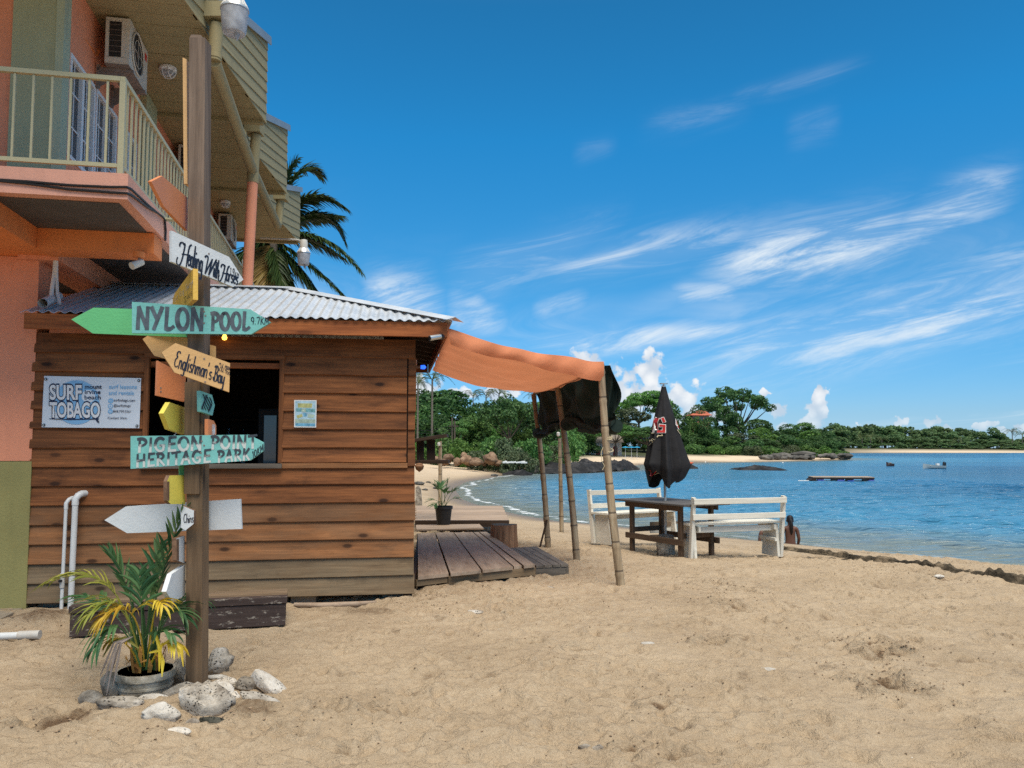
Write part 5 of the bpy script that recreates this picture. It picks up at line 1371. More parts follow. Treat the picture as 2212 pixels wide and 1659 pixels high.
SMALL = {
 'a': (.42, [arc(.20, .25, .17, .24, 60, 400, 12), [(.37, .48), (.35, .10), (.44, .02)]]),
 'b': (.40, [[(.06, 1), (.05, .05)] + arc(.20, .24, .16, .23, 220, 500, 10)]),
 'c': (.36, [arc(.20, .25, .17, .24, 50, 310, 10)]),
 'e': (.38, [[(.05, .24), (.30, .32)] + arc(.20, .26, .15, .24, 30, 320, 12)]),
 'g': (.42, [arc(.20, .25, .16, .24, 60, 400, 12), [(.37, .48), (.36, -.15)] + arc(.20, -.20, .16, .16, 0, -150, 8)]),
 'h': (.44, [[(.08, 1), (.05, 0)], [(.06, .25)] + arc(.22, .33, .13, .16, 160, 0, 8) + [(.36, .04), (.44, .02)]]),
 'i': (.22, [[(.08, .48), (.08, .06), (.18, .02)], [(.10, .68), (.11, .74)]]),
 'l': (.22, [[(.12, 1.0), (.06, .08), (.17, .02)]]),
 'm': (.62, [[(.05, .48), (.04, 0)], [(.05, .28)] + arc(.18, .34, .10, .14, 150, 0, 6) + [(.27, 0)], [(.28, .28)] + arc(.40, .34, .10, .14, 150, 0, 6) + [(.50, .04), (.60, .02)]]),
 'n': (.44, [[(.06, .48), (.05, 0)], [(.06, .28)] + arc(.20, .34, .13, .15, 155, 0, 7) + [(.34, .04), (.43, .02)]]),
 'o': (.40, [arc(.20, .25, .16, .24, 90, 450, 12)]),
 'r': (.34, [[(.07, .48), (.05, 0)], [(.06, .28)] + arc(.20, .36, .13, .13, 160, 40, 6)]),
 's': (.36, [arc(.20, .37, .12, .12, 40, 260, 7) + arc(.17, .13, .13, .13, 90, -150, 8)]),
 't': (.32, [[(.16, .86), (.12, .10), (.20, .01), (.28, .06)], [(.02, .60), (.30, .64)]]),
 'y': (.42, [[(.06, .48), (.08, .14), (.20, .04), (.34, .20)], [(.37, .48), (.32, -.20)] + arc(.20, -.24, .12, .12, 0, -140, 6)]),
 'k': (.40, [[(.08, 1), (.06, 0)], [(.34, .46), (.08, .22)], [(.14, .27), (.36, 0)]]),
}
SCRIPT = {   # swelled capitals for the brush-script signs
 'H': (.62, [arc(.10, .86, .12, .14, 200, 30, 8) + [(.26, .95), (.20, .30), (.10, -.02)] + arc(.02, .16, .10, .18, -60, -230, 7), [(.60, 1.02), (.50, .90), (.46, .40), (.46, .0)], [(.16, .50), (.52, .55)]]),
 'W': (.66, [arc(.02, .88, .10, .12, 170, 20, 6) + [(.12, .7), (.10, .02)], [(.10, .02), (.40, .92)], [(.40, .92), (.34, .02)], [(.34, .02), (.66, .96), (.62, .86)]]),
 'E': (.56, [arc(.34, .80, .20, .18, 30, 250, 9) + arc(.28, .30, .24, .27, 110, 320, 10)]),
 'B': (.58, [[(.14, .0), (.20, .96)], arc(.24, .76, .24, .22, 150, -80, 9), arc(.24, .27, .28, .27, 80, -170, 10)]),
 'C': (.56, [arc(.32, .5, .26, .46, 50, 310, 12)]),
 'F': (.5, [[(.16, 0), (.20, .96)], [(.02, .92), (.52, 1.0)], [(.08, .5), (.40, .54)]]),
 'K': (.56, CAPS['K'][1]), 'G': (.62, CAPS['G'][1]),
}
def text_strokes(txt, style):
    """list of strokes (points in letter-height units) and their total advance"""
    out = []; x = 0.0
    for ch in txt:
        tab = None
        if style == 'script' and ch in SCRIPT: tab = SCRIPT[ch]
        elif ch.islower() and ch in SMALL: tab = SMALL[ch]
        elif ch.upper() in CAPS: tab = CAPS[ch.upper()]
        else: continue
        for st in tab[1]: out.append([(px + x, py) for px, py in st])
        x += tab[0] + (.10 if style == 'caps' else .03)
    return out, x
def smooth_line(pts, n=4):
    if len(pts) < 3: return pts
    P = [pts[0]] + list(pts) + [pts[-1]]; out = []
    for i in range(1, len(P) - 2):
        for k in range(n):
            t = k / n; a, b, c, d = P[i-1], P[i], P[i+1], P[i+2]
            out.append(tuple(.5 * (2*b[q] + (c[q]-a[q])*t + (2*a[q]-5*b[q]+4*c[q]-d[q])*t*t + (3*b[q]-a[q]-3*c[q]+d[q])*t**3) for q in (0, 1)))
    out.append(tuple(pts[-1])); return out

def lettering(txt, org, end, up, plane, mat, parent, wid=.12, style='caps', thin=1.0, skew=0.0, name='lettering', lift=.002, order=0):
    """stroke text on a board: baseline from photograph point org to end, 'up' the photograph vector of one letter height; strokes are thin raised paint"""
    P0, nrm = plane
    st, adv = text_strokes(txt, style)
    ox, oy = org; ex_, ey_ = (end[0] - ox) / adv, (end[1] - oy) / adv
    hx = hit(ox, oy, P0, nrm); h1 = hit(ox + up[0], oy + up[1], P0, nrm); hgt = (h1 - hx).length
    m = MB(); hv = []; r = random.Random(len(txt))
    for si, s in enumerate(st):
        pts = smooth_line(s, 3) if len(s) > 2 else s
        W = []
        for (a, b) in pts:
            a2 = a + skew * b
            W.append((hit(ox + ex_ * a2 + up[0] * b, oy + ey_ * a2 + up[1] * b, P0 + nrm * (lift + .0002 * (si % 5) + order * .001), nrm), b))
        k = len(W); base = len(m.v)
        for i, (p, b) in enumerate(W):
            d = (W[min(i+1, k-1)][0] - W[max(i-1, 0)][0])
            d = d.normalized() if d.length > 1e-7 else Vector((1, 0, 0))
            sd_ = d.cross(nrm)
            t = i / max(1, k - 1)
            w = wid * hgt * .5 * (.72 + .28 * math.sin(math.pi * min(1, t * 1.3 + .15))) * (thin if abs(d.z) < .5 else 1.0)
            e = d * (w * .5) * (-1 if i == 0 else (1 if i == k - 1 else 0))
            m.v += [tuple(p + sd_ * w + e), tuple(p - sd_ * w + e)]; hv += [b, b]
        for i in range(k - 1):
            m.f.append((base + 2*i, base + 2*i + 2, base + 2*i + 3, base + 2*i + 1)); m.m.append(0)
    o = m.build(name, mat, parent)
    set_attr(o.data, 'height_in_letter', np.array(hv))
    return o

def type_mesh(txt, mat, offset=0.0, extrude=0.0):
    """printed type from Blender's own built-in font, as mesh data (one unit = the font's size)"""
    cu = bpy.data.curves.new('type', 'FONT'); cu.body = txt; cu.size = 1.0; cu.offset = offset; cu.extrude = extrude; cu.resolution_u = 3
    ob = bpy.data.objects.new('type', cu); COL.objects.link(ob)
    dg = bpy.context.evaluated_depsgraph_get(); dg.update()
    me = bpy.data.meshes.new_from_object(ob.evaluated_get(dg))
    bpy.data.objects.remove(ob); bpy.data.curves.remove(cu)
    me.materials.clear(); me.materials.append(mat); me.name = 'print'
    return me
def print_type(txt, org, end, up, plane, mat, parent, offset=0.0, lift=.002, name='print'):
    """printed text stretched so that it runs from org to end and its capitals reach org + up"""
    P0, nrm = plane
    me = type_mesh(txt, mat, offset)
    a = np.array([v.co[:] for v in me.vertices]); x0, x1 = a[:, 0].min(), a[:, 0].max()
    for v in me.vertices:
        t = (v.co.x - x0) / (x1 - x0); h = v.co.y / .73
        v.co = hit(org[0] + (end[0] - org[0]) * t + up[0] * h, org[1] + (end[1] - org[1]) * t + up[1] * h, P0 + nrm * lift, nrm)
    c = Vector(np.mean([v.co[:] for v in me.vertices], axis=0))
    for v in me.vertices: v.co -= c
    me.update()
    return link(name, me, Matrix.Translation(c), parent)

# ------------------------------------------------------------------ the signpost
def plane_of(l, DL, r, DR):
    A = at(l[0], l[1], DL); B = at(r[0], r[1], DR)
    d = Vector((B.x - A.x, B.y - A.y, 0)).normalized(); n = Vector((d.y, -d.x, 0))
    if (CAMP - A).dot(n) < 0: n = -n
    return A, n
def arrow(poly, DL, DR, mat, parent, label, thick=.022, edge=None, name='arrow_board'):
    xs = [p[0] for p in poly]; l = poly[xs.index(min(xs))]; r = poly[xs.index(max(xs))]
    P0, n = plane_of(l, DL, r, DR)
    W = [hit(px, py, P0, n) for px, py in poly]
    c = sum(W, Vector()) / len(W)
    area = sum((W[i] - c).cross(W[(i + 1) % len(W)] - c).dot(n) for i in range(len(W)))
    if area < 0: W.reverse()
    m = MB(); k = len(W); vs = W + [p - n * thick for p in W]
    m.add(vs, [tuple(range(k)), tuple(range(2 * k - 1, k - 1, -1))], 0)
    m.f += [(i, i + k, (i + 1) % k + k, (i + 1) % k) for i in range(k)]; m.m += [1 if edge else 0] * k
    x = Vector((-n.y, n.x, 0)); F = Matrix((x, n, Vector((0, 0, 1)))).transposed().to_4x4(); F.translation = c
    o = m.build(name, [mat, edge] if edge else mat, parent, M=F)
    o['label'] = label
    return o, (P0, n)
def screws(plane, pts, parent, r=.006):
    P0, n = plane
    for (px, py) in pts:
        p = hit(px, py, P0, n); m = MB(); m.tube([p, p + n * .003], r, 8); m.build('screw', M['bracket'], parent)

def build_signpost():
    base = gnd(424, 1480)
    g = thing('signpost', 'tall square timber signpost carrying many coloured arrow boards, ringed by stones', 'signpost', (base.x, base.y, 0))
    D = 5.30
    pl, pr = at(406, 600, D).x, at(441, 600, D).x
    xb0, xb1 = at(399.5, 1480, D).x, at(435, 1480, D).x
    top = at(430, 75, D).z
    lean = ((at(407.5, 90, D).x - xb0)) / (top)
    def plate(z0, z1, x0, x1, y0, y1, mat, name, label=None):
        L = z1 - z0
        m = MB(); sh_ = lambda z: lean * z
        q = [(x0 + sh_(z0), y0, z0), (x1 + sh_(z0), y0, z0), (x1 + sh_(z0), y1, z0), (x0 + sh_(z0), y1, z0), (x0 + sh_(z1), y0, z1), (x1 + sh_(z1), y0, z1), (x1 + sh_(z1), y1, z1), (x0 + sh_(z1), y1, z1)]
        m.hexa(q)
        F = Matrix(((0, 1, 0, 0), (0, 0, 1, 0), (1, 0, 0, 0), (0, 0, 0, 1))).transposed()
        F = Matrix.Translation(((x0 + x1) / 2, y0, z0)) @ Matrix(((0, 1, 0), (0, 0, 1), (1, 0, 0))).to_4x4()
        o = m.build(name, mat, g, M=F)
        if label: o['label'] = label
        return o
    w = xb1 - xb0
    plate(1.6 + (968 - 826) / FPX * D, top - .02, xb0 + .004, xb1 + .004, D, D + .115, M['post'], 'post', 'upper weathered grey length of the post')
    plate(-.35, 1.6 + (968 - 826) / FPX * D - .002, xb0 + .004, xb1 + .002, D, D + .115, M['post_low'], 'post', 'lower browner length of the post')
    z1 = 1.6 + (968 - 826) / FPX * D; z0 = 1.6 - (1066 - 968) / FPX * D
    plate(z0, z1, xb0 - .004, xb1 - .012, D - .024, D - .002, M['post_low'], 'joint_cover', 'cover board nailed over the joint in the post')
    # chipped, slanting top
    m = MB(); x0 = xb0 + .004 + lean * top; x1 = xb1 + .004 + lean * top
    m.prism([(x0, D + .002, top - .021), (x1 - .02, D + .002, top - .021), (x1 - .03, D + .002, top), (x0 + .012, D + .002, top + .004)], (0, .11, 0)); m.build('post_tip', M['post'], g)
    P = lambda a, b, s: (a, b)
    # narrow upright yellow board on the far left edge near the top
    m = MB(); a = at(394.5, 124, 5.36); b = at(403, 128, 5.36); a2 = at(397, 397, 5.36); b2 = at(405, 397, 5.36)
    m.prism([a2, b2, b, a], (0.0, .16, 0)); o = m.build('upright_board', M['sign_tan'], g); o['label'] = 'narrow upright yellow board high on the post'
    # boards, from the top down: outline in the photograph, distance of its left and right ends
    o, pl_ = arrow([(327, 392), (351, 380), (405, 427), (405, 499), (354, 446)], 4.72, 5.36, M['sign_orange'], g, 'plain orange arrow high on the post, pointing left')
    o, pl_ = arrow([(370.5, 498), (495, 555), (526, 604), (504, 620), (370.5, 565)], 4.96, 5.45, M['sign_white'], g, 'white arrow lettered Healing With Horses')
    for (tx, a_, b_, up_, wd_) in (('H', (384, 571), (410, 579), (4, -49), .085), ('ealing', (405, 574), (437, 588), (3, -48), .085), ('W', (440, 590), (462, 598), (5, -38), .12), ('ith', (460, 597), (473, 603), (4, -38), .11), ('H', (473, 606), (491, 612), (5, -36), .11), ('orses', (488, 606), (514, 616), (3, -34), .11)):
        lettering(tx, a_, b_, up_, pl_, M['ink'], o, wd_, 'script', .8, .05)
    lettering('1.9', (497, 592), (507, 595), (1, -14), pl_, M['ink'], o, .13, 'caps'); lettering('KM', (507, 595), (517, 599), (1, -8), pl_, M['ink'], o, .14, 'caps')
    screws(pl_, [(451, 548), (451, 598)], o)
    o, pl_ = arrow([(378, 633), (417, 580), (417, 647), (404, 660), (373, 659), (373, 645)], 5.85, 5.02, M['sign_ochre'], g, 'ochre arrow seen nearly edge on, with faded pale lettering', .03)
    lettering('Fort King George', (374, 657), (417, 612), (0, -13), pl_, M['faded_ink'], o, .13, 'script')
    lettering('12.4KM', (397, 655), (415, 640), (0, -12), pl_, M['ink'], o, .13, 'caps')
    o, pl_ = arrow([(154, 690), (202, 664.5), (402, 671), (402, 728), (200, 720)], 5.38, 5.42, M['sign_green'], g, 'plain bright green arrow pointing left towards the building')
    o, pl_ = arrow([(285, 652), (540.5, 668), (585, 696), (542, 722), (285, 719.5)], 5.20, 5.22, M['teal'], g, 'teal arrow brush lettered NYLON POOL')
    lettering('NYLON', (296, 710), (444, 713.5), (0, -47), pl_, M['brush'], o, .22)
    lettering('POOL', (456, 713), (543, 712), (0, -38), pl_, M['brush'], o, .23)
    lettering('9.7KM', (542, 700), (583, 701), (0, -15), pl_, M['ink'], o, .13)
    screws(pl_, [(441, 673), (444, 682), (441, 698)], o)
    o, pl_ = arrow([(308, 732.5), (337, 712), (466, 748), (466, 792), (445, 800), (333, 768)], 5.40, 5.52, M['sign_tan'], g, 'plain tan arrow behind the lettered tan one, pointing left')
    o, pl_ = arrow([(349, 761), (379, 741), (497, 784.5), (495, 847), (377, 804.5)], 5.00, 5.22, M['sign_tan'], g, "tan arrow lettered Englishman's Bay")
    lettering('Englishman', (375, 792), (447, 817), (6, -36), pl_, M['ink'], o, .085, 'script', .7, .08)
    lettering("'s", (446, 817), (457, 821), (4, -34), pl_, M['ink'], o, .085, 'script', .7, .05)
    lettering('Bay', (460, 822), (484, 831), (4, -34), pl_, M['ink'], o, .10, 'script', .7, .05)
    lettering('26.9', (473, 800), (490, 808), (1, -17), pl_, M['ink'], o, .09, 'caps')
    lettering('KM', (490, 798), (497, 801), (0, -8), pl_, M['ink'], o, .14, 'caps'); lettering('00', (490, 808), (497, 811), (0, -7), pl_, M['ink'], o, .14, 'caps')
    screws(pl_, [(441, 775), (443, 825)], o)
    o, pl_ = arrow([(340.5, 779), (402, 811), (398, 867.5), (338, 854)], 5.28, 5.44, M['sign_orange'], g, 'plain orange square-ended board left of the post')
    screws(pl_, [(347, 838), (347, 846)], o)
    o, pl_ = arrow([(353, 893), (367, 869), (399, 880), (399, 938.5), (366, 927)], 5.02, 5.40, M['sign_yellow'], g, 'plain yellow arrow left of the post, pointing left', .03)
    o, pl_ = arrow([(433, 844), (458, 853), (464, 876), (459, 897.5), (434, 889)], 5.20, 5.34, M['teal'], g, 'small teal arrow end with dark swirling strokes', .03)
    m_ = MB(); P0, nn = pl_
    for k in range(7):
        pts = [hit(439 + k * 2.5 + 4 * math.sin(t * .9 + k), 852 + t * 6.2 + k * 1.1, P0 + nn * .0025, nn) for t in range(6)]
        m_.tube(pts, .0035, 5)
    m_.build('swirl_print', M['ink'], o)
    o, pl_ = arrow([(449.5, 905), (462, 909), (467, 920), (467, 948), (449.5, 946)], 5.24, 5.34, M['sign_orange'], g, 'small orange arrow end with white scribble just above the teal heritage park arrow', .025)
    lettering('HM', (458, 943), (465, 943), (0, -26), pl_, M['print_white'], o, .08)
    o, pl_ = arrow([(282, 942), (537, 939), (569, 956), (569, 974), (540.5, 994.6), (282, 1012.8)], 5.20, 5.24, M['teal'], g, 'teal arrow brush lettered PIGEON POINT HERITAGE PARK')
    lettering('PIGEON', (297, 977), (440, 972), (0, -30), pl_, M['two_tone'], o, .23)
    lettering('POINT', (456, 970), (557, 968), (0, -28), pl_, M['two_tone'], o, .23)
    lettering('HERITAGE', (294, 1009), (459, 998), (0, -27), pl_, M['two_tone'], o, .23)
    lettering('PARK', (470, 999), (542, 993), (0, -25), pl_, M['two_tone'], o, .23)
    lettering('10KM', (546, 991), (571, 973), (-1, -15), pl_, M['ink'], o, .13)
    screws(pl_, [(436, 953), (441, 962), (434, 978), (444, 984)], o)
    o, pl_ = arrow([(387.5, 1000), (399, 1000), (399, 1030), (387.5, 1030)], 5.34, 5.36, M['sign_green'], g, 'sliver of a green board below the teal heritage park arrow')
    o, pl_ = arrow([(361, 1040), (366.5, 1027), (399, 1026.5), (400, 1089), (369, 1089), (361, 1081)], 5.16, 5.32, M['sign_yellow'], g, 'blunt yellow board with bare plywood edge', .03, M['ply_edge'])
    m_ = MB(); P0, nn = pl_; m_.prism([hit(x_, y_, P0 + nn * .0015, nn) for x_, y_ in ((361, 1081), (365.5, 1081), (365.5, 1040), (361, 1040))], nn * .002); m_.build('bare_edge', M['ply_edge'], o)
    o, pl_ = arrow([(225.5, 1123.5), (272, 1094), (519, 1078), (522, 1142.6), (274.6, 1151.7)], 5.46, 5.46, M['sign_white'], g, 'plain white arrow passing behind the foot of the post, pointing left')
    o, pl_ = arrow([(391, 1091), (419, 1103), (418, 1132), (401, 1145.5), (391, 1140)], 5.22, 5.20, M['sign_white'], g, 'short white board with cursive lettering on the post front', .025, M['ply_edge'])
    lettering('Chins', (396, 1130), (418, 1128), (1, -20), pl_, M['ink'], o, .10, 'script')
    o, pl_ = arrow([(381, 1163), (399, 1157), (399, 1217), (382, 1210)], 5.18, 5.32, M['sign_white'], g, 'narrow white board with bare brown edge', .03, M['ply_edge'])
    m_ = MB(); P0, nn = pl_; m_.prism([hit(x_, y_, P0 + nn * .0015, nn) for x_, y_ in ((381.5, 1209), (386, 1211), (386, 1164), (381.5, 1165))], nn * .002); m_.build('bare_edge', M['ply_edge'], o)
    o, pl_ = arrow([(371, 1240), (399.5, 1221), (399.5, 1286), (373, 1301), (359, 1278)], 5.06, 5.34, M['sign_white'], g, 'lowest white arrow, its tip pointing down to the potted palm', .03)
build_signpost()

# ------------------------------------------------------------------ sheets on the hut's front
def build_notices():
    n = -HE2
    P0 = HO + n * .050
    pl_ = (P0, n)
    W = [hit(x, y, P0, n) for x, y in ((95.5, 812), (305, 817), (301, 925), (90, 923))]
    c = sum(W, Vector()) / 4
    t = thing('surf_banner', 'white vinyl banner lettered SURF TOBAGO, screwed to the hut wall', 'banner', c)
    m = MB(); nx, ny = 14, 8
    for j in range(ny + 1):
        for i in range(nx + 1):
            u, v = i / nx, j / ny
            p = (W[0] * (1 - u) + W[1] * u) * (1 - v) + (W[3] * (1 - u) + W[2] * u) * v
            m.v.append(tuple(p + n * (.002 * math.sin(u * 9 + v * 4))))
    for j in range(ny):
        for i in range(nx): a = j * (nx + 1) + i; m.f.append((a, a + nx + 1, a + nx + 2, a + 1)); m.m.append(0)
    m.f = [tuple(reversed(f)) for f in m.f] if False else m.f
    o = m.build('sheet', M['banner'], t, smooth=True)
    sp = lambda x, y: (120 / 1.8228 + x * (500 / 2212) / 1.8228, 1450 / 1.8228 + y * (500 / 2212) / 1.8228)
    def disc(cx, cy, rx, ry, mat, lift, name, a0=0, a1=360):
        q = MB(); pts = [hit(*sp(cx + rx * math.cos(R(a)), cy + ry * math.sin(R(a))), P0 + n * lift, n) for a in np.linspace(a0, a1, 40)]
        q.add(pts, [tuple(range(len(pts)))]); q.build(name, mat, o)
    disc(800, 595, 400, 385, M['sky_print'], .0050, 'print')
    disc(1010, 490, 118, 110, M['banner'], .0056, 'print')
    for (txt, a, b, up) in (('SURF', (318, 545), (905, 545), (0, -270)), ('TOBAGO', (318, 855), (1225, 860), (0, -280))):
        print_type(txt, sp(*a), sp(*b), (0, up[1] * (500 / 2212) / 1.8228), pl_, M['navy'], o, .075, .0062)
        print_type(txt, sp(a[0] + 14, a[1] - 6), sp(b[0] - 14, b[1] - 6), (0, (up[1] + 16) * (500 / 2212) / 1.8228), pl_, M['print_white'], o, .030, .0068)
    for (txt, a, b, up, mat, off) in (('mount', (945, 358), (1242, 358), -78, M['navy'], .025), ('irvine', (945, 448), (1222, 448), -76, M['navy'], .025), ('beach', (940, 542), (1225, 542), -76, M['navy'], .025),
            ('surf lessons', (1368, 355), (1855, 358), -72, M['sky_print'], .018), ('and rentals', (1362, 462), (1802, 465), -72, M['sky_print'], .018),
            ('surftobago.com', (1450, 578), (1822, 582), -50, M['navy'], .006), ('@surftobago', (1448, 670), (1745, 672), -46, M['navy'], .006),
            ('868.799.0261', (1440, 768), (1748, 772), -42, M['navy'], .006), ('Contact Alvin', (1345, 884), (1676, 886), -42, M['navy'], .006)):
        print_type(txt, sp(*a), sp(*b), (0, up * (500 / 2212) / 1.8228), pl_, mat, o, off, .0062)
    disc(1398, 567, 46, 42, M['sky_print'], .0060, 'print'); disc(1392, 662, 42, 40, M['sky_print'], .0060, 'print'); disc(1392, 752, 44, 40, M['sky_print'], .0060, 'print')
    disc(1392, 662, 26, 24, M['banner'], .0064, 'print'); disc(1392, 662, 14, 13, M['sky_print'], .0068, 'print'); disc(1398, 748, 22, 20, M['banner'], .0064, 'print'); disc(1404, 742, 18, 16, M['sky_print'], .0068, 'print')
    print_type('www', sp(1370, 574), sp(1426, 574), (0, -2.6), pl_, M['banner'], o, .01, .0066)
    q = MB(); pts = [hit(*sp(x, y), P0 + n * .0064, n) for x, y in ((320, 872), (700, 884), (1195, 876), (1180, 892), (700, 906), (330, 884))]; q.add(pts, [tuple(range(len(pts)))]); q.build('print', M['navy'], o)
    q = MB(); pts = [hit(*sp(x, y), P0 + n * .0064, n) for x, y in ((1125, 890), (1180, 890), (1200, 955), (1165, 945))]; q.add(pts, [tuple(range(len(pts)))]); q.build('print', M['navy'], o)
    for (x, y) in ((99, 819), (300, 822), (296, 920), (94.5, 918)):
        p = hit(x, y, P0 + n * .006, n); q = MB(); q.tube([p, p + n * .004], .014, 14); q.build('washer', M['ac_dark'], t)
        q = MB(); q.tube([p + n * .0042, p + n * .007], .006, 8); q.build('screw', M['silver'], t)
    # the faded poster on the flap
    P1 = HO + n * .062; pl2 = (P1, n)
    W = [hit(x, y, P1, n) for x, y in ((635.5, 864), (684, 864.5), (683, 923.5), (635.5, 923))]
    c = sum(W, Vector()) / 4
    t = thing('poster', 'small faded blue poster with white margin on the hut flap', 'poster', c)
    m = MB(); m.prism(list(reversed(W)), n * .003); o = m.build('sheet', M['white_edge'], t)
    def tile(name, pts, mat, lift):
        q = MB(); q.add([hit(x, y, P1 + n * lift, n) for x, y in pts], [tuple(range(len(pts)))]); q.build(name, mat, o)
    pb = paint('poster_pale_blue', (0.36, 0.52, 0.60), var=.3, scale=18, bmp=0); py = paint('poster_ochre', (0.42, 0.42, 0.17), var=.3, scale=30, bmp=0)
    pt = paint('poster_teal', (0.13, 0.30, 0.32), var=.5, scale=40, bmp=0); pd = paint('poster_blue', (0.12, 0.32, 0.46), var=.4, scale=30, bmp=0); pg = paint('poster_sand', (0.33, 0.42, 0.34), var=.35, scale=24, bmp=0)
    tile('print', ((637.5, 866), (682, 866.5), (681.2, 921.5), (637.5, 921)), pb, .0042)
    tile('print', ((643, 871), (675, 871.5), (673.5, 881), (643.5, 880.5)), py, .0048)
    tile('print', ((640, 882), (681, 883), (680.5, 891), (661, 890), (640, 889)), pt, .0048)
    tile('print', ((652, 882.5), (661, 882.5), (660, 890.5), (651, 889)), pg, .0054)
    tile('print', ((655, 892), (662, 892), (663, 899), (656, 900)), pd, .0054)
    tile('print', ((640, 898), (652, 894), (654, 900), (643, 904)), py, .0054)
    tile('print', ((666, 894), (680, 896), (677, 903), (664, 902)), pg, .0050)
    tile('print', ((638, 905), (681, 906), (681, 914), (638, 913.5)), pg, .0048)
    tile('print', ((638, 914.5), (681, 915), (681, 921), (638, 920.5)), pd, .0046)
build_notices()
# ------------------------------------------------------------------ deck, steps, awning and furniture
def solid_box(name, corners, z0, z1, mat, parent):
    m = MB(); m.prism([Vector((c.x, c.y, z1)) for c in corners], (0, 0, z0 - z1)); return m.build(name, mat, parent)
def lerp(a, b, t): return a + (b - a) * t
def build_deck():
    zt = 0.16
    fl = gnd(902, 1246, zt); fr = gnd(1157, 1219, zt); bl = gnd(902, 1152, zt); br = gnd(1052, 1149, zt)
    t = thing('deck', 'grey brown plank deck running along the right side of the beach bar', 'deck', fl)
    cuts = [0, .255, .52, .80, .885, 1.0]; n = len(cuts) - 1
    for k in range(n):
        u0, u1 = cuts[k], cuts[k + 1]
        a = lerp(fl, fr, (u0 + u1) / 2); b = lerp(bl, br, (u0 + u1) / 2)
        wa = (fr - fl).length * (u1 - u0) * .97; 
        a = a + (a - b).normalized() * [.0, .05, .02, -.02, .03][k]
        d = (b - a).normalized()
        sd_ = Vector((d.y, -d.x, 0)); la, lb = lerp(fl, fr, u0 + .004), lerp(fl, fr, u1 - .012); ma, mb = lerp(bl, br, u0 + .004), lerp(bl, br, u1 - .012)
        ext = (a - lerp(fl, fr, (u0 + u1) / 2))
        la += ext; lb += ext
        F = frame(a, b); m = MB(); dz = [.0, .006, .002, .0, .004][k]
        V = lambda p, z: (p.x, p.y, z)
        m.hexa([V(la, zt - .035 + dz), V(lb, zt - .035 + dz), V(mb, zt - .035 + dz), V(ma, zt - .035 + dz), V(la, zt + dz), V(lb, zt + dz), V(mb, zt + dz), V(ma, zt + dz)])
        m.build('plank', M['deck'], t, M=F)
    # raised cross plank at the back, joists at the front
    a, b = gnd(899, 1140, .175), gnd(1040, 1138, .175)
    plank('cross_plank', a, b, .78, .03, M['deck'], t)
    d = (fr - fl).normalized(); fwd = Vector((d.y, -d.x, 0))
    plank('joist', fl - fwd * .05 + d * .42 + Vector((0, 0, -.085)), fr - fwd * .02 + Vector((0, 0, -.085)), .04, .095, M['cladding_low'], t)
    plank('joist', fl - fwd * .04 + Vector((0, 0, -.075)), fl - fwd * .04 + d * .40 + Vector((0, 0, -.07)), .04, .075, M['cladding_low'], t)
    for k in (.02, .5, .98):
        p = lerp(fl, fr, k); q = lerp(bl, br, k); plank('bearer', p - fwd * .15 + Vector((0, 0, -.10)), q + Vector((0, 0, -.10)), .05, .10, M['dark_wood'], t)
    p = fl - fwd * .04 + d * .08; solid_box('foot_block', [p, p + d * .1, p + d * .1 - fwd * .1, p - fwd * .1][::-1], -.12, .06, M['dark_wood'], t)
    # the darker step against its right end
    zs = .13
    f0, f1 = gnd(1158, 1222, zs), gnd(1229, 1219, zs); b0, b1 = gnd(1094, 1184, zs), gnd(1158, 1180, zs)
    t = thing('step', 'dark weathered plank step at the right end of the deck', 'step', f1)
    for k in range(4):
        u0, u1 = k / 4 + .008, (k + 1) / 4 - .012
        a, b, c_, e = lerp(f0, f1, u0), lerp(f0, f1, u1), lerp(b0, b1, u1), lerp(b0, b1, u0)
        F = frame((a + b) / 2, (c_ + e) / 2); m = MB(); V = lambda p, z: (p.x, p.y, z)
        m.hexa([V(a, zs - .03), V(b, zs - .03), V(c_, zs - .03), V(e, zs - .03), V(a, zs), V(b, zs), V(c_, zs), V(e, zs)]); m.build('plank', M['old_step'], t, M=F)
    d = (f1 - f0).normalized(); fw = Vector((d.y, -d.x, 0)); dn = Vector((0, 0, -.088))
    plank('riser', f0 - fw * .025 + dn, f1 - fw * .025 - d * .03 + dn, .03, .11, M['old_step'], t)
    plank('riser', f1 - d * .018 + dn, b1 - d * .018 + dn, .03, .11, M['old_step'], t)
    # the back platform and its long dark beam
    a, b = gnd(897, 1124, .22), gnd(1100, 1124, .22)
    t = thing('platform', 'sandy back platform edged by a long dark beam behind the deck', 'platform', a)
    plank('edge_beam', a + Vector((0, 0, -.06)), b + Vector((0, 0, -.06)), .08, .12, M['dark_wood'], t)
    a2, b2 = gnd(897, 1092, .22), gnd(1085, 1092, .22)
    for k in range(6):
        p, q = lerp(a, a2, (k + .5) / 6), lerp(b, b2, (k + .5) / 6)
        plank('plank', p + Vector((0, .05, -.025)), q + Vector((0, .05, -.025)), (a2 - a).length / 6 * .96, .035, M['deck'], t)
    # the long low box under the window
    z1 = .27
    c = [gnd(148, 1311, z1), gnd(620, 1289, z1), gnd(632, 1270, z1), gnd(205, 1283, z1)]
    g = thing('bench_box', 'long low flaking plank bench box under the hut window', 'bench', c[0])
    d = (c[1] - c[0]).normalized(); fw = Vector((-d.y, d.x, 0)); wdt = .46
    L = (c[1] - c[0]).length
    for k in range(4):
        p = c[0] + fw * (wdt * (k + .5) / 4) + Vector((0, 0, -.03))
        plank('plank', p, p + d * L, wdt / 4 - .006, .06 if k == 0 else .055, M['bench_box'] if k == 0 else M['box_top'], g)
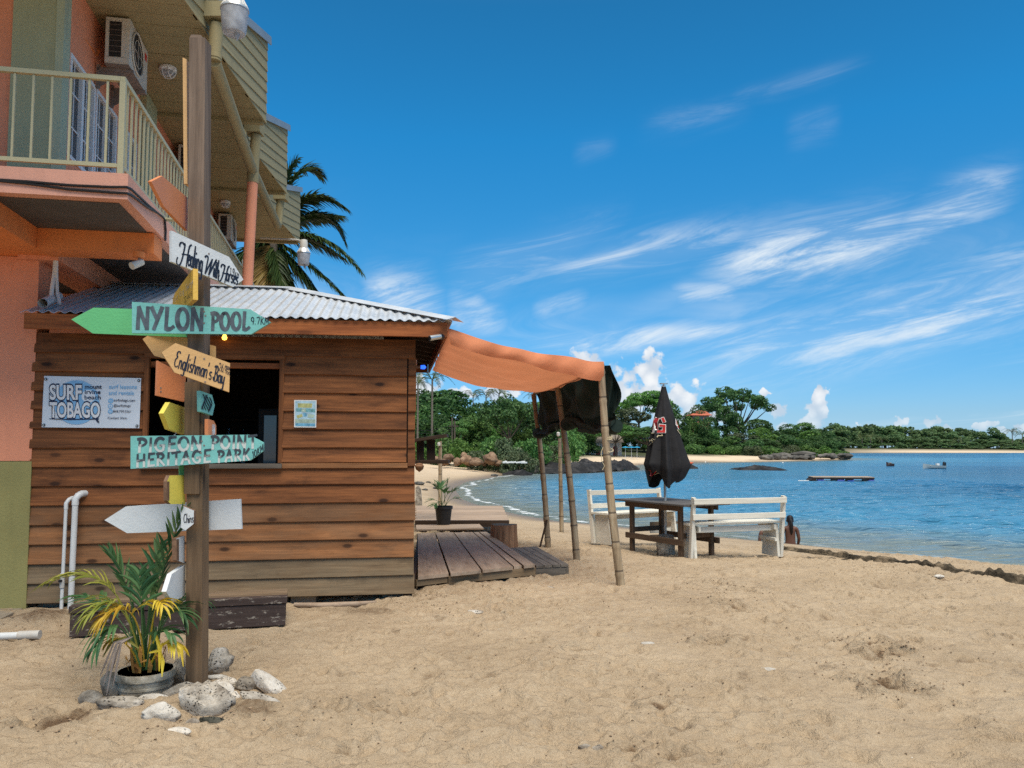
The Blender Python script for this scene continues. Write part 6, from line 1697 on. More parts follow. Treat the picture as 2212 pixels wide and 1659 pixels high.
    plank('front_board', c[0] + fw * .03 + d * .01 + Vector((0, 0, -.16)), c[1] + fw * .03 - d * .01 + Vector((0, 0, -.16)), .03, .19, M['bench_box'], g)
    for q in (c[0] + d * .03, c[1] - d * .03):
        plank('end_board', q + fw * .05 + Vector((0, 0, -.16)), q + fw * wdt + Vector((0, 0, -.16)), .035, .19, M['bench_box'], g)
    # driftwood by the hut's foot
    m = MB(); P = [gnd(636, 1306, .03), gnd(700, 1308, .03), gnd(770, 1305, .03), gnd(812, 1300, .02)]
    m.tube(P, [.02, .03, .028, .012], 10); o = m.build('driftwood', M['deck'], smooth=True); tag(o, 'grey driftwood branch lying along the foot of the hut', 'driftwood')
    # stump
    c = gnd(1087, 1181)
    m = MB(); r = random.Random(4); n = 20
    rad = [.21 * (1 + .10 * math.sin(3 * q / n * 6.28 + 1) + .07 * math.sin(5 * q / n * 6.28) - .16 * (q in (3, 14))) for q in range(n)]
    for z, s in ((-.05, 1.12), (.1, 1.02), (.25, .98), (.36, .97)):
        for q in range(n): an = q / n * 2 * math.pi; m.v.append((c.x + math.cos(an) * rad[q] * s, c.y + math.sin(an) * rad[q] * s, z))
    for k in range(3):
        for q in range(n): m.f.append((k*n + q, k*n + (q+1) % n, (k+1)*n + (q+1) % n, (k+1)*n + q)); m.m.append(0)
    m.f.append(tuple(3*n + q for q in range(n))); m.m.append(1)
    F = Matrix.Translation(c) @ Matrix.Rotation(R(90), 4, 'Y')
    o = m.build('stump', [M['stump'], M['bark']], M=F, smooth=True, angle=50); tag(o, 'short rust brown tree stump standing beside the deck', 'stump')
    # bar ledge behind the hut
    t = thing('bar_ledge', 'dark timber bar ledge with sloping roof board beyond the hut corner', 'counter', gnd(930, 1100))
    D = 15.5
    plank('roof_board', at(893, 952, D), at(967, 941, D), .5, .06, M['dark_wood'], t)
    plank('counter_board', at(893, 998, D), at(970, 997, D), .4, .07, M['dark_wood'], t)
    for x0, x1 in ((900, 916), (922, 940)):
        plank('upright_board', at((x0 + x1) / 2, 950, D), at((x0 + x1) / 2, 994, D), (x1 - x0) / FPX * D, .03, M['dark_wood'], t, up=(0, 1, 0))
    m = MB(); a = gnd(905, 1092); m.prism([a + Vector((-.1, 0, 0)), a + Vector((.08, 0, 0)), a + Vector((.04, .02, .45)), a + Vector((-.03, .02, .55)), a + Vector((-.1, .02, .5))], (0, .12, 0))
    o = m.build('grey_boulder', M['coral_grey'], smooth=True); tag(o, 'upright grey stone slab at the hut corner below the bar ledge', 'stone')
    m = MB(); c = at(906, 1007, 15.0); m.lathe([(.005, -.11), (.07, -.06), (.09, 0), (.06, .05), (.005, .06)], 14, c); o = m.build('hanging_float', M['stump'], smooth=True); tag(o, 'brown fishing float hanging at the hut corner under the bar ledge', 'float')
    m = MB(); m.tube([c + Vector((0, 0, .05)), c + Vector((0, 0, .2))], .006, 5); m.build('cord', M['black'], o)
build_deck()

def bamboo(base, top, r, label, group=None, nodes=.34, bend=.0, cap=True):
    base = Vector(base); top = Vector(top); L = (top - base).length
    m = MB(); P = []; rad = []
    n = int(L / nodes)
    s = -0.25
    while s < L:
        t = s / L; b = math.sin(max(0, t) * math.pi) * bend
        P.append((b, b * .4, s)); k = (s / nodes) % 1.0
        s += nodes / 10
        q = abs(((s / nodes) + .5) % 1.0 - .5) * 2     # 1 between nodes, 0 at one
        near = abs(((s / nodes) % 1.0) - .5)
        rad.append(r * (1 - .22 * max(0, t)) * (1.10 if near < .06 else (1.0 - .03 * (1 - near))))
    m.tube(P, rad, 14)
    F = frame(base, top, (0, 1, 0)) @ Matrix.Rotation(R(90), 4, 'Y')
    Fz = Matrix(F)
    z = (top - base).normalized(); x = Vector((1, 0, 0)) - z * z.x; x.normalize(); y = z.cross(x)
    Fz = Matrix((x, y, z)).transposed().to_4x4(); Fz.translation = base
    me = m.mesh('bamboo_post', M['bamboo'], None, True)
    return tag(link('bamboo_post', me, Fz), label, 'post', group)

def build_awning():
    b1 = gnd(1341, 1264); t1 = at(1298, 786, b1.y - .02)
    b2 = gnd(1246, 1213); t2 = at(1203, 828, b2.y)
    b3 = gnd(1184, 1183); t3 = at(1152, 848, b3.y)
    bamboo(b1, t1 + Vector((0, 0, .03)), .052, 'nearest leaning bamboo post, holding the front corner of the orange awning', 'bamboo posts of the awning', bend=-.03)
    bamboo(b2, t2, .050, 'middle leaning bamboo post under the orange awning', 'bamboo posts of the awning', .36, bend=.03)
    bamboo(b3, t3, .048, 'farthest bamboo post of the awning, dark, rising beside the deck step', 'bamboo posts of the awning', .33, bend=.03)
    b4 = gnd(1213, 1131, -.15); bamboo(b4, at(1209, 945, b4.y), .052, 'pale bare bamboo pole standing at the water edge', None, .42)
    b5 = gnd(951, 1098, .1); bamboo(b5, at(951, 950, b5.y), .056, 'pale bamboo pole standing behind the potted plant on the deck', None, .4)
    m = MB(); p = at(948, 960, b5.y - .07); m.lathe([(.001, -.05), (.035, -.03), (.04, .03), (.02, .05)], 10, p); o = m.build('lamp_holder', M['ac_white'], smooth=True); tag(o, 'small white lamp holder on the pale pole behind the potted plant', 'lamp')
    m = MB(); p = at(1206, 938, b4.y - .06); m.lathe([(.001, -.06), (.04, -.03), (.045, .03), (.02, .05)], 10, p); o = m.build('lamp_holder', M['ac_white'], smooth=True); tag(o, 'small white lamp holder on top of the bare pole at the water edge', 'lamp')
    # prop at the foot of the far post; cord wound round the near one
    m = MB(); q = b3 + Vector((-.12, -.05, 0)); plank('prop_board', q + Vector((-.03, 0, -.05)), b3 + Vector((-.02, -.06, .45)), .06, .03, M['dark_wood'])
    o = bpy.data.objects['prop_board']; tag(o, 'short dark board propped against the foot of the farthest awning post', 'board')
    m = MB()
    ax = (t1 - b1); 
    for (f_, turns) in ((.655, 2), (.60, 1.2)):
        pts = []
        for k in range(int(turns * 12) + 1):
            an = k / 12 * 2 * math.pi; c = b1 + ax * (f_ + k * .0006)
            pts.append(c + Vector((math.cos(an) * .054, math.sin(an) * .054, .02 * math.sin(an))))
        m.tube(pts, .004, 5)
    c = b1 + ax * .62; m.tube([c + Vector((-.054, -.02, .03)), c + Vector((-.09, -.04, -.06)), c + Vector((-.085, -.04, -.16)), c + Vector((-.05, -.03, -.22)), c + Vector((-.075, -.03, -.27))], .004, 5)
    o = m.build('cord', M['cream_print'], smooth=True); tag(o, 'thin pale cord wound round the nearest bamboo post', 'cord')
    # tarpaulin
    D0 = b1.y
    A = hp(HUT['FAR'] + .02, -HUT['ov'] + .05, HUT['fz0'] + .10)
    Bk = hp(HUT['FAR'] + .02, HD + .1, HUT['fz0'] + .0)
    C = t1 + Vector((.03, -.02, .02)); E = t3 + Vector((.02, .10, .01))
    g = thing('awning', 'sagging orange tarpaulin awning stretched from the hut eave to bamboo posts', 'awning', (A + C) / 2)
    nu, nv = 60, 48
    def surf(u, v):                                # u: hut -> posts, v: front -> back
        p = lerp(lerp(A, C, u), lerp(Bk, E, u), v)
        s_ = math.sin(math.pi * u)
        sag = -.115 * s_ * (.55 + .45 * math.sin(math.pi * v)) - .10 * math.sin(math.pi * v) * u
        wr = .016 * math.sin(v * 46 + 5 * u + 2 * math.sin(u * 3)) * (1 - u) ** .8 * (.3 + .7 * sm(np.array(v), .0, .3)) + .010 * math.sin(v * 21 - u * 7)
        fold = .012 * math.sin((u * 1.2 + v) * 16) * u
        return p + Vector((0, 0, float(sag + wr + fold)))
    m = MB()
    for j in range(nv + 1):
        for i in range(nu + 1): m.v.append(tuple(surf(i / nu, j / nv)))
    for j in range(nv):
        for i in range(nu): a = j * (nu + 1) + i; m.f.append((a, a + 1, a + nu + 2, a + nu + 1)); m.m.append(0)
    m.build('tarpaulin', M['tarp'], g, smooth=True)
    # folded-over front hem hanging down
    m = MB(); nh = 7
    for j in range(nh + 1):
        for i in range(nu + 1):
            u = i / nu; p = surf(u, 0); w = j / nh
            drop = (.13 + .10 * u + .05 * math.sin(u * 8 + 1) * (1 - u)) * w
            out = .035 * math.sin(w * math.pi * .9) + .02 * w * math.sin(u * 17) + .012 * math.sin(u * 33 + w * 3)
            m.v.append(tuple(p + Vector((.02 * (1 - u) * w, -out - .006, .006 - drop))))
    for j in range(nh):
        for i in range(nu): a = j * (nu + 1) + i; m.f.append((a, a + nu + 1, a + nu + 2, a + 1)); m.m.append(0)
    o = m.build('front_hem', M['tarp'], g, smooth=True); o['label'] = 'sunlit folded front hem'
    m = MB(); m.tube([C + Vector((-.03, .03, -.03)), t2 + Vector((0, 0, .0)), E + Vector((0, 0, -.02))], .028, 8); m.build('edge_pole', M['bamboo'], g, smooth=True)
    # dark green cloth bundled along the posts
    t = thing('shade_cloth', 'dark green shade cloth bundled along the sea side of the awning', 'cloth', t2)
    m = MB(); nu2, nv2 = 44, 16
    C1 = at(1314, 789, D0 + .02); E1 = at(1149, 842, b3.y - .05)
    for j in range(nv2 + 1):
        for i in range(nu2 + 1):
            u = i / nu2; w = j / nv2
            p = lerp(C1, E1, u)
            dep = .62 + .10 * math.sin(u * 7 + 1) + .12 * math.sin(u * 2.6 + .4)
            puff = .13 * math.sin(w * math.pi) * (1 + .5 * math.sin(u * 13)) + .10 * (w > .75) * math.sin((w - .75) * 12) 
            rip = .03 * math.sin(u * 40 + w * 5) + .02 * math.sin(u * 23 - w * 9)
            m.v.append(tuple(p + Vector((.02 + puff * .8 + rip, puff * .3 + rip * .4, -dep * w + .03 * math.sin(u * 15)))))
    for j in range(nv2):
        for i in range(nu2): a = j * (nu2 + 1) + i; m.f.append((a, a + 1, a + nu2 + 2, a + nu2 + 1)); m.m.append(0)
    m.build('hanging_cloth', M['shade'], t, smooth=True)
    m = MB(); pts = []; rad = []                   # rolled bundle along the lower edge
    for i in range(40):
        u = i / 39; p = lerp(C1, E1, u) + Vector((.10, .04, -(.62 + .10 * math.sin(u * 7 + 1) + .12 * math.sin(u * 2.6 + .4)) + .03))
        pts.append(p + Vector((.02 * math.sin(u * 31), 0, .02 * math.sin(u * 19)))); rad.append(.060 + .018 * math.sin(u * 27) + .02 * math.sin(u * 11 + 2))
    m.tube(pts, rad, 12); m.build('rolled_edge', M['shade'], t, smooth=True)
    m = MB()                                       # loose front corner beyond the post
    for j in range(13):
        for i in range(11):
            u, w = i / 10, j / 12
            p = lerp(at(1310, 790, D0 + .10), at(1333, 838, D0 + .16), u) if w < .01 else lerp(at(1310 + 26 * u, 790 + 46 * u, D0 + .13), at(1306 + 20 * u, 902 + 2 * math.sin(u * 5), D0 + .16), w)
            m.v.append(tuple(p + Vector((.0, .05 * math.sin(u * 9 + w * 3), .01 * math.sin(u * 14)))))
    for j in range(12):
        for i in range(10): a = j * 11 + i; m.f.append((a, a + 1, a + 12, a + 11)); m.m.append(0)
    m.build('loose_corner', M['shade'], t, smooth=True)
build_awning()

def build_furniture():
    # benches: two white plank benches facing each other across the table
    def bench(L, Rr, facing, label):
        """L, Rr: ground points under the two end panels; facing +1 when the seat lies beyond the backrest"""
        L = Vector(L); Rr = Vector(Rr); d = (Rr - L).normalized(); n = Vector((-d.y, d.x, 0)) * facing
        t = thing('bench', label, 'bench', (L + Rr) / 2, 'white plank benches at the table')
        z = Vector((0, 0, 1)); SH, BH = .44, .86
        rake = -n * .10
        for q in (L, Rr):
            side = 1 if q is L else -1
            poly = [q - n * .02, q + n * .40, q + n * .34 + z * (SH - .02), q + n * .02 + z * (SH - .02)]
            m = MB(); o_ = d * (.045 * side); m.prism([p - o_ * .5 - z * .08 if i < 2 else p - o_ * .5 for i, p in enumerate(poly)], o_); m.build('end_panel', M['white_bench'], t)
            plank('back_post', q + n * .03 - z * .08 + d * .06 * side * -1, q + rake + n * .02 + z * BH + d * .06 * side * -1, .075, .05, M['white_bench'], t, up=d)
            plank('seat_rail', q - n * .03 + d * .065 * side + z * (SH - .06), q + n * .40 + d * .065 * side + z * (SH - .06), .035, .075, M['white_bench'], t)
        for k in range(2):
            c_ = n * (.10 + .205 * k) + z * (SH + .012)
            plank('seat_plank', L - d * .10 + c_, Rr + d * .06 + c_, .195, .035, M['white_bench'], t)
        plank('apron', L + d * .05 + n * .06 + z * (SH - .075), Rr - d * .05 + n * .06 + z * (SH - .075), .025, .09, M['white_bench'], t)
        for zz in (.57, .80):
            f_ = zz / BH; c_ = n * (.03 - .13 * f_) - n * .045 * (1 if facing > 0 else -1) * 1.0 + z * zz
            plank('back_rail', L - d * .09 + c_, Rr + d * .07 + c_, .028, .085, M['white_bench'], t)
        return t
    l, r = gnd(1502, 1199), gnd(1681, 1191)
    t = bench(l, r, 1, 'nearer white plank bench, its back turned to us')
    p = r + Vector((0, 0, .19)); d = (r - l).normalized(); n = Vector((-d.y, d.x, 0))
    plank('stretcher', p - n * .02 - d * .06 + n * -.02, p + n * .36 - d * .06, .05, .05, M['white_bench'], t)
    l2, r2 = gnd(1285, 1163), gnd(1426, 1151, -.03)
    t = bench(r2, l2, 1, 'farther white plank bench beyond the wooden table, facing us') if False else bench(Vector((l2.x, l2.y, 0)), Vector((r2.x, r2.y, -.03)), -1, 'farther white plank bench beyond the wooden table, facing us')
    # table
    FLg, FRg, BLg = gnd(1366, 1178), gnd(1471, 1196), gnd(1404, 1174)
    lx = (FRg - FLg).normalized(); ly = Vector((-lx.y, lx.x, 0))
    wd, ln = .62, (FRg - FLg).length
    c = FLg + lx * ln / 2 + ly * wd / 2
    t = thing('table', 'brown plank table with black parasol through its middle, between the white benches', 'table', c)
    H_ = .74
    for sx in (0, 1):
        for sy in (0, 1):
            q = FLg + lx * ln * sx + ly * wd * sy
            plank('leg', q + Vector((0, 0, -.1)), q + Vector((0, 0, H_ - .03)), .075, .06, M['table'], t, up=ly)
    for k in range(7):
        y = -.16 + (wd + .32) * (k + .5) / 7
        plank('top_plank', FLg - lx * .26 + ly * y + Vector((0, 0, H_)), FLg + lx * (ln + .26) + ly * y + Vector((0, 0, H_)), (wd + .32) / 7 - .008, .03, M['table_top'], t)
    for sy in (0, 1):
        plank('apron', FLg + ly * (wd * sy + (.05 if sy else -.05)) - lx * .1 + Vector((0, 0, H_ - .06)), FLg + ly * (wd * sy + (.05 if sy else -.05)) + lx * (ln + .1) + Vector((0, 0, H_ - .06)), .03, .08, M['table'], t)
        plank('stretcher', FLg + ly * (wd * sy + (.05 if sy else -.05)) - lx * .1 + Vector((0, 0, .17)), FLg + ly * (wd * sy + (.05 if sy else -.05)) + lx * (ln + .12) + Vector((0, 0, .17)), .03, .09, M['table'], t)
    for sx in (0, 1):
        plank('stretcher', FLg + lx * ln * sx - ly * .04 + Vector((0, 0, .26)), FLg + lx * ln * sx + ly * (wd + .04) + Vector((0, 0, .26)), .03, .08, M['table'], t)
    # closed parasol
    pc = at(1437, 1100, c.y + .02); px, py = pc.x, pc.y
    t = thing('parasol', 'closed black parasol with red lettering standing through the table', 'parasol', (px, py, 0))
    topz = at(1437, 836, py).z; lowz = at(1437, 1035, py).z; widez = at(1437, 1002, py).z
    m = MB(); m.tube([(px, py, .05), (px, py, topz)], .021, 12); m.build('pole', M['ac_white'], t, smooth=True)
    m = MB(); m.lathe([(.035, -.005), (.035, .02), (.012, .03), (.012, .045), (.07, .048), (.07, .06), (.002, .062)], 18, (px, py, topz)); m.build('finial', M['silver'], t, smooth=True)
    m = MB(); m.lathe([(.14, -.12), (.15, .1), (.125, .2), (.05, .22), (.001, .22)], 20, (px, py, 0)); m.build('base', M['coral_grey'], t, smooth=True)
    n = 96; rows = 34
    m = MB()
    def rad(an, w):
        b = .035 + .40 * w ** 1.05 if w < .86 else .035 + .40 * .86 ** 1.05 - (w - .86) * .62
        f = .5 + .5 * math.cos(8 * an + .6)
        d = (.52 * (1 - abs(2 * ((8 * an + .6) / (2 * math.pi) % 1) - 1)) ** .8) * min(1, w * 1.4)
        tw = .10 * math.sin(3 * an + 1.2) * w + .05 * math.sin(5 * an - .4 + 2 * w) * w
        return b * (1 - d * .75 + tw) 
    for j in range(rows + 1):
        w = j / rows
        for i in range(n):
            an = i / n * 2 * math.pi
            r_ = rad(an, w); zz = topz - (topz - lowz) * w
            if w > .8: zz += .10 * ((w - .8) / .2) * math.sin(2 * an + .8) + .06 * ((w - .8) / .2) * math.sin(5 * an)
            m.v.append((px + math.cos(an) * r_ * 1.04, py + math.sin(an) * r_, zz))
    for j in range(rows):
        for i in range(n): m.f.append((j*n + i, (j+1)*n + i, (j+1)*n + (i+1) % n, j*n + (i+1) % n)); m.m.append(0)
    cv = m.build('canopy', M['parasol'], t, smooth=True, angle=180)
    # print on the cloth: follows the folds, a millimetre or two above them
    def cloth_pt(x, z, lift=.006):
        w = (topz - z) / (topz - lowz); best = None
        for i in range(360):
            an = math.pi + i / 359 * math.pi
            r_ = rad(an, w); q = px + math.cos(an) * r_ * 1.04
            if best is None or abs(q - x) < best[0]: best = (abs(q - x), an, r_)
        an, r_ = best[1], best[2] + lift
        return Vector((px + math.cos(an) * r_ * 1.04, py + math.sin(an) * r_ - lift, z))
    def print_on(polys, mat, name, lift):
        m = MB()
        for pl_ in polys:
            m.add([cloth_pt(at(a, b, py - .2).x, at(a, b, py - .2).z, lift) for a, b in pl_], [tuple(range(len(pl_)))])
        m.build(name, mat, cv)
    def bars(pts, w):
        out = []
        for (x0, y0), (x1, y1) in zip(pts, pts[1:]):
            L_ = math.hypot(x1 - x0, y1 - y0) or 1; nx, ny = -(y1 - y0) / L_ * w / 2, (x1 - x0) / L_ * w / 2; ex_, ey_ = (x1 - x0) / L_ * w * .4, (y1 - y0) / L_ * w * .4
            out.append([(x0 + nx - ex_, y0 + ny - ey_), (x0 - nx - ex_, y0 - ny - ey_), (x1 - nx + ex_, y1 - ny + ey_), (x1 + nx + ex_, y1 + ny + ey_)])
        return out
    G_ = lambda x: [(x + 15, 910), (x + 13, 904), (x + 3, 904), (x, 910), (x, 926), (x + 3, 932), (x + 14, 932), (x + 15, 920), (x + 8, 919)]
    A_ = [(1412, 930), (1409, 916), (1407, 906), (1404, 932)]
    for (w_, mt, lf) in ((7.4, M['white_edge'], .008), (4.8, M['red_print'], .012)):
        print_on(bars(G_(1420), w_) + bars([(1417, 931), (1411, 905)], w_), mt, 'print', lf)
        print_on(bars([(1389, 931), (1393, 914)], w_ * .8) + bars([(1402, 905), (1396, 908), (1396, 928), (1401, 930)], w_ * .8), mt, 'print', lf)
    print_on(bars([(1405, 935), (1430, 937), (1431, 941), (1424, 941), (1415, 953), (1401, 962)], 1.4) + bars([(1385, 934), (1395, 936), (1390, 950), (1379, 958)], 1.4), M['cream_print'], 'print', .010)
    print_on([q for k in range(6) for q in bars([(1404 + k * 3.4, 957 - k * 2.6), (1406 + k * 3.4, 953 - k * 2.6)], 1.6)], M['cream_print'], 'print', .012)
    print_on(bars([(1466, 917), (1474, 905), (1476, 925), (1470, 922), (1466, 917)], 5.5), M['white_edge'], 'print', .008)
    print_on(bars([(1467, 916), (1473, 908), (1475, 923), (1469, 920)], 4), M['red_print'], 'print', .012)
    print_on(bars([(1462, 888), (1463, 882), (1465, 900)], 1.2) + bars([(1466, 928), (1476, 940), (1482, 948)], 1.2), M['cream_print'], 'print', .01)
    print_on(bars([(1408, 1017), (1410, 1028), (1416, 1019), (1408, 1017)], 2.2), M['red_print'], 'print', .01)
    print_on(bars([(1413, 1025), (1418, 1018)], 1.0) + bars([(1417, 1026), (1423, 1022)], 1.0), M['cream_print'], 'print', .012)
    # crate under the far bench
    q = gnd(1432, 1168); t = thing('crate', 'small pale plank crate on the sand behind the table leg', 'crate', q)
    for k in range(3):
        plank('slat', q + Vector((-.22, 0, .06 + .11 * k)), q + Vector((.16, .12, .06 + .11 * k)), .02, .085, M['box_top'] if k != 1 else M['white_bench'], t)
        plank('slat', q + Vector((.16, .12, .06 + .11 * k)), q + Vector((.05, .42, .06 + .11 * k)), .02, .085, M['box_top'], t)
    # dark crusted ledge of sand in front of the sea
    g = MB(); r_ = random.Random(8)
    P = []
    for i in range(len(LEDGE) - 1):
        for k in range(36): P.append((lerp(LEDGE[i], LEDGE[i + 1], k / 36), LEDGE_H[i] + (LEDGE_H[i + 1] - LEDGE_H[i]) * k / 36))
    rows = 7
    for i, (p, h) in enumerate(P):
        d = (P[min(i + 1, len(P) - 1)][0] - P[max(i - 1, 0)][0]).normalized(); nn = Vector((d.y, -d.x, 0))
        nn = nn if nn.dot(CAMP - p) > 0 else -nn
        for j in range(rows):
            w = j / (rows - 1)
            h = h * (.78 + .42 * fbm(np.array([i * .16]), np.array([3.3]), 9, 3)[0])
            out = (.03 + .05 * (h / .13)) * (1 - w) ** 1.5 +   .022 * fbm(np.array([i * .45]), np.array([j * .9]), 3, 3)[0] - .03 * (w > .9)
            zz = -.03 + (h + .045) * w + .014 * (fbm(np.array([i * .4]), np.array([j * .7 + 9]), 6, 3)[0] - .5)
            g.v.append(tuple(p + nn * out + Vector((0, 0, zz))))
    for i in range(len(P) - 1):
        for j in range(rows - 1): a = i * rows + j; g.f.append((a, a + rows, a + rows + 1, a + 1)); g.m.append(0)
    o = g.build('sand_ledge', M['crust'], smooth=True); tag(o, kind='structure')
build_furniture()

def person(base, head_z, label, ponytail, turn=0.0, arms=True):
    """a bather standing in the sea, seen from behind; grown as one skin"""
    x, y = base; s = 1.0
    t = thing('person', label, 'person', (x, y, SEA), 'bathers standing in the sea')
    top = head_z
    V = []; E = []; Rr = []
    def v(p, r, par=None):
        V.append(p); Rr.append(r)
        if par is not None: E.append((par, len(V) - 1))
        return len(V) - 1
    zt = top
    pel = v((0, 0, zt - .80), (.155, .11)); wa = v((0, .005, zt - .66), (.120, .095), pel); ch = v((0, .0, zt - .46), (.150, .105), wa); sh_ = v((0, .01, zt - .335), (.115, .085), ch)
    nk = v((0, .015, zt - .255), (.052, .055), sh_); hd = v((0, -.005, zt - .16), (.075, .088), nk); ht = v((0, .005, zt - .07), (.070, .080), hd)
    for sg in (-1, 1):
        s1 = v((.165 * sg, .01, zt - .345), (.060, .060), sh_); el = v((.215 * sg, .02 - .04 * (sg > 0), zt - .60), (.043, .043), s1)
        wr = v((.195 * sg, -.07, zt - .80), (.030, .032), el); hn = v((.185 * sg, -.11, zt - .89), (.034, .020), wr)
        hip = v((.095 * sg, 0, zt - .90), (.095, .10), pel); kn = v((.105 * sg, -.01, zt - 1.22), (.062, .065), hip); an = v((.10 * sg, .02, zt - 1.60), (.038, .042), kn)
    me = bpy.data.meshes.new('body'); me.from_pydata(V, E, []); me.materials.append(M['skin'])
    o = link('body', me, Matrix.Translation((x, y, 0)) @ Matrix.Rotation(turn, 4, 'Z'), t)
    md = o.modifiers.new('Skin', 'SKIN')
    for i, r in enumerate(Rr): me.skin_vertices[0].data[i].radius = r
    me.skin_vertices[0].data[0].use_root = True
    md.use_smooth_shade = True
    o.modifiers.new('Subdivision', 'SUBSURF').render_levels = 2
    h = MB()
    h.lathe([(.004, .004), (.060, -.015), (.086, -.07), (.090, -.12), (.082, -.17), (.05, -.20)], 18, (0, .012, zt + .005)); 
    if ponytail: h.tube([(0, .06, zt - .09), (0, .115, zt - .13), (-.01, .125, zt - .25), (-.015, .105, zt - .42), (-.01, .09, zt - .50)], [.03, .045, .05, .035, .01], 10)
    F = Matrix.Translation((x, y, 0)) @ Matrix.Rotation(turn, 4, 'Z')
    link('hair', h.mesh('hair', M['hair'], None, True), F, t)
    for sg in (-1, 1):
        q = MB(); q.lathe([(.002, -.028), (.012, -.02), (.016, 0), (.012, .022), (.002, .028)], 8, (.083 * sg, 0, zt - .145)); link('ear', q.mesh('ear', M['skin'], None, True), F, t)
    q = MB(); q.tube([(.135, .0, zt - .79), (0, .115, zt - .79), (-.135, 0, zt - .79), (0, -.115, zt - .79), (.135, 0, zt - .79)], .035, 8, False); link('swimwear', q.mesh('swimwear', M['navy'], None, True), F, t)
    return t
M['skin'] = paint('brown_skin', (0.125, 0.055, 0.032), rough=0.5, var=0.06, bmp=0)
M['hair'] = paint('black_hair', (0.010, 0.007, 0.006), rough=0.5, var=0.2, bmp=0)
M['hair_brown'] = paint('brown_hair', (0.055, 0.022, 0.014), rough=0.5, var=0.2, bmp=0)
def build_people():
    D = 20.6
    p = at(1706, 1113, D); person((p.x, p.y), p.z, 'person wading with back to us and long dark ponytail, right of the nearer bench', True, R(172))
    p = at(1655, 1121, D + .4); t = person((p.x, p.y), p.z, 'person wading mostly hidden behind the nearer bench, only head showing', False, R(20))
    for ch in t.children:
        if ch.name.startswith('hair'): ch.data.materials[0] = M['hair_brown']
build_people()
# ------------------------------------------------------------------ plants, stones, trees and what floats on the bay
from mathutils import noise as mnoise
def ico(sub):
    bm = bmesh.new(); bmesh.ops.create_icosphere(bm, subdivisions=sub, radius=1.0)
    v = [x.co.copy() for x in bm.verts]; bm.verts.index_update(); f = [tuple(q.index for q in p.verts) for p in bm.faces]; bm.free(); return v, f
ICO = {k: ico(k) for k in (2, 3, 4)}
def stone_mesh(name, rx, ry, rz, mat, seed, sub=4, rough=.22, pit=.10, block=.35):
    V, F = ICO[sub]; r = random.Random(seed); o = Vector((r.uniform(0, 90), r.uniform(0, 90), r.uniform(0, 90)))
    vs = []
    cut = [Vector((r.uniform(-1, 1), r.uniform(-1, 1), r.uniform(-.6, 1))).normalized() for _ in range(6)]
    for v in V:
        d = 1 + rough * 1.25 * (mnoise.fractal(v * 1.3 + o, 1.0, 2.1, 4)) + rough * .42 * mnoise.fractal(v * 5 + o, .8, 2.0, 4)
        if pit:
            c = mnoise.cell(v * 9 + o); n = mnoise.noise(v * 7.5 + o)
            d -= pit * max(0, n - .28) * 1.6
        p = v * d
        for c in cut:
            ex_ = p.dot(c) - (.74 + .1 * c.x)
            if ex_ > 0: p = p - c * ex_ * block * 2
        vs.append((p.x * rx, p.y * ry, p.z * rz))
    me = bpy.data.meshes.new(name); me.from_pydata(vs, [], F); me.materials.append(mat); me.shade_smooth(); me.update(); return me

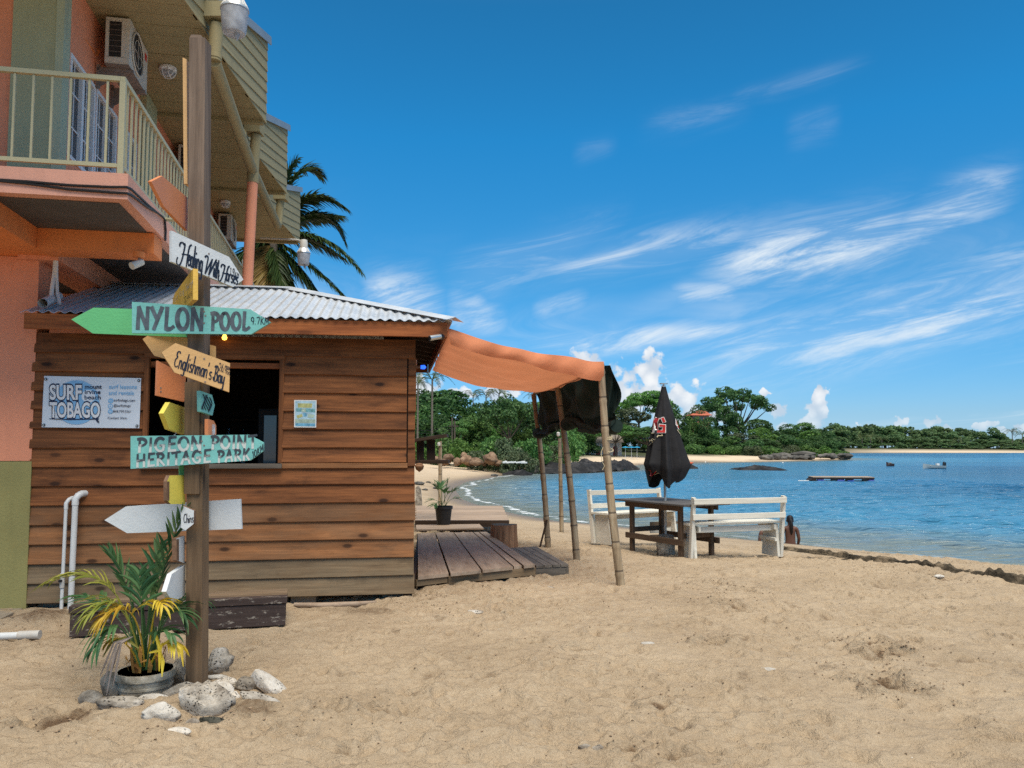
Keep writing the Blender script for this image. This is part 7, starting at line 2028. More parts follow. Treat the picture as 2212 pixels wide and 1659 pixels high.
def build_stones():
    def st(cx, cy, wpx, hpx, mat, label, seed, rot=0.0, tilt=0.0, lift=.45, rough=.22, z0=None):
        wpx *= 1.16 if wpx > 1.9 * hpx else 1.06; hpx *= 1.06
        base = gnd(cx, cy + hpx * .40)
        D = base.y; w = wpx / FPX * D / 2; h = hpx / FPX * D / 2
        me = stone_mesh('stone', w, w * (.38 if w > 1.9 * h else .62 if w > h else .8), h, mat, seed, 4 if wpx > 34 else 3, rough)
        c = at(cx, cy, D + w * .35)
        Mx = Matrix.Translation(c) @ Matrix.Rotation(R(tilt), 4, 'Y') @ Matrix.Rotation(R(rot), 4, 'Z')
        o = link('stone', me, Mx); tag(o, label, 'stone', 'coral stones ringing the signpost')
    A, G, W, K = M['coral'], M['coral_grey'], M['coral_white'], M['coral_dark']
    st(473, 1430, 54, 54, A, 'pitted rounded coral stone leaning on the right side of the signpost', 1)
    st(384, 1453, 30, 58, G, 'upright grey stone wedged between the palm pot and the signpost', 2, rot=20)
    st(391, 1495, 76, 36, G, 'long dark grey pitted stone lying across the front of the signpost', 3, tilt=-12)
    st(446, 1519, 128, 74, A, 'biggest crumbly coral block, in front of the signpost foot', 4, rough=.30)
    st(346, 1541, 80, 46, W, 'pale wedge shaped stone in the front row, between pot and big block', 5, tilt=6)
    st(331, 1511, 64, 22, W, 'flat pale slab stone directly below the palm pot', 6, rough=.12)
    st(255, 1522, 98, 38, A, 'long pale pitted stone at the left front of the palm pot', 7, tilt=8)
    st(194, 1510, 44, 38, G, 'leftmost dark grey stone of the ring', 8)
    st(240, 1483, 42, 56, G, 'dark stone half hidden behind the left side of the palm pot', 9)
    st(382, 1582, 52, 22, W, 'small bright white stone lying alone nearest to us', 10, rough=.14)
    st(414, 1561, 30, 20, A, 'small beige stone under the left end of the big coral block', 11)
    st(456, 1559, 50, 23, K, 'blackish stone under the right end of the big coral block', 12)
    st(470, 1464, 46, 13, W, 'thin pale coral finger lying behind the post, right side', 13, tilt=6, rough=.12)
    st(493, 1478, 40, 26, A, 'small tan coral stone right of the post in the back row', 14)
    st(463, 1480, 34, 14, A, 'slanting coral finger touching the right side of the post', 15, tilt=-38, rough=.12)
    st(485, 1490, 40, 30, W, 'smooth pale wedge stone behind the big coral block', 16, tilt=25, rough=.12)
    st(506, 1508, 22, 28, W, 'small white stone at the right edge of the big coral block', 17)
    st(530, 1478, 46, 32, G, 'dark grey stone behind the long white one on the right', 18)
    st(580, 1480, 108, 34, W, 'long white bone like coral stone slanting at the right end', 19, tilt=38, rough=.16)
    st(576, 1523, 104, 32, A, 'long flat coral plate slanting below the white one at the right end', 20, tilt=27, rough=.14)
    st(562, 1509, 16, 10, A, 'tiny beige pebble beside the long coral plate', 21)
    st(300, 1566, 10, 5, A, 'tiny pebble on the sand in front of the flat pale slab', 22) if False else None
    # scattered pale stones further out on the sand
    for (cx, cy, w, h, mat, lab, sd_) in ((1400, 1391, 30, 9, W, 'white finger of coral lying alone in the middle of the sand', 31), (1658, 1448, 46, 11, W, 'long white driftwood like coral lying on the right part of the sand', 32),
            (1263, 1614, 28, 14, A, 'left of two half buried beige stones at the bottom of the sand', 33), (1291, 1617, 28, 15, A, 'right of two half buried beige stones at the bottom of the sand', 34),
            (1282, 1322, 14, 7, A, 'small pale stone on the sand in front of the near bamboo post', 35), (1027, 1322, 40, 9, A, 'flat pale stone half buried in the sand below the deck edge', 36),
            (2027, 1245, 24, 8, W, 'small pale stone on the sand near the dark ledge', 37), (1186, 1272, 30, 9, A, 'long beige stone half buried in front of the deck step', 38)):
        base = gnd(cx, cy + h * .3); w2 = w / FPX * base.y / 2; h2 = h / FPX * base.y / 2
        me = stone_mesh('stone', w2, w2 * .6, h2 * 1.1, mat, sd_, 3, .14); o = link('stone', me, Matrix.Translation(at(cx, cy, base.y + w2 * .3))); tag(o, lab, 'stone', 'loose stones on the open sand')

def ribbon(mb, pts, wid, nrm0, mi=0, fold=.0):
    """leaf blade along pts; width profile wid; slightly folded about its midrib"""
    k = len(pts); b = len(mb.v)
    for i, p in enumerate(pts):
        d = (pts[min(i+1, k-1)] - pts[max(i-1, 0)]); d = d.normalized() if d.length > 1e-8 else Vector((0, 0, 1))
        s_ = d.cross(nrm0); s_ = s_.normalized() if s_.length > 1e-5 else d.orthogonal().normalized()
        up = s_.cross(d)
        w = wid[i] / 2
        mb.v += [tuple(p + s_ * w + up * w * fold), tuple(p), tuple(p - s_ * w + up * w * fold)]
    for i in range(k - 1):
        for j in (0, 1):
            mb.f.append((b + i*3 + j, b + i*3 + j + 1, b + (i+1)*3 + j + 1, b + (i+1)*3 + j)); mb.m.append(mi)

def frond(mb, base, ctrl, tip, n, leaf_len, leaf_w, r, t0=.3, droop=.35, spread=55, segs=4, rw=.008, stem=True, tipf=.55):
    """a pinnate frond: curved midrib with drooping blades on both sides"""
    base, ctrl, tip = Vector(base), Vector(ctrl), Vector(tip)
    B = lambda t: base * (1 - t) ** 2 + ctrl * 2 * t * (1 - t) + tip * t * t
    T = lambda t: ((ctrl - base) * (1 - t) + (tip - ctrl) * t).normalized()
    if stem:
        ts = [i / 10 for i in range(11)]; mb.tube([B(t) for t in ts], [rw * (1 - .8 * t) for t in ts], 5)
    side0 = T(.5).cross(Vector((0, 0, 1)))
    side0 = side0.normalized() if side0.length > 1e-3 else Vector((1, 0, 0))
    for i in range(n):
        t = t0 + (1 - t0) * (i + .5) / n
        p = B(t); d = T(t)
        s0 = (side0 - d * side0.dot(d)).normalized(); up = s0.cross(d)
        if up.z < 0: up = -up
        env = math.sin(math.pi * min(1, .18 + .82 * (t - t0) / (1 - t0)) ** .8) 
        L = leaf_len * (tipf + (1 - tipf) * env) * r.uniform(.85, 1.12)
        for sg in (-1, 1):
            a = R(spread * (1 - .45 * t) + r.uniform(-9, 9))
            dr = (d * math.cos(a) + s0 * sg * math.sin(a) + up * r.uniform(.02, .28)).normalized()
            pts = [p]; q = p.copy(); dd = dr.copy()
            for k in range(segs):
                q = q + dd * (L / segs); pts.append(q.copy()); dd = (dd + Vector((0, 0, -droop * r.uniform(.6, 1.3)))).normalized()
            ws = [leaf_w * x for x in ([.35, 1.0, .95, .6, .06] if segs == 4 else [.5, 1.0, .55, .08])][:segs + 1]
            ribbon(mb, pts, ws, up, fold=.35)

def build_potted_palm():
    c = gnd(312, 1512)
    D = c.y + .16
    t = thing('potted_palm', 'yellowing palm in a ridged cement pot at the foot of the signpost', 'plant', (at(315, 1450, D).x, D, 0))
    X0, Y0 = at(315, 1450, D).x, D
    rp = 58 / FPX * D
    prof = [(rp * .70, -.05), (rp * .80, .0), (rp * .86, .07), (rp * .89, .072), (rp * .89, .085), (rp * .87, .087), (rp * .92, .13), (rp * .95, .132), (rp * .95, .147), (rp * .92, .15), (rp * .96, .185), (rp * 1.03, .19), (rp * 1.05, .215), (rp * 1.02, .232), (rp * .93, .232), (rp * .90, .19), (.001, .185)]
    prof = [(a, b - .085) for a, b in prof]
    m = MB(); m.lathe(prof, 44, (X0, Y0, 0)); m.build('pot', M['pot'], t, smooth=True, angle=50)
    m = MB(); m.lathe([(rp * .895, .113), (rp * .5, .130), (.001, .135)], 24, (X0, Y0, 0)); m.build('soil', M['soil'], t, smooth=True)
    r = random.Random(21)
    P = lambda x, y, d=0.0: at(x, y, D + d)
    # stems
    m = MB()
    for k in range(11):
        a = r.uniform(0, 6.28); b = Vector((X0 + math.cos(a) * rp * .42 * r.random(), Y0 + math.sin(a) * rp * .4 * r.random(), .11))
        e = b + Vector((r.uniform(-.07, .07), r.uniform(-.07, .07), r.uniform(.25, .5))); m.tube([b, (b + e) / 2 + Vector((r.uniform(-.015, .015), 0, 0)), e], [.016, .012, .007], 7)
    m.build('stem', M['pot_green'], t, smooth=True)
    m = MB()
    for k in range(22):
        a = r.uniform(0, 6.28); b = Vector((X0 + math.cos(a) * rp * .5, Y0 + math.sin(a) * rp * .5, .12)); e = b + Vector((math.cos(a) * r.uniform(-.02, .05), math.sin(a) * r.uniform(-.03, .05), r.uniform(.08, .20)))
        ribbon(m, [b, (b + e) / 2 + Vector((r.uniform(-.02, .02), 0, .01)), e, e + Vector((r.uniform(-.05, .05), -.02, r.uniform(-.05, .0)))], [.02, .03, .02, .004], Vector((math.cos(a), math.sin(a), .2)))
    m.build('husk', M['pot_husk'], t)
    S = [  # colour, base, control, tip (photograph point, depth offset), blades, blade length, width, first blade, droop
        ('pot_green', (318, 1440, 0), (330, 1250, -.02), (397, 1108, -.05), 15, .20, 0.026, .42, .10),
        ('pot_green', (315, 1440, .05), (318, 1280, .12), (345, 1180, .15), 9, .20, 0.030, .45, .10),
        ('pot_lime', (305, 1440, 0), (262, 1180, -.05), (100, 1262, -.12), 16, .24, 0.020, .40, .28),
        ('pot_green', (308, 1440, .08), (288, 1260, .1), (235, 1195, .08), 10, .20, 0.032, .45, .08),
        ('pot_lime', (306, 1440, -.05), (270, 1245, -.15), (190, 1330, -.3), 11, .26, 0.020, .42, .35),
        ('pot_yellow', (312, 1440, -.05), (300, 1255, -.2), (215, 1345, -.33), 11, .24, 0.018, .45, .42),
        ('pot_yellow', (318, 1440, -.05), (335, 1265, -.2), (352, 1310, -.28), 8, .17, 0.018, .5, .45),
        ('pot_green', (320, 1440, .0), (362, 1270, -.1), (400, 1335, -.12), 11, .21, 0.024, .40, .32),
        ('pot_green', (304, 1440, -.1), (255, 1290, -.25), (208, 1400, -.35), 9, .23, 0.026, .5, .50),
        ('pot_green', (320, 1440, .15), (370, 1260, .3), (440, 1300, .35), 10, .22, 0.026, .40, .30),
        ('pot_green', (312, 1440, .1), (250, 1280, .3), (160, 1290, .35), 10, .24, 0.026, .40, .25),
        ('pot_yellow', (322, 1445, -.05), (352, 1365, -.12), (385, 1400, -.2), 5, .17, 0.020, .5, .55),
        ('pot_yellow', (304, 1445, -.08), (275, 1370, -.15), (238, 1385, -.22), 5, .17, 0.018, .45, .45),
        ('pot_green', (316, 1445, -.1), (330, 1340, -.2), (372, 1372, -.22), 5, .17, 0.027, .4, .45),
        ('pot_green', (312, 1440, -.05), (305, 1300, -.12), (300, 1240, -.14), 7, .20, 0.030, .5, .22),
    ]
    for (mt, b, c_, e, n, ll, lw, t0, dr) in S:
        m = MB(); frond(m, P(*b), P(*c_), P(*e), n, ll, lw, r, t0, dr, 50, rw=.007)
        o = m.build('frond', M[mt], t)
        if mt == 'pot_yellow': o['label'] = 'yellowed frond'
    m = MB()
    for k in range(5):
        b = P(246 + k * 4, 1388 + (k % 2) * 5, -.3); ribbon(m, [P(287, 1375, -.2), b, P(230 + k * 6, 1428 + (k % 3) * 6, -.33 + .01 * k), P(216 + k * 7, 1462 + (k % 3) * 20, -.32 + .012 * k)], [.004, .010, .013, .003], Vector((.2, -1, .1)), fold=.5)
    o = m.build('frond', M['pot_dry'], t); o['label'] = 'withered grey frond hanging over the pot rim'
    for k, (pts, mt) in enumerate(((((330, 1390), (338, 1375), (346, 1400), (344, 1450)), 'pot_yellow'), (((322, 1410), (345, 1405), (352, 1430), (350, 1462)), 'pot_yellow'), (((340, 1400), (372, 1380), (392, 1400), (396, 1440)), 'pot_yellow'), (((300, 1400), (270, 1378), (240, 1388), (222, 1420)), 'pot_lime'))):
        m = MB(); ribbon(m, [P(x, y, -.2 - .02 * i) for i, (x, y) in enumerate(pts)], [.010, .024, .026, .005], Vector((0, -1, .3)), fold=.3); m.build('leaf', M[mt], t)

    # small potted palm on the deck
    c = gnd(958, 1133, .19)
    t = thing('potted_plant', 'small green palm in black plastic pot on the back of the deck', 'plant', c)
    k = 19 / FPX * c.y
    m = MB(); m.lathe([(k * .74, 0), (k * .95, .29), (k * 1.04, .29), (k * 1.04, .34), (k * .96, .34), (k * .92, .30), (.001, .29)], 24, c); m.build('pot', M['black'], t, smooth=True)
    m = MB(); m.lathe([(k * .9, .305), (.001, .315)], 16, c); m.build('soil', M['soil'], t)
    r = random.Random(5)
    for (x, y, d) in ((928, 1082, .0), (940, 1050, -.1), (952, 1046, .1), (968, 1040, 0), (985, 1058, -.05), (988, 1078, .1), (938, 1092, -.2), (975, 1062, -.2), (958, 1060, -.25)):
        e = at(x, y, c.y + d); m = MB(); b = c + Vector((r.uniform(-.05, .05), r.uniform(-.05, .05), .3))
        mid = (b + e) / 2 + Vector((0, 0, .14)); frond(m, b, mid, e, 4, .20, .030, r, .6, .18, 55, segs=3, rw=.006); m.build('frond', M['pot_green'], t)

def build_pipes():
    hw = lambda px, py, off: hp(on_front(px, py, off)[0], -off, on_front(px, py, off)[1])
    for (px_, r_, ytop, lab, dx) in ((143, .017, 1077, 'thinner white plastic pipe standing against the hut wall, with valve', 7), (163, .028, 1068, 'thicker white plastic pipe bent into the hut wall', 9)):
        top = hw(px_, ytop + 10, .12); low = Vector((top.x, top.y - .02, -.1))
        t = thing('water_pipe', lab, 'pipe', (low.x, low.y, 0))
        m = MB(); m.tube([low, top + Vector((0, 0, -.03))], r_, 14); m.build('riser', M['white_pvc'], t, smooth=True)
        m = MB(); e = top + Vector((0, 0, .05)); m.tube([top + Vector((0, 0, -.06)), top, top + Vector((.015, .02, .035)), top + Vector((.03, .05, .05)), top + Vector((.04, .14, .05))], r_ * 1.18, 14); m.build('elbow', M['white_pvc'], t, smooth=True)
        if px_ < 150:
            q = Vector((low.x, low.y, .22)); m = MB(); m.tube([q, q + Vector((0, 0, .14))], r_ * 1.35, 12); m.build('valve', M['old_pvc'], t, smooth=True)
            m = MB(); m.tube([q + Vector((0, -.02, .07)), q + Vector((0, -.05, .07))], .014, 8); m.build('handle', M['black'], t, smooth=True)
    a, b, c_ = gnd(-40, 1376, .04), gnd(58, 1372, .05), gnd(80, 1366, .055)
    t = thing('drain_pipe', 'white plastic drain pipe lying on the sand at the left edge', 'pipe', a)
    m = MB(); m.tube([a + (a - b), a, b], .030, 14); m.build('pipe', M['white_pvc'], t, smooth=True)
    d = (b - a).normalized(); q = a + (b - a) * .82; m = MB(); m.tube([q, q + d * .17], .037, 14); m.build('coupling', M['old_pvc'], t, smooth=True)
    m = MB(); m.tube([b, c_], [.032, .018], 12); m.build('cut_end', M['white_pvc'], t, smooth=True)

# ------------------------------------------------------------------ coconut palms
def coconut_crown(name, r, nf, L, n_leaf, leaf_len, leaf_w, mats, parent, M0, segs=3, yellow=0.15, rise=(.1, .95), sag=1.0, single=False):
    allm = MB() if single else None
    for k in range(nf):
        a = k / nf * 2 * math.pi * 2.618 + r.uniform(-.3, .3)
        up = lerp(rise[1], rise[0], k / nf)
        l = L * r.uniform(.85, 1.1); d = Vector((math.cos(a), math.sin(a), 0))
        base = Vector((0, 0, 0)) + d * .08
        ctrl = d * l * .50 + Vector((0, 0, l * (.15 + up * .62)))
        tip = d * l * (.86 + .1 * up) + Vector((0, 0, l * (up * .85 - .52 * sag)))
        m = MB() if not single else allm
        frond(m, base, ctrl, tip, n_leaf, leaf_len, leaf_w, r, .16, .30, 62, segs=segs, rw=l * .012)
        if not single:
            link('frond', m.mesh('frond', mats[1] if r.random() < yellow else mats[0]), M0, parent)
    if single: return allm

def build_near_palm():
    D = 24.0
    c = at(590, 520, D)
    t = thing('coconut_palm', 'tall coconut palm with dark arching fronds rising behind the guesthouse end', 'palm tree', (c.x, c.y, 0))
    m = MB(); b = Vector((c.x - .5, c.y + .3, -.3)); m.tube([b + (c - b) * (k / 8) + Vector((.25 * math.sin(k / 8 * 3.1), 0, 0)) for k in range(9)], [.22, .19, .17, .16, .15, .145, .14, .135, .13], 12); m.build('trunk', M['palm_bark'], t, smooth=True)
    r = random.Random(13)
    F = Matrix.Translation(c)
    spec = [((655, 385), (745, 452)), ((640, 460), (735, 470)), ((690, 480), (776, 585)), ((650, 500), (740, 560)), ((660, 560), (757, 656)), ((620, 575), (700, 650)),
            ((560, 590), (600, 690)), ((540, 560), (520, 660)), ((700, 420), (742, 520)), ((600, 640), (575, 740)), ((560, 540), (530, 610)), ((660, 590), (720, 700)), ((560, 600), (620, 720)), ((545, 600), (500, 700)), ((545, 520), (480, 600)), ((630, 330), (690, 380)), ((560, 440), (500, 480)), ((600, 600), (650, 700)), ((600, 420), (640, 350)), ((575, 620), (560, 720)), ((520, 540), (500, 640))]
    for k, (cc, tp) in enumerate(spec):
        off = [-.3, .6, -.5, .4, -.2, .5, -.6, .2, .3, -.4, .5, .0, .6, .5, -.8, .9, .2, -.4, .1, -.2, .4][k]
        m = MB(); frond(m, c, at(cc[0], cc[1], D + off * .6), at(tp[0], tp[1], D + off), 112, .88, .085, r, .08, .36, 56, segs=3, rw=.035, tipf=.40)
        o = link('frond', m.mesh('frond', M['palm_yellow'] if k in (6,) else M['palm_leaf'], F), F, t)

# ------------------------------------------------------------------ broad-leaved trees: a few crowns, shared between many trees
def crown_mesh(name, blobs, n, leaf, seed, mat, flat=.3, inner=.55):
    r = np.random.RandomState(seed)
    B = np.array(blobs, float); area = (B[:, 3] * B[:, 4] + B[:, 3] * B[:, 5] + B[:, 4] * B[:, 5]); pr = area / area.sum()
    k = r.choice(len(B), n, p=pr)
    u = r.normal(size=(n, 3)); u /= np.linalg.norm(u, axis=1)[:, None]
    # leaves gather in clumps: nudge directions towards a few per-blob centres
    cl = r.normal(size=(len(B), 26, 3)); cl /= np.linalg.norm(cl, axis=2)[:, :, None]
    pick = cl[k, r.randint(0, 26, n)]
    u = u * .42 + pick; u /= np.linalg.norm(u, axis=1)[:, None]
    rad = (inner + (1.06 - inner) * r.rand(n) ** .45)
    P = B[k, :3] + u * B[k, 3:6] * rad[:, None]
    keep = np.ones(n, bool)
    for i in range(len(B)):
        q = ((P - B[i, :3]) / B[i, 3:6]); keep &= ~(((q ** 2).sum(1) < .42) & (k != i))
    P, u, k = P[keep], u[keep], k[keep]; n = len(P)
    nr = u * .55 + r.normal(size=(n, 3)) * .45 + np.array([0, 0, flat]); nr /= np.linalg.norm(nr, axis=1)[:, None]
    t = np.cross(nr, r.normal(size=(n, 3))); t /= np.linalg.norm(t, axis=1)[:, None]; b = np.cross(nr, t)
    s = leaf * (.55 + .9 * r.rand(n))[:, None]; w = s * (.38 + .25 * r.rand(n))[:, None]
    dr = np.array([0, 0, -1.0]) * s * .18
    co = np.stack([P - t * s * .5, P + b * w * .5 + dr * .2, P + t * s * .5 + dr, P - b * w * .5 + dr * .2], 1).reshape(-1, 3).astype(np.float32)
    me = bpy.data.meshes.new(name); me.vertices.add(n * 4); me.vertices.foreach_set('co', co.ravel())
    me.loops.add(n * 4); me.loops.foreach_set('vertex_index', np.arange(n * 4, dtype=np.int32))
    me.polygons.add(n); me.polygons.foreach_set('loop_start', np.arange(0, n * 4, 4, dtype=np.int32))
    me.update(calc_edges=True); me.materials.append(mat); return me
def blobs_round(r, n=9, R0=4.0, hz=4.4, base=1.9):
    out = []
    for _ in range(n):
        a = r.uniform(0, 6.28); q = R0 * r.uniform(.15, .72) ; z = base + hz * r.uniform(.0, 1.0) * (1 - .4 * (q / R0) ** 2) * 1.4
        s = r.uniform(1.2, 2.1); out.append((math.cos(a) * q, math.sin(a) * q, z, s, s, s * r.uniform(.6, .9)))
    return out
def blobs_umbrella(r, n=14, R0=6.0, base=6.0):
    out = []
    for _ in range(n):
        a = r.uniform(0, 6.28); q = R0 * math.sqrt(r.uniform(.02, .85)); z = base + 2.6 * (1 - (q / R0) ** 2) + r.uniform(-.9, .4)
        s = r.uniform(1.1, 2.0); out.append((math.cos(a) * q, math.sin(a) * q, z, s * 1.2, s * 1.2, s * .42))
    return out
def blobs_bush(r, n=6, R0=1.8):
    return [(r.uniform(-R0, R0) * .7, r.uniform(-R0, R0) * .7, r.uniform(.5, 1.6), r.uniform(.8, 1.3), r.uniform(.8, 1.3), r.uniform(.7, 1.1)) for _ in range(n)]
def trunk_mesh(name, blobs, h0, r0, seed, limbs=5):
    r = random.Random(seed); m = MB()
    fork = Vector((r.uniform(-.2, .2), r.uniform(-.2, .2), h0))
    m.tube([Vector((0, 0, -4.0)), Vector((0, 0, 0)), fork * .5 + Vector((r.uniform(-.15, .15), 0, 0)), fork], [r0 * 1.15, r0, r0 * .8, r0 * .65], 8)
    for b in r.sample(blobs, min(limbs, len(blobs))):
        e = Vector(b[:3]); mid = (fork + e) / 2 + Vector((0, 0, -.3)); m.tube([fork, mid, e], [r0 * .5, r0 * .3, r0 * .1], 6)
    return m.mesh(name, M['bark'], None, True)

KINDS = {}
def make_kinds():
    r = random.Random(99)
    def kind(key, blobs, n, leaf, mat, h0, r0, flat=.3, limbs=5, seed=0, inner=.55):
        KINDS[key] = (crown_mesh('crown', blobs, n, leaf, seed, M[mat], flat, inner), trunk_mesh('trunk', blobs, h0, r0, seed, limbs))
    for i in range(3):
        b = blobs_round(r, 15); kind('round%d' % i, b, 8500, .42, 'leaf_mid', 2.6, .22, seed=i)
        kind('dark%d' % i, b, 8500, .42, 'leaf_dark', 2.6, .22, seed=i + 10)
    b = blobs_round(r, 15); kind('bright0', b, 8500, .42, 'leaf_bright', 2.6, .2, seed=20)
    b = blobs_round(r, 15); kind('dusty0', b, 8500, .42, 'leaf_grey', 2.6, .2, seed=21)
    for i in range(2):
        b = blobs_umbrella(r); kind('umb%d' % i, b, 7000, .46, ('leaf_mid', 'leaf_dark')[i], 3.8, .32, .6, 9, seed=30 + i)
    b = blobs_umbrella(r, 16); kind('umbbright', b, 7500, .46, 'leaf_bright', 3.8, .32, .6, 9, seed=36)
    # big open tree with gaps
    rr = random.Random(4); b = []
    for k in range(17):
        a = k * 2.4; q = 6.0 * math.sqrt((k + .6) / 17.0); z = 6.2 + 4.6 * (1 - (q / 7.2) ** 2) + rr.uniform(-.9, .9); s = rr.uniform(1.0, 1.55); b.append((math.cos(a) * q, math.sin(a) * q, z, s * 1.15, s * 1.15, s * .66))
    kind('open0', b, 7600, .40, 'leaf_dark', 3.6, .40, .4, 17, seed=44, inner=.3)
    rr = random.Random(6); b = []
    for k in range(11):
        a = k * 2.4 + 1; q = 3.0 * math.sqrt((k + .6) / 11.0); z = 3.4 + 2.2 * (1 - (q / 3.8) ** 2) + rr.uniform(-.4, .5); s = rr.uniform(.8, 1.25); b.append((math.cos(a) * q, math.sin(a) * q, z, s * 1.1, s * 1.1, s * .8))
    kind('airy0', b, 6800, .30, 'leaf_dark', 2.2, .16, .3, 11, seed=45, inner=.3)
    for i in range(2):
        b = blobs_bush(r); kind('bush%d' % i, b, 3600, .26, ('leaf_mid', 'leaf_bright')[i], .6, .08, .3, 3, seed=50 + i)
    b = blobs_bush(r); kind('bushgrey', b, 3600, .26, 'leaf_grey', .6, .08, .3, 3, seed=55)
    for i in range(4):
        b = blobs_umbrella(r, 12, 5.0, 3.6) if i % 2 else blobs_round(r, 12, 4.5, 4.2, 1.6); kind('far%d' % i, b, 2300, .85, 'leaf_far', 3.0, .3, .5, 4, seed=60 + i)
    rr = random.Random(3)
    m = coconut_crown('c', rr, 13, 2.9, 13, .62, .085, (M['palm_far'], M['palm_far']), None, None, segs=3, single=True); KINDS['palm'] = (m.mesh('crown', M['palm_far']), None)
KN = {}
def tree(kind, px, ytop, D, width_px=None, label='', group=None, cat='tree', name=None, h_px=None, ground=None, sink=0.0, rot=None):
    """a tree whose top is at (px, ytop) in the photograph at distance D; its foot stands on the ground there"""
    p = at(px, ytop, D); z0 = H1(p.x, p.y) if ground is None else ground
    cm, tm = KINDS[kind]
    bb = np.array([v.co[:] for v in cm.vertices]) if kind not in KN else None
    if bb is not None: KN[kind] = (bb[:, 2].max(), bb[:, 0].max() - bb[:, 0].min(), bb[:, 2].min())
    zmax, wid, zmin = KN[kind]
    H_ = p.z - z0
    s = (width_px / FPX * D) / wid if width_px else H_ / zmax
    sz = min(max((H_ + sink) / zmax, s * .55), s * 1.5)
    zb = p.z - zmax * sz
    rz = rnd.uniform(0, 6.28) if rot is None else rot
    nm = name or ('bush' if kind.startswith('bush') else 'tree')
    t = link(nm, None, Matrix.Translation((p.x, p.y, zb)) @ Matrix.Rotation(rz, 4, 'Z')); tag(t, label, cat, group)
    Mx = WM[t.name] @ Matrix.Diagonal((s, s, sz, 1))
    link('crown', cm, Mx, t)
    if tm is not None: link('trunk', tm, Mx, t)
    return t
def far_palm(px, ytop, D, label, group='distant coconut palms', s=1.0, lean=.0, z0=None):
    p = at(px, ytop, D); z0 = H1(p.x, p.y) if z0 is None else z0
    c = Vector((p.x, p.y, p.z - 1.1 * s))
    t = link('coconut_palm', None, Matrix.Translation((p.x, p.y, z0))); tag(t, label, 'palm tree', group)
    link('crown', KINDS['palm'][0], Matrix.Translation(c) @ Matrix.Rotation(rnd.uniform(0, 6), 4, 'Z') @ Matrix.Diagonal((s, s, s, 1)), t)
    m = MB(); b = Vector((p.x - lean, p.y, z0 - .5)); m.tube([b, b + (c - b) * .5 + Vector((lean * .15, 0, 0)), c], [.17 * s, .13 * s, .11 * s], 7); m.build('trunk', M['palm_bark'], t, smooth=True)

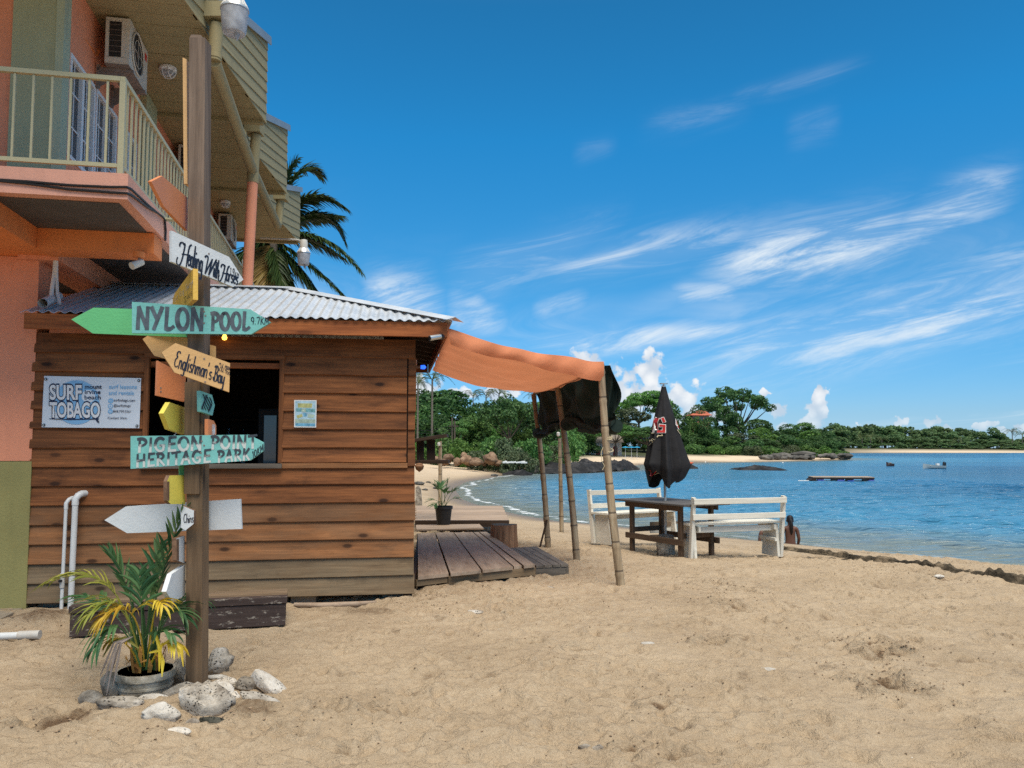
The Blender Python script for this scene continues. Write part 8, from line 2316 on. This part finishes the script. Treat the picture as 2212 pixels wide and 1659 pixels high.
def build_trees():
    make_kinds()
    # left bank behind the hut's corner
    T = tree
    T('dark0', 930, 838, 108, 175, 'tall dark rounded tree at the left, just past the hut corner')
    T('dark1', 880, 838, 112, 150, 'dark tree mostly hidden by the hut corner on the left bank')
    T('round0', 1000, 872, 112, 130, 'broad green tree in the middle of the left bank, below the palms')
    T('round1', 1065, 880, 116, 110, 'green tree behind the utility pole wires on the left bank')
    T('airy0', 1098, 850, 96, 130, 'airy dark tree with open crown left of the far awning post')
    T('dark2', 1165, 868, 104, 110, 'dark tree behind the far awning posts on the left bank')
    T('bright0', 1055, 925, 100, 60, 'small bright green tree under the airy dark one')
    T('round2', 1220, 890, 125, 100, 'green tree seen between the two far awning posts')
    for i, (px, yt, D, w, k, lab) in enumerate(((915, 952, 84, 70, 'bush1', 'bright bush at the hut corner above the bar ledge'), (965, 940, 84, 80, 'bush0', 'leafy bush right of the bar ledge above the boulders'), (1010, 944, 82, 80, 'bush1', 'bright leafy bush over the middle of the boulder row'),
            (1062, 940, 82, 90, 'bush0', 'dense bush above the round brown boulder'), (1110, 944, 80, 80, 'bushgrey', 'dusty bush with bare twigs left of the far awning post'), (1150, 945, 82, 70, 'bush0', 'dark bush behind the farthest awning post'),
            (1190, 960, 86, 60, 'bushgrey', 'dusty bush between the two rear awning posts'), (1225, 940, 92, 70, 'bush0', 'bush behind the middle awning post'), (1035, 972, 79, 60, 'bushgrey', 'low dusty scrub spilling over the boulders'), (1090, 972, 77, 70, 'bushgrey', 'low dry scrub above the grey sand at the rock end'), (1140, 975, 77, 60, 'bushgrey', 'low dry scrub by the dark reef rocks'))):
        T(k, px, yt, D, w, lab, 'bushes along the left bank', 'bush')
    for i, (px, yt, D, w, k) in enumerate(((895, 880, 100, 110, 'round1'), (945, 890, 99, 110, 'dark2'), (985, 905, 98, 90, 'umb0'), (1030, 900, 100, 90, 'round0'), (1075, 925, 103, 90, 'dark0'), (1125, 912, 101, 90, 'round2'), (1180, 912, 99, 90, 'dark1'), (1225, 918, 112, 80, 'round1'), (965, 850, 124, 120, 'umb1'), (1040, 862, 128, 110, 'dark1'), (1120, 862, 126, 110, 'round0'), (1190, 862, 130, 110, 'umb0'))):
        T(k, px, yt, D, w, ['green tree low behind the bar ledge', 'dark tree directly above the bar ledge end', 'spreading tree right of the utility pole', 'green tree in the middle of the left bank wood', 'dark low tree under the airy one', 'green low tree left of the far awning post', 'dark low tree behind the two rear awning posts', 'green low tree right of the bare bamboo pole', 'dark spreading tree high at the back of the left bank', 'dark tree under the three palm heads', 'green tree at the back, left of the far awning post', 'spreading tree at the back behind the shade cloth'][i])
    # behind the awning and the parasol
    T('umbbright', 1380, 842, 195, 150, 'bright green spreading tree behind the parasol, left side')
    T('dusty0', 1350, 880, 178, 110, 'dusty grey green tree between the near bamboo post and the parasol')
    T('bright0', 1290, 905, 170, 90, 'bright tree seen between the middle and near bamboo posts')
    T('dark1', 1390, 920, 165, 110, 'low dark tree behind the blue umbrellas')
    T('round0', 1330, 930, 165, 80, 'green tree shading the white cottage')
    T('dark2', 1255, 915, 160, 80, 'dark tree over the cove, right of the middle bamboo post')
    T('dark0', 1450, 868, 190, 70, 'dark tree peeping out left of the parasol')
    T('round1', 1300, 868, 200, 110, 'green tree filling the sky gap under the awning edge')
    T('dark2', 1490, 872, 185, 60, 'dark tree just right of the parasol')
    T('round2', 1240, 872, 205, 110, 'green tree far back under the awning')
    T('dark0', 1270, 905, 147, 80, 'dark tree overhanging the left end of the white cottage', sink=1)
    T('umb0', 1330, 915, 146, 110, 'spreading tree whose branches shade the white cottage front')
    T('umb1', 1400, 922, 148, 100, 'spreading dark tree over the blue umbrellas')
    # headland
    T('open0', 1592, 832, 200, 150, 'great open dark tree crowning the headland beside the red roof')
    T('dark1', 1572, 872, 195, 76, 'dense dark tree under the great open one')
    T('open0', 1532, 868, 215, 50, 'smaller open tree rising behind the red roof')
    T('dark0', 1640, 905, 192, 90, 'dark tree on the headland below the great open tree')
    T('round1', 1497, 897, 172, 44, 'green tree whose crown hides the walls of the red roofed house, left')
    T('dark0', 1524, 899, 171, 46, 'dark tree whose crown hides the walls of the red roofed house, right')
    T('round0', 1520, 925, 176, 90, 'round green tree on the headland in front of the red roof')
    T('round2', 1478, 925, 176, 70, 'green tree at the headland foot, beside the parasol')
    T('dusty0', 1595, 935, 178, 80, 'dusty green tree in the middle of the headland')
    T('round1', 1560, 940, 176, 80, 'green tree low on the headland above the sand')
    T('bright0', 1650, 922, 182, 80, 'bright green tree on the headland, right of its middle')
    T('dark2', 1690, 915, 190, 80, 'dark tree on the right half of the headland')
    T('round0', 1720, 912, 200, 80, 'pale topped tree on the right half of the headland')
    T('bright0', 1738, 930, 186, 70, 'bright tree near the right end of the headland')
    T('dark1', 1770, 928, 184, 70, 'dark tree second from the headland tip')
    T('dark0', 1802, 945, 180, 60, 'dark small tree at the headland tip')
    T('dusty0', 1680, 950, 176, 60, 'dusty tree above the boulders on the headland')
    for i, (px, yt, D, w, k) in enumerate(((1492, 935, 170, 70, 'dark1'), (1545, 945, 171, 70, 'dark0'), (1605, 948, 172, 76, 'dark2'), (1655, 945, 174, 70, 'dark1'), (1705, 938, 176, 70, 'dark0'), (1755, 940, 178, 64, 'dark2'), (1790, 952, 176, 50, 'dark1'))):
        T(k, px, yt, D, w, ['dark tree low beside the parasol on the headland shore', 'dark low tree above the headland sand', 'dark low tree below the great open tree', 'dark low tree above the left headland boulders', 'dark low tree above the middle headland boulders', 'dark low tree above the right headland boulders', 'dark small tree next to the headland tip'][i])
    for i, (px, yt, D, w, k) in enumerate(((1500, 958, 164, 50, 'bush0'), (1540, 960, 166, 50, 'bush1'), (1580, 962, 167, 50, 'bush0'), (1620, 962, 168, 50, 'bushgrey'), (1660, 962, 169, 50, 'bush0'), (1700, 960, 171, 50, 'bushgrey'), (1740, 960, 173, 50, 'bush0'), (1780, 962, 174, 46, 'bush1'), (1815, 972, 174, 34, 'bush0'), (1458, 962, 163, 40, 'bush0'), (1425, 950, 166, 50, 'bush0'), (1300, 955, 158, 50, 'bush0'), (1262, 958, 152, 46, 'bush0'))):
        lab = ['low bush on the headland shore right of the parasol', 'second low bush along the headland shore', 'low bush under the open headland tree', 'dusty low bush on the middle of the headland shore', 'low green bush above the first headland boulders', 'dusty low bush above the headland boulders', 'green bush above the headland boulders, right part', 'bright bush close to the headland tip', 'last little bush on the headland tip', 'low bush behind the right edge of the parasol', 'low bush behind the left edge of the parasol', 'low bush beside the white cottage', 'low bush at the back of the cove, under the awning'][i]
        T(k, px, yt, D, w, lab, 'bushes along the headland', 'bush')
    # far shore across the bay
    r = random.Random(77)
    lab, lab2, lab3 = 'tall broad tree of the back row on the far shore, against the sky', 'mid height tree in the middle row of the far wooded shore', 'low tree of the front fringe right above the far beach'
    prof = [(1745, 926), (1790, 920), (1830, 915), (1880, 916), (1935, 917), (1990, 925), (2040, 924), (2090, 929), (2120, 934), (2150, 926), (2175, 940), (2212, 945), (2320, 940)]
    px = 1745
    while px < 2330:
        top = np.interp(px, [a for a, b in prof], [b for a, b in prof])
        T('far%d' % r.randint(0, 3), px + r.uniform(-6, 6), top + r.uniform(-7, 6), 490 + r.uniform(-20, 30), r.uniform(44, 80), lab, 'back trees of the far shore'); px += r.uniform(17, 26)
    px = 1770
    while px < 2330:
        top = np.interp(px, [a for a, b in prof], [b for a, b in prof])
        T('far%d' % r.randint(0, 3), px + r.uniform(-6, 6), lerp(top, 975, r.uniform(.30, .5)), 452 + r.uniform(-8, 14), r.uniform(30, 46), lab2, 'middle trees of the far shore'); px += r.uniform(13, 22)
    px = 1790
    while px < 2330:
        T('far%d' % r.randint(0, 3), px + r.uniform(-6, 6), r.uniform(954, 965), 440 + r.uniform(-3, 5), r.uniform(22, 38), lab3, 'front trees of the far shore'); px += r.uniform(8, 14)
    for (px, yt, D, s, lb) in ((934, 800, 96, 1.0, 'coconut palm whose crown peeps out just under the awning edge, left'), (1022, 844, 150, .9, 'leftmost of three palm heads above the left bank trees'), (1050, 842, 150, 1.0, 'middle of three palm heads above the left bank trees'), (1078, 838, 150, 1.05, 'rightmost of three palm heads above the left bank trees'),
            (1155, 846, 155, .9, 'palm head just left of the far awning post'), (903, 812, 90, .8, 'thin palm at the hut corner under the eave'),
            (1880, 938, 446, 1.7, 'yellowish coconut palm on the far shore behind the headland tip'), (1862, 940, 444, 1.6, 'leaning palm at the left end of the far beach'), (2186, 926, 470, 1.9, 'taller palm standing clear on the far shore at right'), (2208, 932, 475, 1.8, 'rightmost palm on the far shore skyline'), (1905, 944, 446, 1.5, 'low palm among the far shore trees, left part'), (2010, 948, 450, 1.5, 'low palm among the far shore trees, middle part'), (2070, 946, 450, 1.6, 'low palm among the far shore trees, right of middle'), (2155, 952, 446, 1.5, 'low palm under the dark far trees at right')):
        far_palm(px, yt, D, lb, s=s)

def build_far_things():
    r = random.Random(17)
    # red-roofed house on the headland
    D = 181; c = at(1513, 897, D); wd = 24 / FPX * D
    z0 = H1(c.x, c.y)
    t = thing('red_roof_house', 'house with red tiled roof among the headland trees', 'house', (c.x, c.y, z0))
    zE = at(1513, 897, D).z; zR = at(1513, 884.5, D).z; x0, x1 = at(1491, 899, D).x, at(1539, 899, D).x
    m = MB(); m.hexa([(x0 + .7, D + .5, z0 - 2), (x1 - .7, D + .5, z0 - 2), (x1 - .7, D + 6, z0 - 2), (x0 + .7, D + 6, z0 - 2), (x0 + .7, D + .5, zE), (x1 - .7, D + .5, zE), (x1 - .7, D + 6, zE), (x0 + .7, D + 6, zE)]); m.build('wall', M['coral_wall'], t)
    xr0, xr1 = at(1515, 884, D).x, at(1528, 884, D).x
    m = MB(); b = [(x0, D, zE), (x1, D, zE), (x1, D + 6.6, zE), (x0, D + 6.6, zE)]; rg = [(xr0, D + 3.3, zR), (xr1, D + 3.3, zR)]
    m.add(b + rg, [(0, 1, 5, 4), (1, 2, 5), (2, 3, 4, 5), (3, 0, 4), (3, 2, 1, 0)]); m.build('roof', paint('red_roof_tile', (0.40, 0.105, 0.055), rough=.8, var=.25, scale=1.5), t)
    for k in range(3):
        m = MB(); x = lerp(x0, x1, .25 + .25 * k); m.box((x - .5, D + .42, zE - 1.6), (x + .5, D + .49, zE - .4)); m.build('window', M['pane'], t)
    # white cottage with arched doors under the trees at the cove
    D = 150; t = thing('cottage', 'white cottage with arched dark red doors under the cove trees', 'cottage', at(1313, 975, D))
    zb = H1(at(1313, 975, D).x, D); P = lambda px, py, d=0: at(px, py, D + d)
    x0, x1 = P(1283, 970).x, P(1343, 970).x; zt = P(1313, 955).z
    m = MB(); m.box((x0, D, zb - 1), (x1, D + 4, zt)); m.build('wall', paint('pale_cottage_wall', (0.56, 0.50, 0.45), var=.12, scale=.6), t)
    m = MB(); m.prism([(x0 - .4, D - .5, zt - .1), (x1 + .4, D - .5, zt - .1), (x1, D + 2, zt + 1.3), (x0, D + 2, zt + 1.3)], (0, .1, .12)); m.build('roof', M['old_step'], t)
    dm = paint('dark_red_door', (0.14, 0.022, 0.018), bmp=0)
    for px_ in (1292, 1311, 1329):
        x = P(px_, 970).x; m = MB(); w_ = .42; pts = [(x - w_, D - .04, zb - .2), (x + w_, D - .04, zb - .2)] + [(x + w_ * math.cos(a), D - .04, zb + 1.3 + .5 * math.sin(a)) for a in np.linspace(0, math.pi, 9)]
        m.prism(pts, (0, .03, 0)); m.build('door', dm, t)
    # slatted fence beside it
    t = thing('slat_fence', 'short pale upright slat fence beside the white cottage', 'fence', P(1265, 975)); zf = H1(P(1265, 975).x, D)
    for k in range(9):
        x = P(1248 + k * 4.2, 970).x; m = MB(); m.box((x - .10, D - .3, zf - .3), (x + .10, D - .22, zf + 1.5)); m.build('slat', M['white_bench'], t)
    # blue beach umbrellas
    bm_ = cloth('blue_umbrella_cloth', (0.03, 0.36, 0.60), trans=.3)
    for k, (px_, lb) in enumerate(((1351, 'leftmost blue beach umbrella at the back of the cove'), (1364, 'middle blue beach umbrella at the back of the cove'), (1376, 'rightmost blue beach umbrella at the back of the cove'))):
        p = at(px_, 971, 136 + k); z0 = H1(p.x, p.y)
        t = thing('beach_umbrella', lb, 'umbrella', (p.x, p.y, z0), 'blue umbrellas in the cove')
        zz = at(px_, 964, p.y).z
        m = MB(); m.lathe([(.001, .0), (.55, -.16), (.62, -.24), (.60, -.24), (.001, -.06)], 10, (p.x, p.y, zz)); m.build('canopy', bm_, t)
        m = MB(); m.tube([(p.x, p.y, z0 - .2), (p.x, p.y, zz)], .03, 6); m.build('pole', M['white_pvc'], t)
    # kayaks on the cove sand
    for (px_, py_, col, lb) in ((1218, 988, (0.55, .07, .03), 'red kayak on the far cove sand between bamboo posts'), (1236, 981, (.04, .22, .60), 'blue kayak on the far cove sand right of the middle bamboo post'), (1478, 996, (.60, .10, .03), 'small red kayak at the water line right of the parasol')):
        p = gnd(px_, py_, -.3); p.z = max(H1(p.x, p.y), SEA); L = 2.8
        m = MB(); m.tube([p + Vector((-L / 2, 0, .35)), p + Vector((-L * .3, 0, .24)), p + Vector((0, 0, .22)), p + Vector((L * .3, 0, .24)), p + Vector((L / 2, .2, .35))], [.04, .26, .32, .26, .04], 10)
        o = m.build('kayak', paint('kayak_hull', col, rough=.4, bmp=0), smooth=True); tag(o, lb, 'kayak')
    # utility pole with its cross arm and wires
    p = at(979, 985, 92); z0 = H1(p.x, p.y); zt = at(979, 902, 92).z
    t = thing('utility_pole', 'dark double utility pole standing in front of the left bank trees', 'pole', (p.x, p.y, z0))
    m = MB(); m.tube([(p.x - .14, p.y, z0 - .5), (p.x - .14, p.y, zt)], .09, 8); m.build('pole', M['bark'], t)
    m = MB(); m.tube([(p.x + .16, p.y, z0 - .5), (p.x + .16, p.y, zt - .4)], .09, 8); m.build('pole', M['bark'], t)
    m = MB(); m.bar((p.x - .5, p.y - .1, zt - 1.0), (p.x + .6, p.y - .1, zt - 1.0), .08, .1); m.build('cross_arm', M['bark'], t)
    for k in range(3):
        m = MB(); a = Vector((p.x, p.y - .1, zt - .9 - .35 * k)); b = at(880, 930 + 6 * k, 88); m.tube([a, (a + b) / 2 + Vector((0, 0, -.3)), b], .018, 4); o = m.build('wire', M['ac_dark'], t)
    # boulders of the left bank
    sp = [(1060, 992, 40, 30, 'round brown boulder, biggest of the left bank row'), (968, 990, 34, 22, 'brown boulder by the pale pole on the left bank'), (990, 997, 26, 20, 'tilted orange brown boulder on the left bank'), (1008, 993, 30, 22, 'flat topped boulder left of the round one'), (1030, 998, 34, 18, 'low tan boulder in front of the scrub'), (1045, 1001, 24, 14, 'small brown boulder below the round one'),
          (1075, 1000, 30, 16, 'brown boulder right of the round one'), (1092, 998, 24, 14, 'dull boulder at the right end of the bank row'), (955, 1000, 26, 16, 'brown boulder left of the pale pole'), (940, 992, 24, 16, 'boulder above the bar ledge counter'), (1015, 1003, 20, 10, 'little pale boulder on the sand edge'), (1108, 1001, 22, 12, 'dark low boulder beside the drift pile'), (1002, 985, 24, 16, 'shadowed boulder under the bright bush'), (1128, 1000, 22, 12, 'low boulder near the reef rocks')]
    kinds = [stone_mesh('boulder', 1, .8, .8, M['boulder'], 200 + k, 3, .25, 0) for k in range(4)]
    hk = [stone_mesh('boulder', 1, .8, .8, M['head_rock'], 220 + k, 3, .3, 0) for k in range(4)]
    for k, (px_, py_, w, h, lb) in enumerate(sp):
        D = 76 + r.uniform(-1, 3); c = at(px_, py_, D); s = w / FPX * D / 2; z = h / FPX * D / 2
        o = link('boulder', kinds[k % 4], Matrix.Translation(c) @ Matrix.Rotation(r.uniform(0, 6), 4, 'Z') @ Matrix.Diagonal((s * 1.1, s, z * 1.15, 1))); tag(o, lb, 'boulder', 'boulders of the left bank')
    # boulders on the headland shore
    px_ = 1655
    while px_ < 1840:
        w = r.uniform(20, 40) * (.7 if px_ > 1800 else 1); D = lerp(152, 168, (px_ - 1655) / 185); c = at(px_, 991 - (px_ - 1655) / 185 * 1.5 - r.uniform(0, 7), D); s = w / FPX * D / 2
        o = link('boulder', hk[r.randint(0, 3)], Matrix.Translation(c) @ Matrix.Rotation(r.uniform(0, 6), 4, 'Z') @ Matrix.Diagonal((s, s, s * r.uniform(.42, .62), 1))); tag(o, 'grey brown boulder in the row lining the headland shore', 'boulder', 'boulders lining the headland'); px_ += w * r.uniform(.42, .7)
    for (px_, py_, w, h, lb) in ((1824, 988, 34, 13, 'blunt boulder at the very tip of the headland'), (1735, 981, 60, 18, 'largest flat boulder of the headland shore'), (1690, 984, 44, 18, 'tall boulder at the left part of the headland shore')):
        D = 168 if px_ > 1800 else 161; c = at(px_, py_, D); s = w / FPX * D / 2
        o = link('boulder', hk[1], Matrix.Translation(c) @ Matrix.Diagonal((s, s * .8, h / FPX * D / 2, 1))); tag(o, lb, 'boulder')
    # dark reef rocks
    def reef(name, pts, lab, seed):
        """low jagged rock mass along pts: (pixel x, waterline y, height in pixels, half depth)"""
        m = MB(); rows = 12; P = []
        for i in range(len(pts) - 1):
            for k in range(10): P.append([lerp(pts[i][q], pts[i + 1][q], k / 10) for q in range(4)])
        P.append(list(pts[-1]))
        for i, (px_, y, h, dp) in enumerate(P):
            c = gnd(px_, y, SEA)
            for j in range(rows + 1):
                w = j / rows; yy = c.y + dp * 2 * w
                n = fbm(np.array([c.x * .55]), np.array([yy * .55]), seed, 4)[0]; n2 = fbm(np.array([c.x * 2.2]), np.array([yy * 2.2]), seed + 5, 3)[0]
                z = SEA - .25 + (h / FPX * c.y + .25) * (math.sin(math.pi * min(1, w * .85 + .04)) ** .6) * (.25 + 1.15 * n) + .25 * (n2 - .5)
                m.v.append((c.x * yy / c.y, yy, z))
        for i in range(len(P) - 1):
            for j in range(rows): a = i * (rows + 1) + j; m.f.append((a, a + rows + 1, a + rows + 2, a + 1)); m.m.append(0)
        o = m.build('reef_rock', M['reef'], smooth=True, angle=30); tag(o, lab, 'rock')
    reef('r', [(1120, 1022, 4, 2), (1180, 1024, 20, 4), (1250, 1023, 26, 5), (1310, 1020, 24, 5), (1345, 1018, 26, 5), (1368, 1016, 12, 3), (1382, 1015, 2, 1)], 'long black reef of jagged rock jutting into the bay behind the bamboo posts', 3)
    reef('r', [(1085, 1027, 2, 1), (1105, 1026, 8, 2), (1130, 1028, 10, 2), (1150, 1027, 3, 1)], 'low dark wet rocks on the sand at the left end of the reef', 7)
    reef('r', [(1572, 1014, 1, 1.5), (1600, 1016, 7, 2.5), (1640, 1016, 9, 2.5), (1680, 1017, 6, 2), (1702, 1017, 1, 1)], 'flat black reef awash in the bay in front of the headland', 11)
    reef('r', [(1455, 1012, 1, 1), (1475, 1013, 7, 2), (1495, 1013, 7, 2), (1508, 1013, 1, 1)], 'small black rock awash beside the parasol', 15)
    # loose grey stones by the pale pole
    for k, (px_, py_, w, lb) in enumerate(((905, 1030, 26, 'grey flat stone on the sand by the hut corner'), (918, 1038, 14, 'small grey stone beside the flat one by the hut corner'), (942, 1034, 16, 'dark grey stone left of the pale pole'), (925, 1026, 12, 'little stone on the sand below the counter'), (1068, 1012, 18, 'mossy grey stone alone on the upper sand'))):
        p = gnd(px_, py_, -.2); s = w / FPX * p.y / 2; o = link('stone', hk[k % 4], Matrix.Translation((p.x, p.y, H1(p.x, p.y) + s * .2)) @ Matrix.Diagonal((s, s, s * .5, 1))); tag(o, lb, 'stone')
    # drift pile
    p = gnd(1100, 1003, .2)
    m = MB()
    for k in range(9): q = p + Vector((r.uniform(-.7, .9), r.uniform(-.3, .3), .15)); m.bar(q, q + Vector((r.uniform(.3, .7), r.uniform(-.2, .2), r.uniform(-.05, .12))), .16, .12)
    o = m.build('driftwood', M['white_edge']); tag(o, 'pale heap of drift and sacking at the foot of the left bank', 'driftwood')
    # raft on blue drums
    D = 2.5 * FPX / (1041 - 968); a = gnd(1752, 1039.5, SEA); b = gnd(1890, 1040.5, SEA); dd = (b - a).normalized(); nn = Vector((-dd.y, dd.x, 0)); L = (b - a).length
    t = thing('swim_raft', 'long plank raft floating on blue drums in the bay', 'raft', (a + b) / 2)
    bl = paint('blue_drum', (.012, .055, .30), rough=.4, var=.15, bmp=0)
    for k in range(4):
        y = nn * (.3 + .5 * k); plank('plank', a + dd * .15 + y + Vector((0, 0, .30)), b + y + Vector((0, 0, .31)), .46, .05, M['deck'], t)
    plank('edge_beam', a + dd * .1 + nn * .1 + Vector((0, 0, .22)), b + nn * .1 + Vector((0, 0, .23)), .06, .10, M['dark_wood'], t)
    m = MB(); m.prism([a + Vector((-.05, 0, .05)), a + dd * .4 + Vector((0, 0, .02)), a + dd * .4 + Vector((0, 0, .28)), a + dd * .2 + Vector((0, 0, .28))], nn * 1.9); m.build('bow_board', M['dark_wood'], t)
    for (f0, f1) in ((.11, .21), (.42, .53), (.58, .68), (.90, .995)):
        m = MB(); m.tube([a + dd * L * f0 + nn * .25 + Vector((0, 0, .02)), a + dd * L * f1 + nn * .25 + Vector((0, 0, .02))], .165, 14); m.build('drum', bl, t, smooth=True)
    for f0 in (.33, .56, .82):
        m = MB(); q = a + dd * L * f0 + nn * .3; m.bar(q + Vector((0, 0, .05)), q + dd * .45 + Vector((0, 0, .05)), .4, .22); m.build('float_block', M['black'], t)
    m = MB()
    for k in range(10): q = a + dd * (-.2 - .055 * k * 1.4) + Vector((0, 0, .03)); m.lathe([(.001, -.05), (.05, 0), (.001, .05)], 6, q)
    o = m.build('foam_float', M['white_edge'], smooth=True); tag(o, 'line of small white floats trailing off the left end of the raft', 'float')
    # boats
    def boat(px_, py_, wpx, label, hullm, motor=True):
        c = gnd(px_, py_, SEA); L = wpx / FPX * c.y; t = thing('fishing_boat', label, 'boat', c)
        m = MB(); n = 14; secs = []
        for i in range(n + 1):
            u = i / n; x = (u - .5) * L; w = L * .13 * (math.sin(math.pi * (.06 + .62 * u)) ** .7 if u > 0 else .05) * (0.15 + .85 * min(1, u * 3)); sheer = .30 + .26 * (1 - u) ** 2
            secs.append([(x, -w, sheer), (x, -w * .75, .05), (x, 0, -.12), (x, w * .75, .05), (x, w, sheer), (x, w * .86, sheer - .03), (x, w * .6, .12), (x, -w * .6, .12), (x, -w * .86, sheer - .03)])
        for s_ in secs: m.v += [(c.x + p[0], c.y + p[1], c.z + p[2] + .05) for p in s_]
        k = len(secs[0])
        for i in range(n):
            for j in range(k): m.f.append((i*k + j, (i+1)*k + j, (i+1)*k + (j+1) % k, i*k + (j+1) % k)); m.m.append(0)
        m.f += [tuple(range(k)), tuple(reversed([n*k + j for j in range(k)]))]; m.m += [0, 0]
        m.build('hull', hullm, t, smooth=True, angle=30)
        for u in (.3, .55): m = MB(); m.box((c.x + (u - .5) * L - .08, c.y - L * .10, c.z + .3), (c.x + (u - .5) * L + .08, c.y + L * .10, c.z + .34)); m.build('thwart', M['white_bench'], t)
        if motor:
            m = MB(); m.box((c.x + L * .46, c.y - .12, c.z + .35), (c.x + L * .52, c.y + .12, c.z + .75)); m.box((c.x + L * .505, c.y - .04, c.z - .2), (c.x + L * .53, c.y + .04, c.z + .36)); m.build('outboard', M['black'], t)
            m = MB(); m.box((c.x + L * .10, c.y - .2, c.z + .34), (c.x + L * .21, c.y + .2, c.z + .62)); m.build('cool_box', M['white_edge'], t)
            m = MB(); m.tube([(c.x + L * .4, c.y - .1, c.z + .2), (c.x + L * .42, c.y - .1, c.z + .72), (c.x + L * .42, c.y - .1, c.z + .85)], [.12, .13, .05], 8); m.build('net_bundle', M['black'], t, smooth=True)
        else:
            m = MB(); m.box((c.x - L * .1, c.y - .1, c.z + .25), (c.x + L * .15, c.y + .1, c.z + .5)); m.build('cargo', M['coral_grey'], t)
    boat(2018, 1012, 48, 'pale open fishing boat with black outboard moored far out in the bay', paint('boat_hull_pale', (.42, .46, .44), rough=.4, dirt=.3), True)
    boat(1923, 1007, 17, 'tiny dark rowing boat moored left of the pale fishing boat', paint('boat_hull_dark', (.07, .04, .035), rough=.5), False)
    p = gnd(1691, 1000, SEA); m = MB(); m.lathe([(.001, -.1), (.14, .02), (.001, .16)], 10, p); o = m.build('buoy', M['white_edge'], smooth=True); tag(o, 'tiny white buoy floating off the headland', 'buoy')
    p = gnd(1524, 998.5, SEA); m = MB(); m.lathe([(.001, -.1), (.14, .02), (.001, .16)], 10, p); o = m.build('buoy', M['white_edge'], smooth=True); tag(o, 'tiny white buoy floating right of the parasol', 'buoy')
build_stones()
build_potted_palm()
build_pipes()
build_near_palm()
build_trees()
build_far_things()
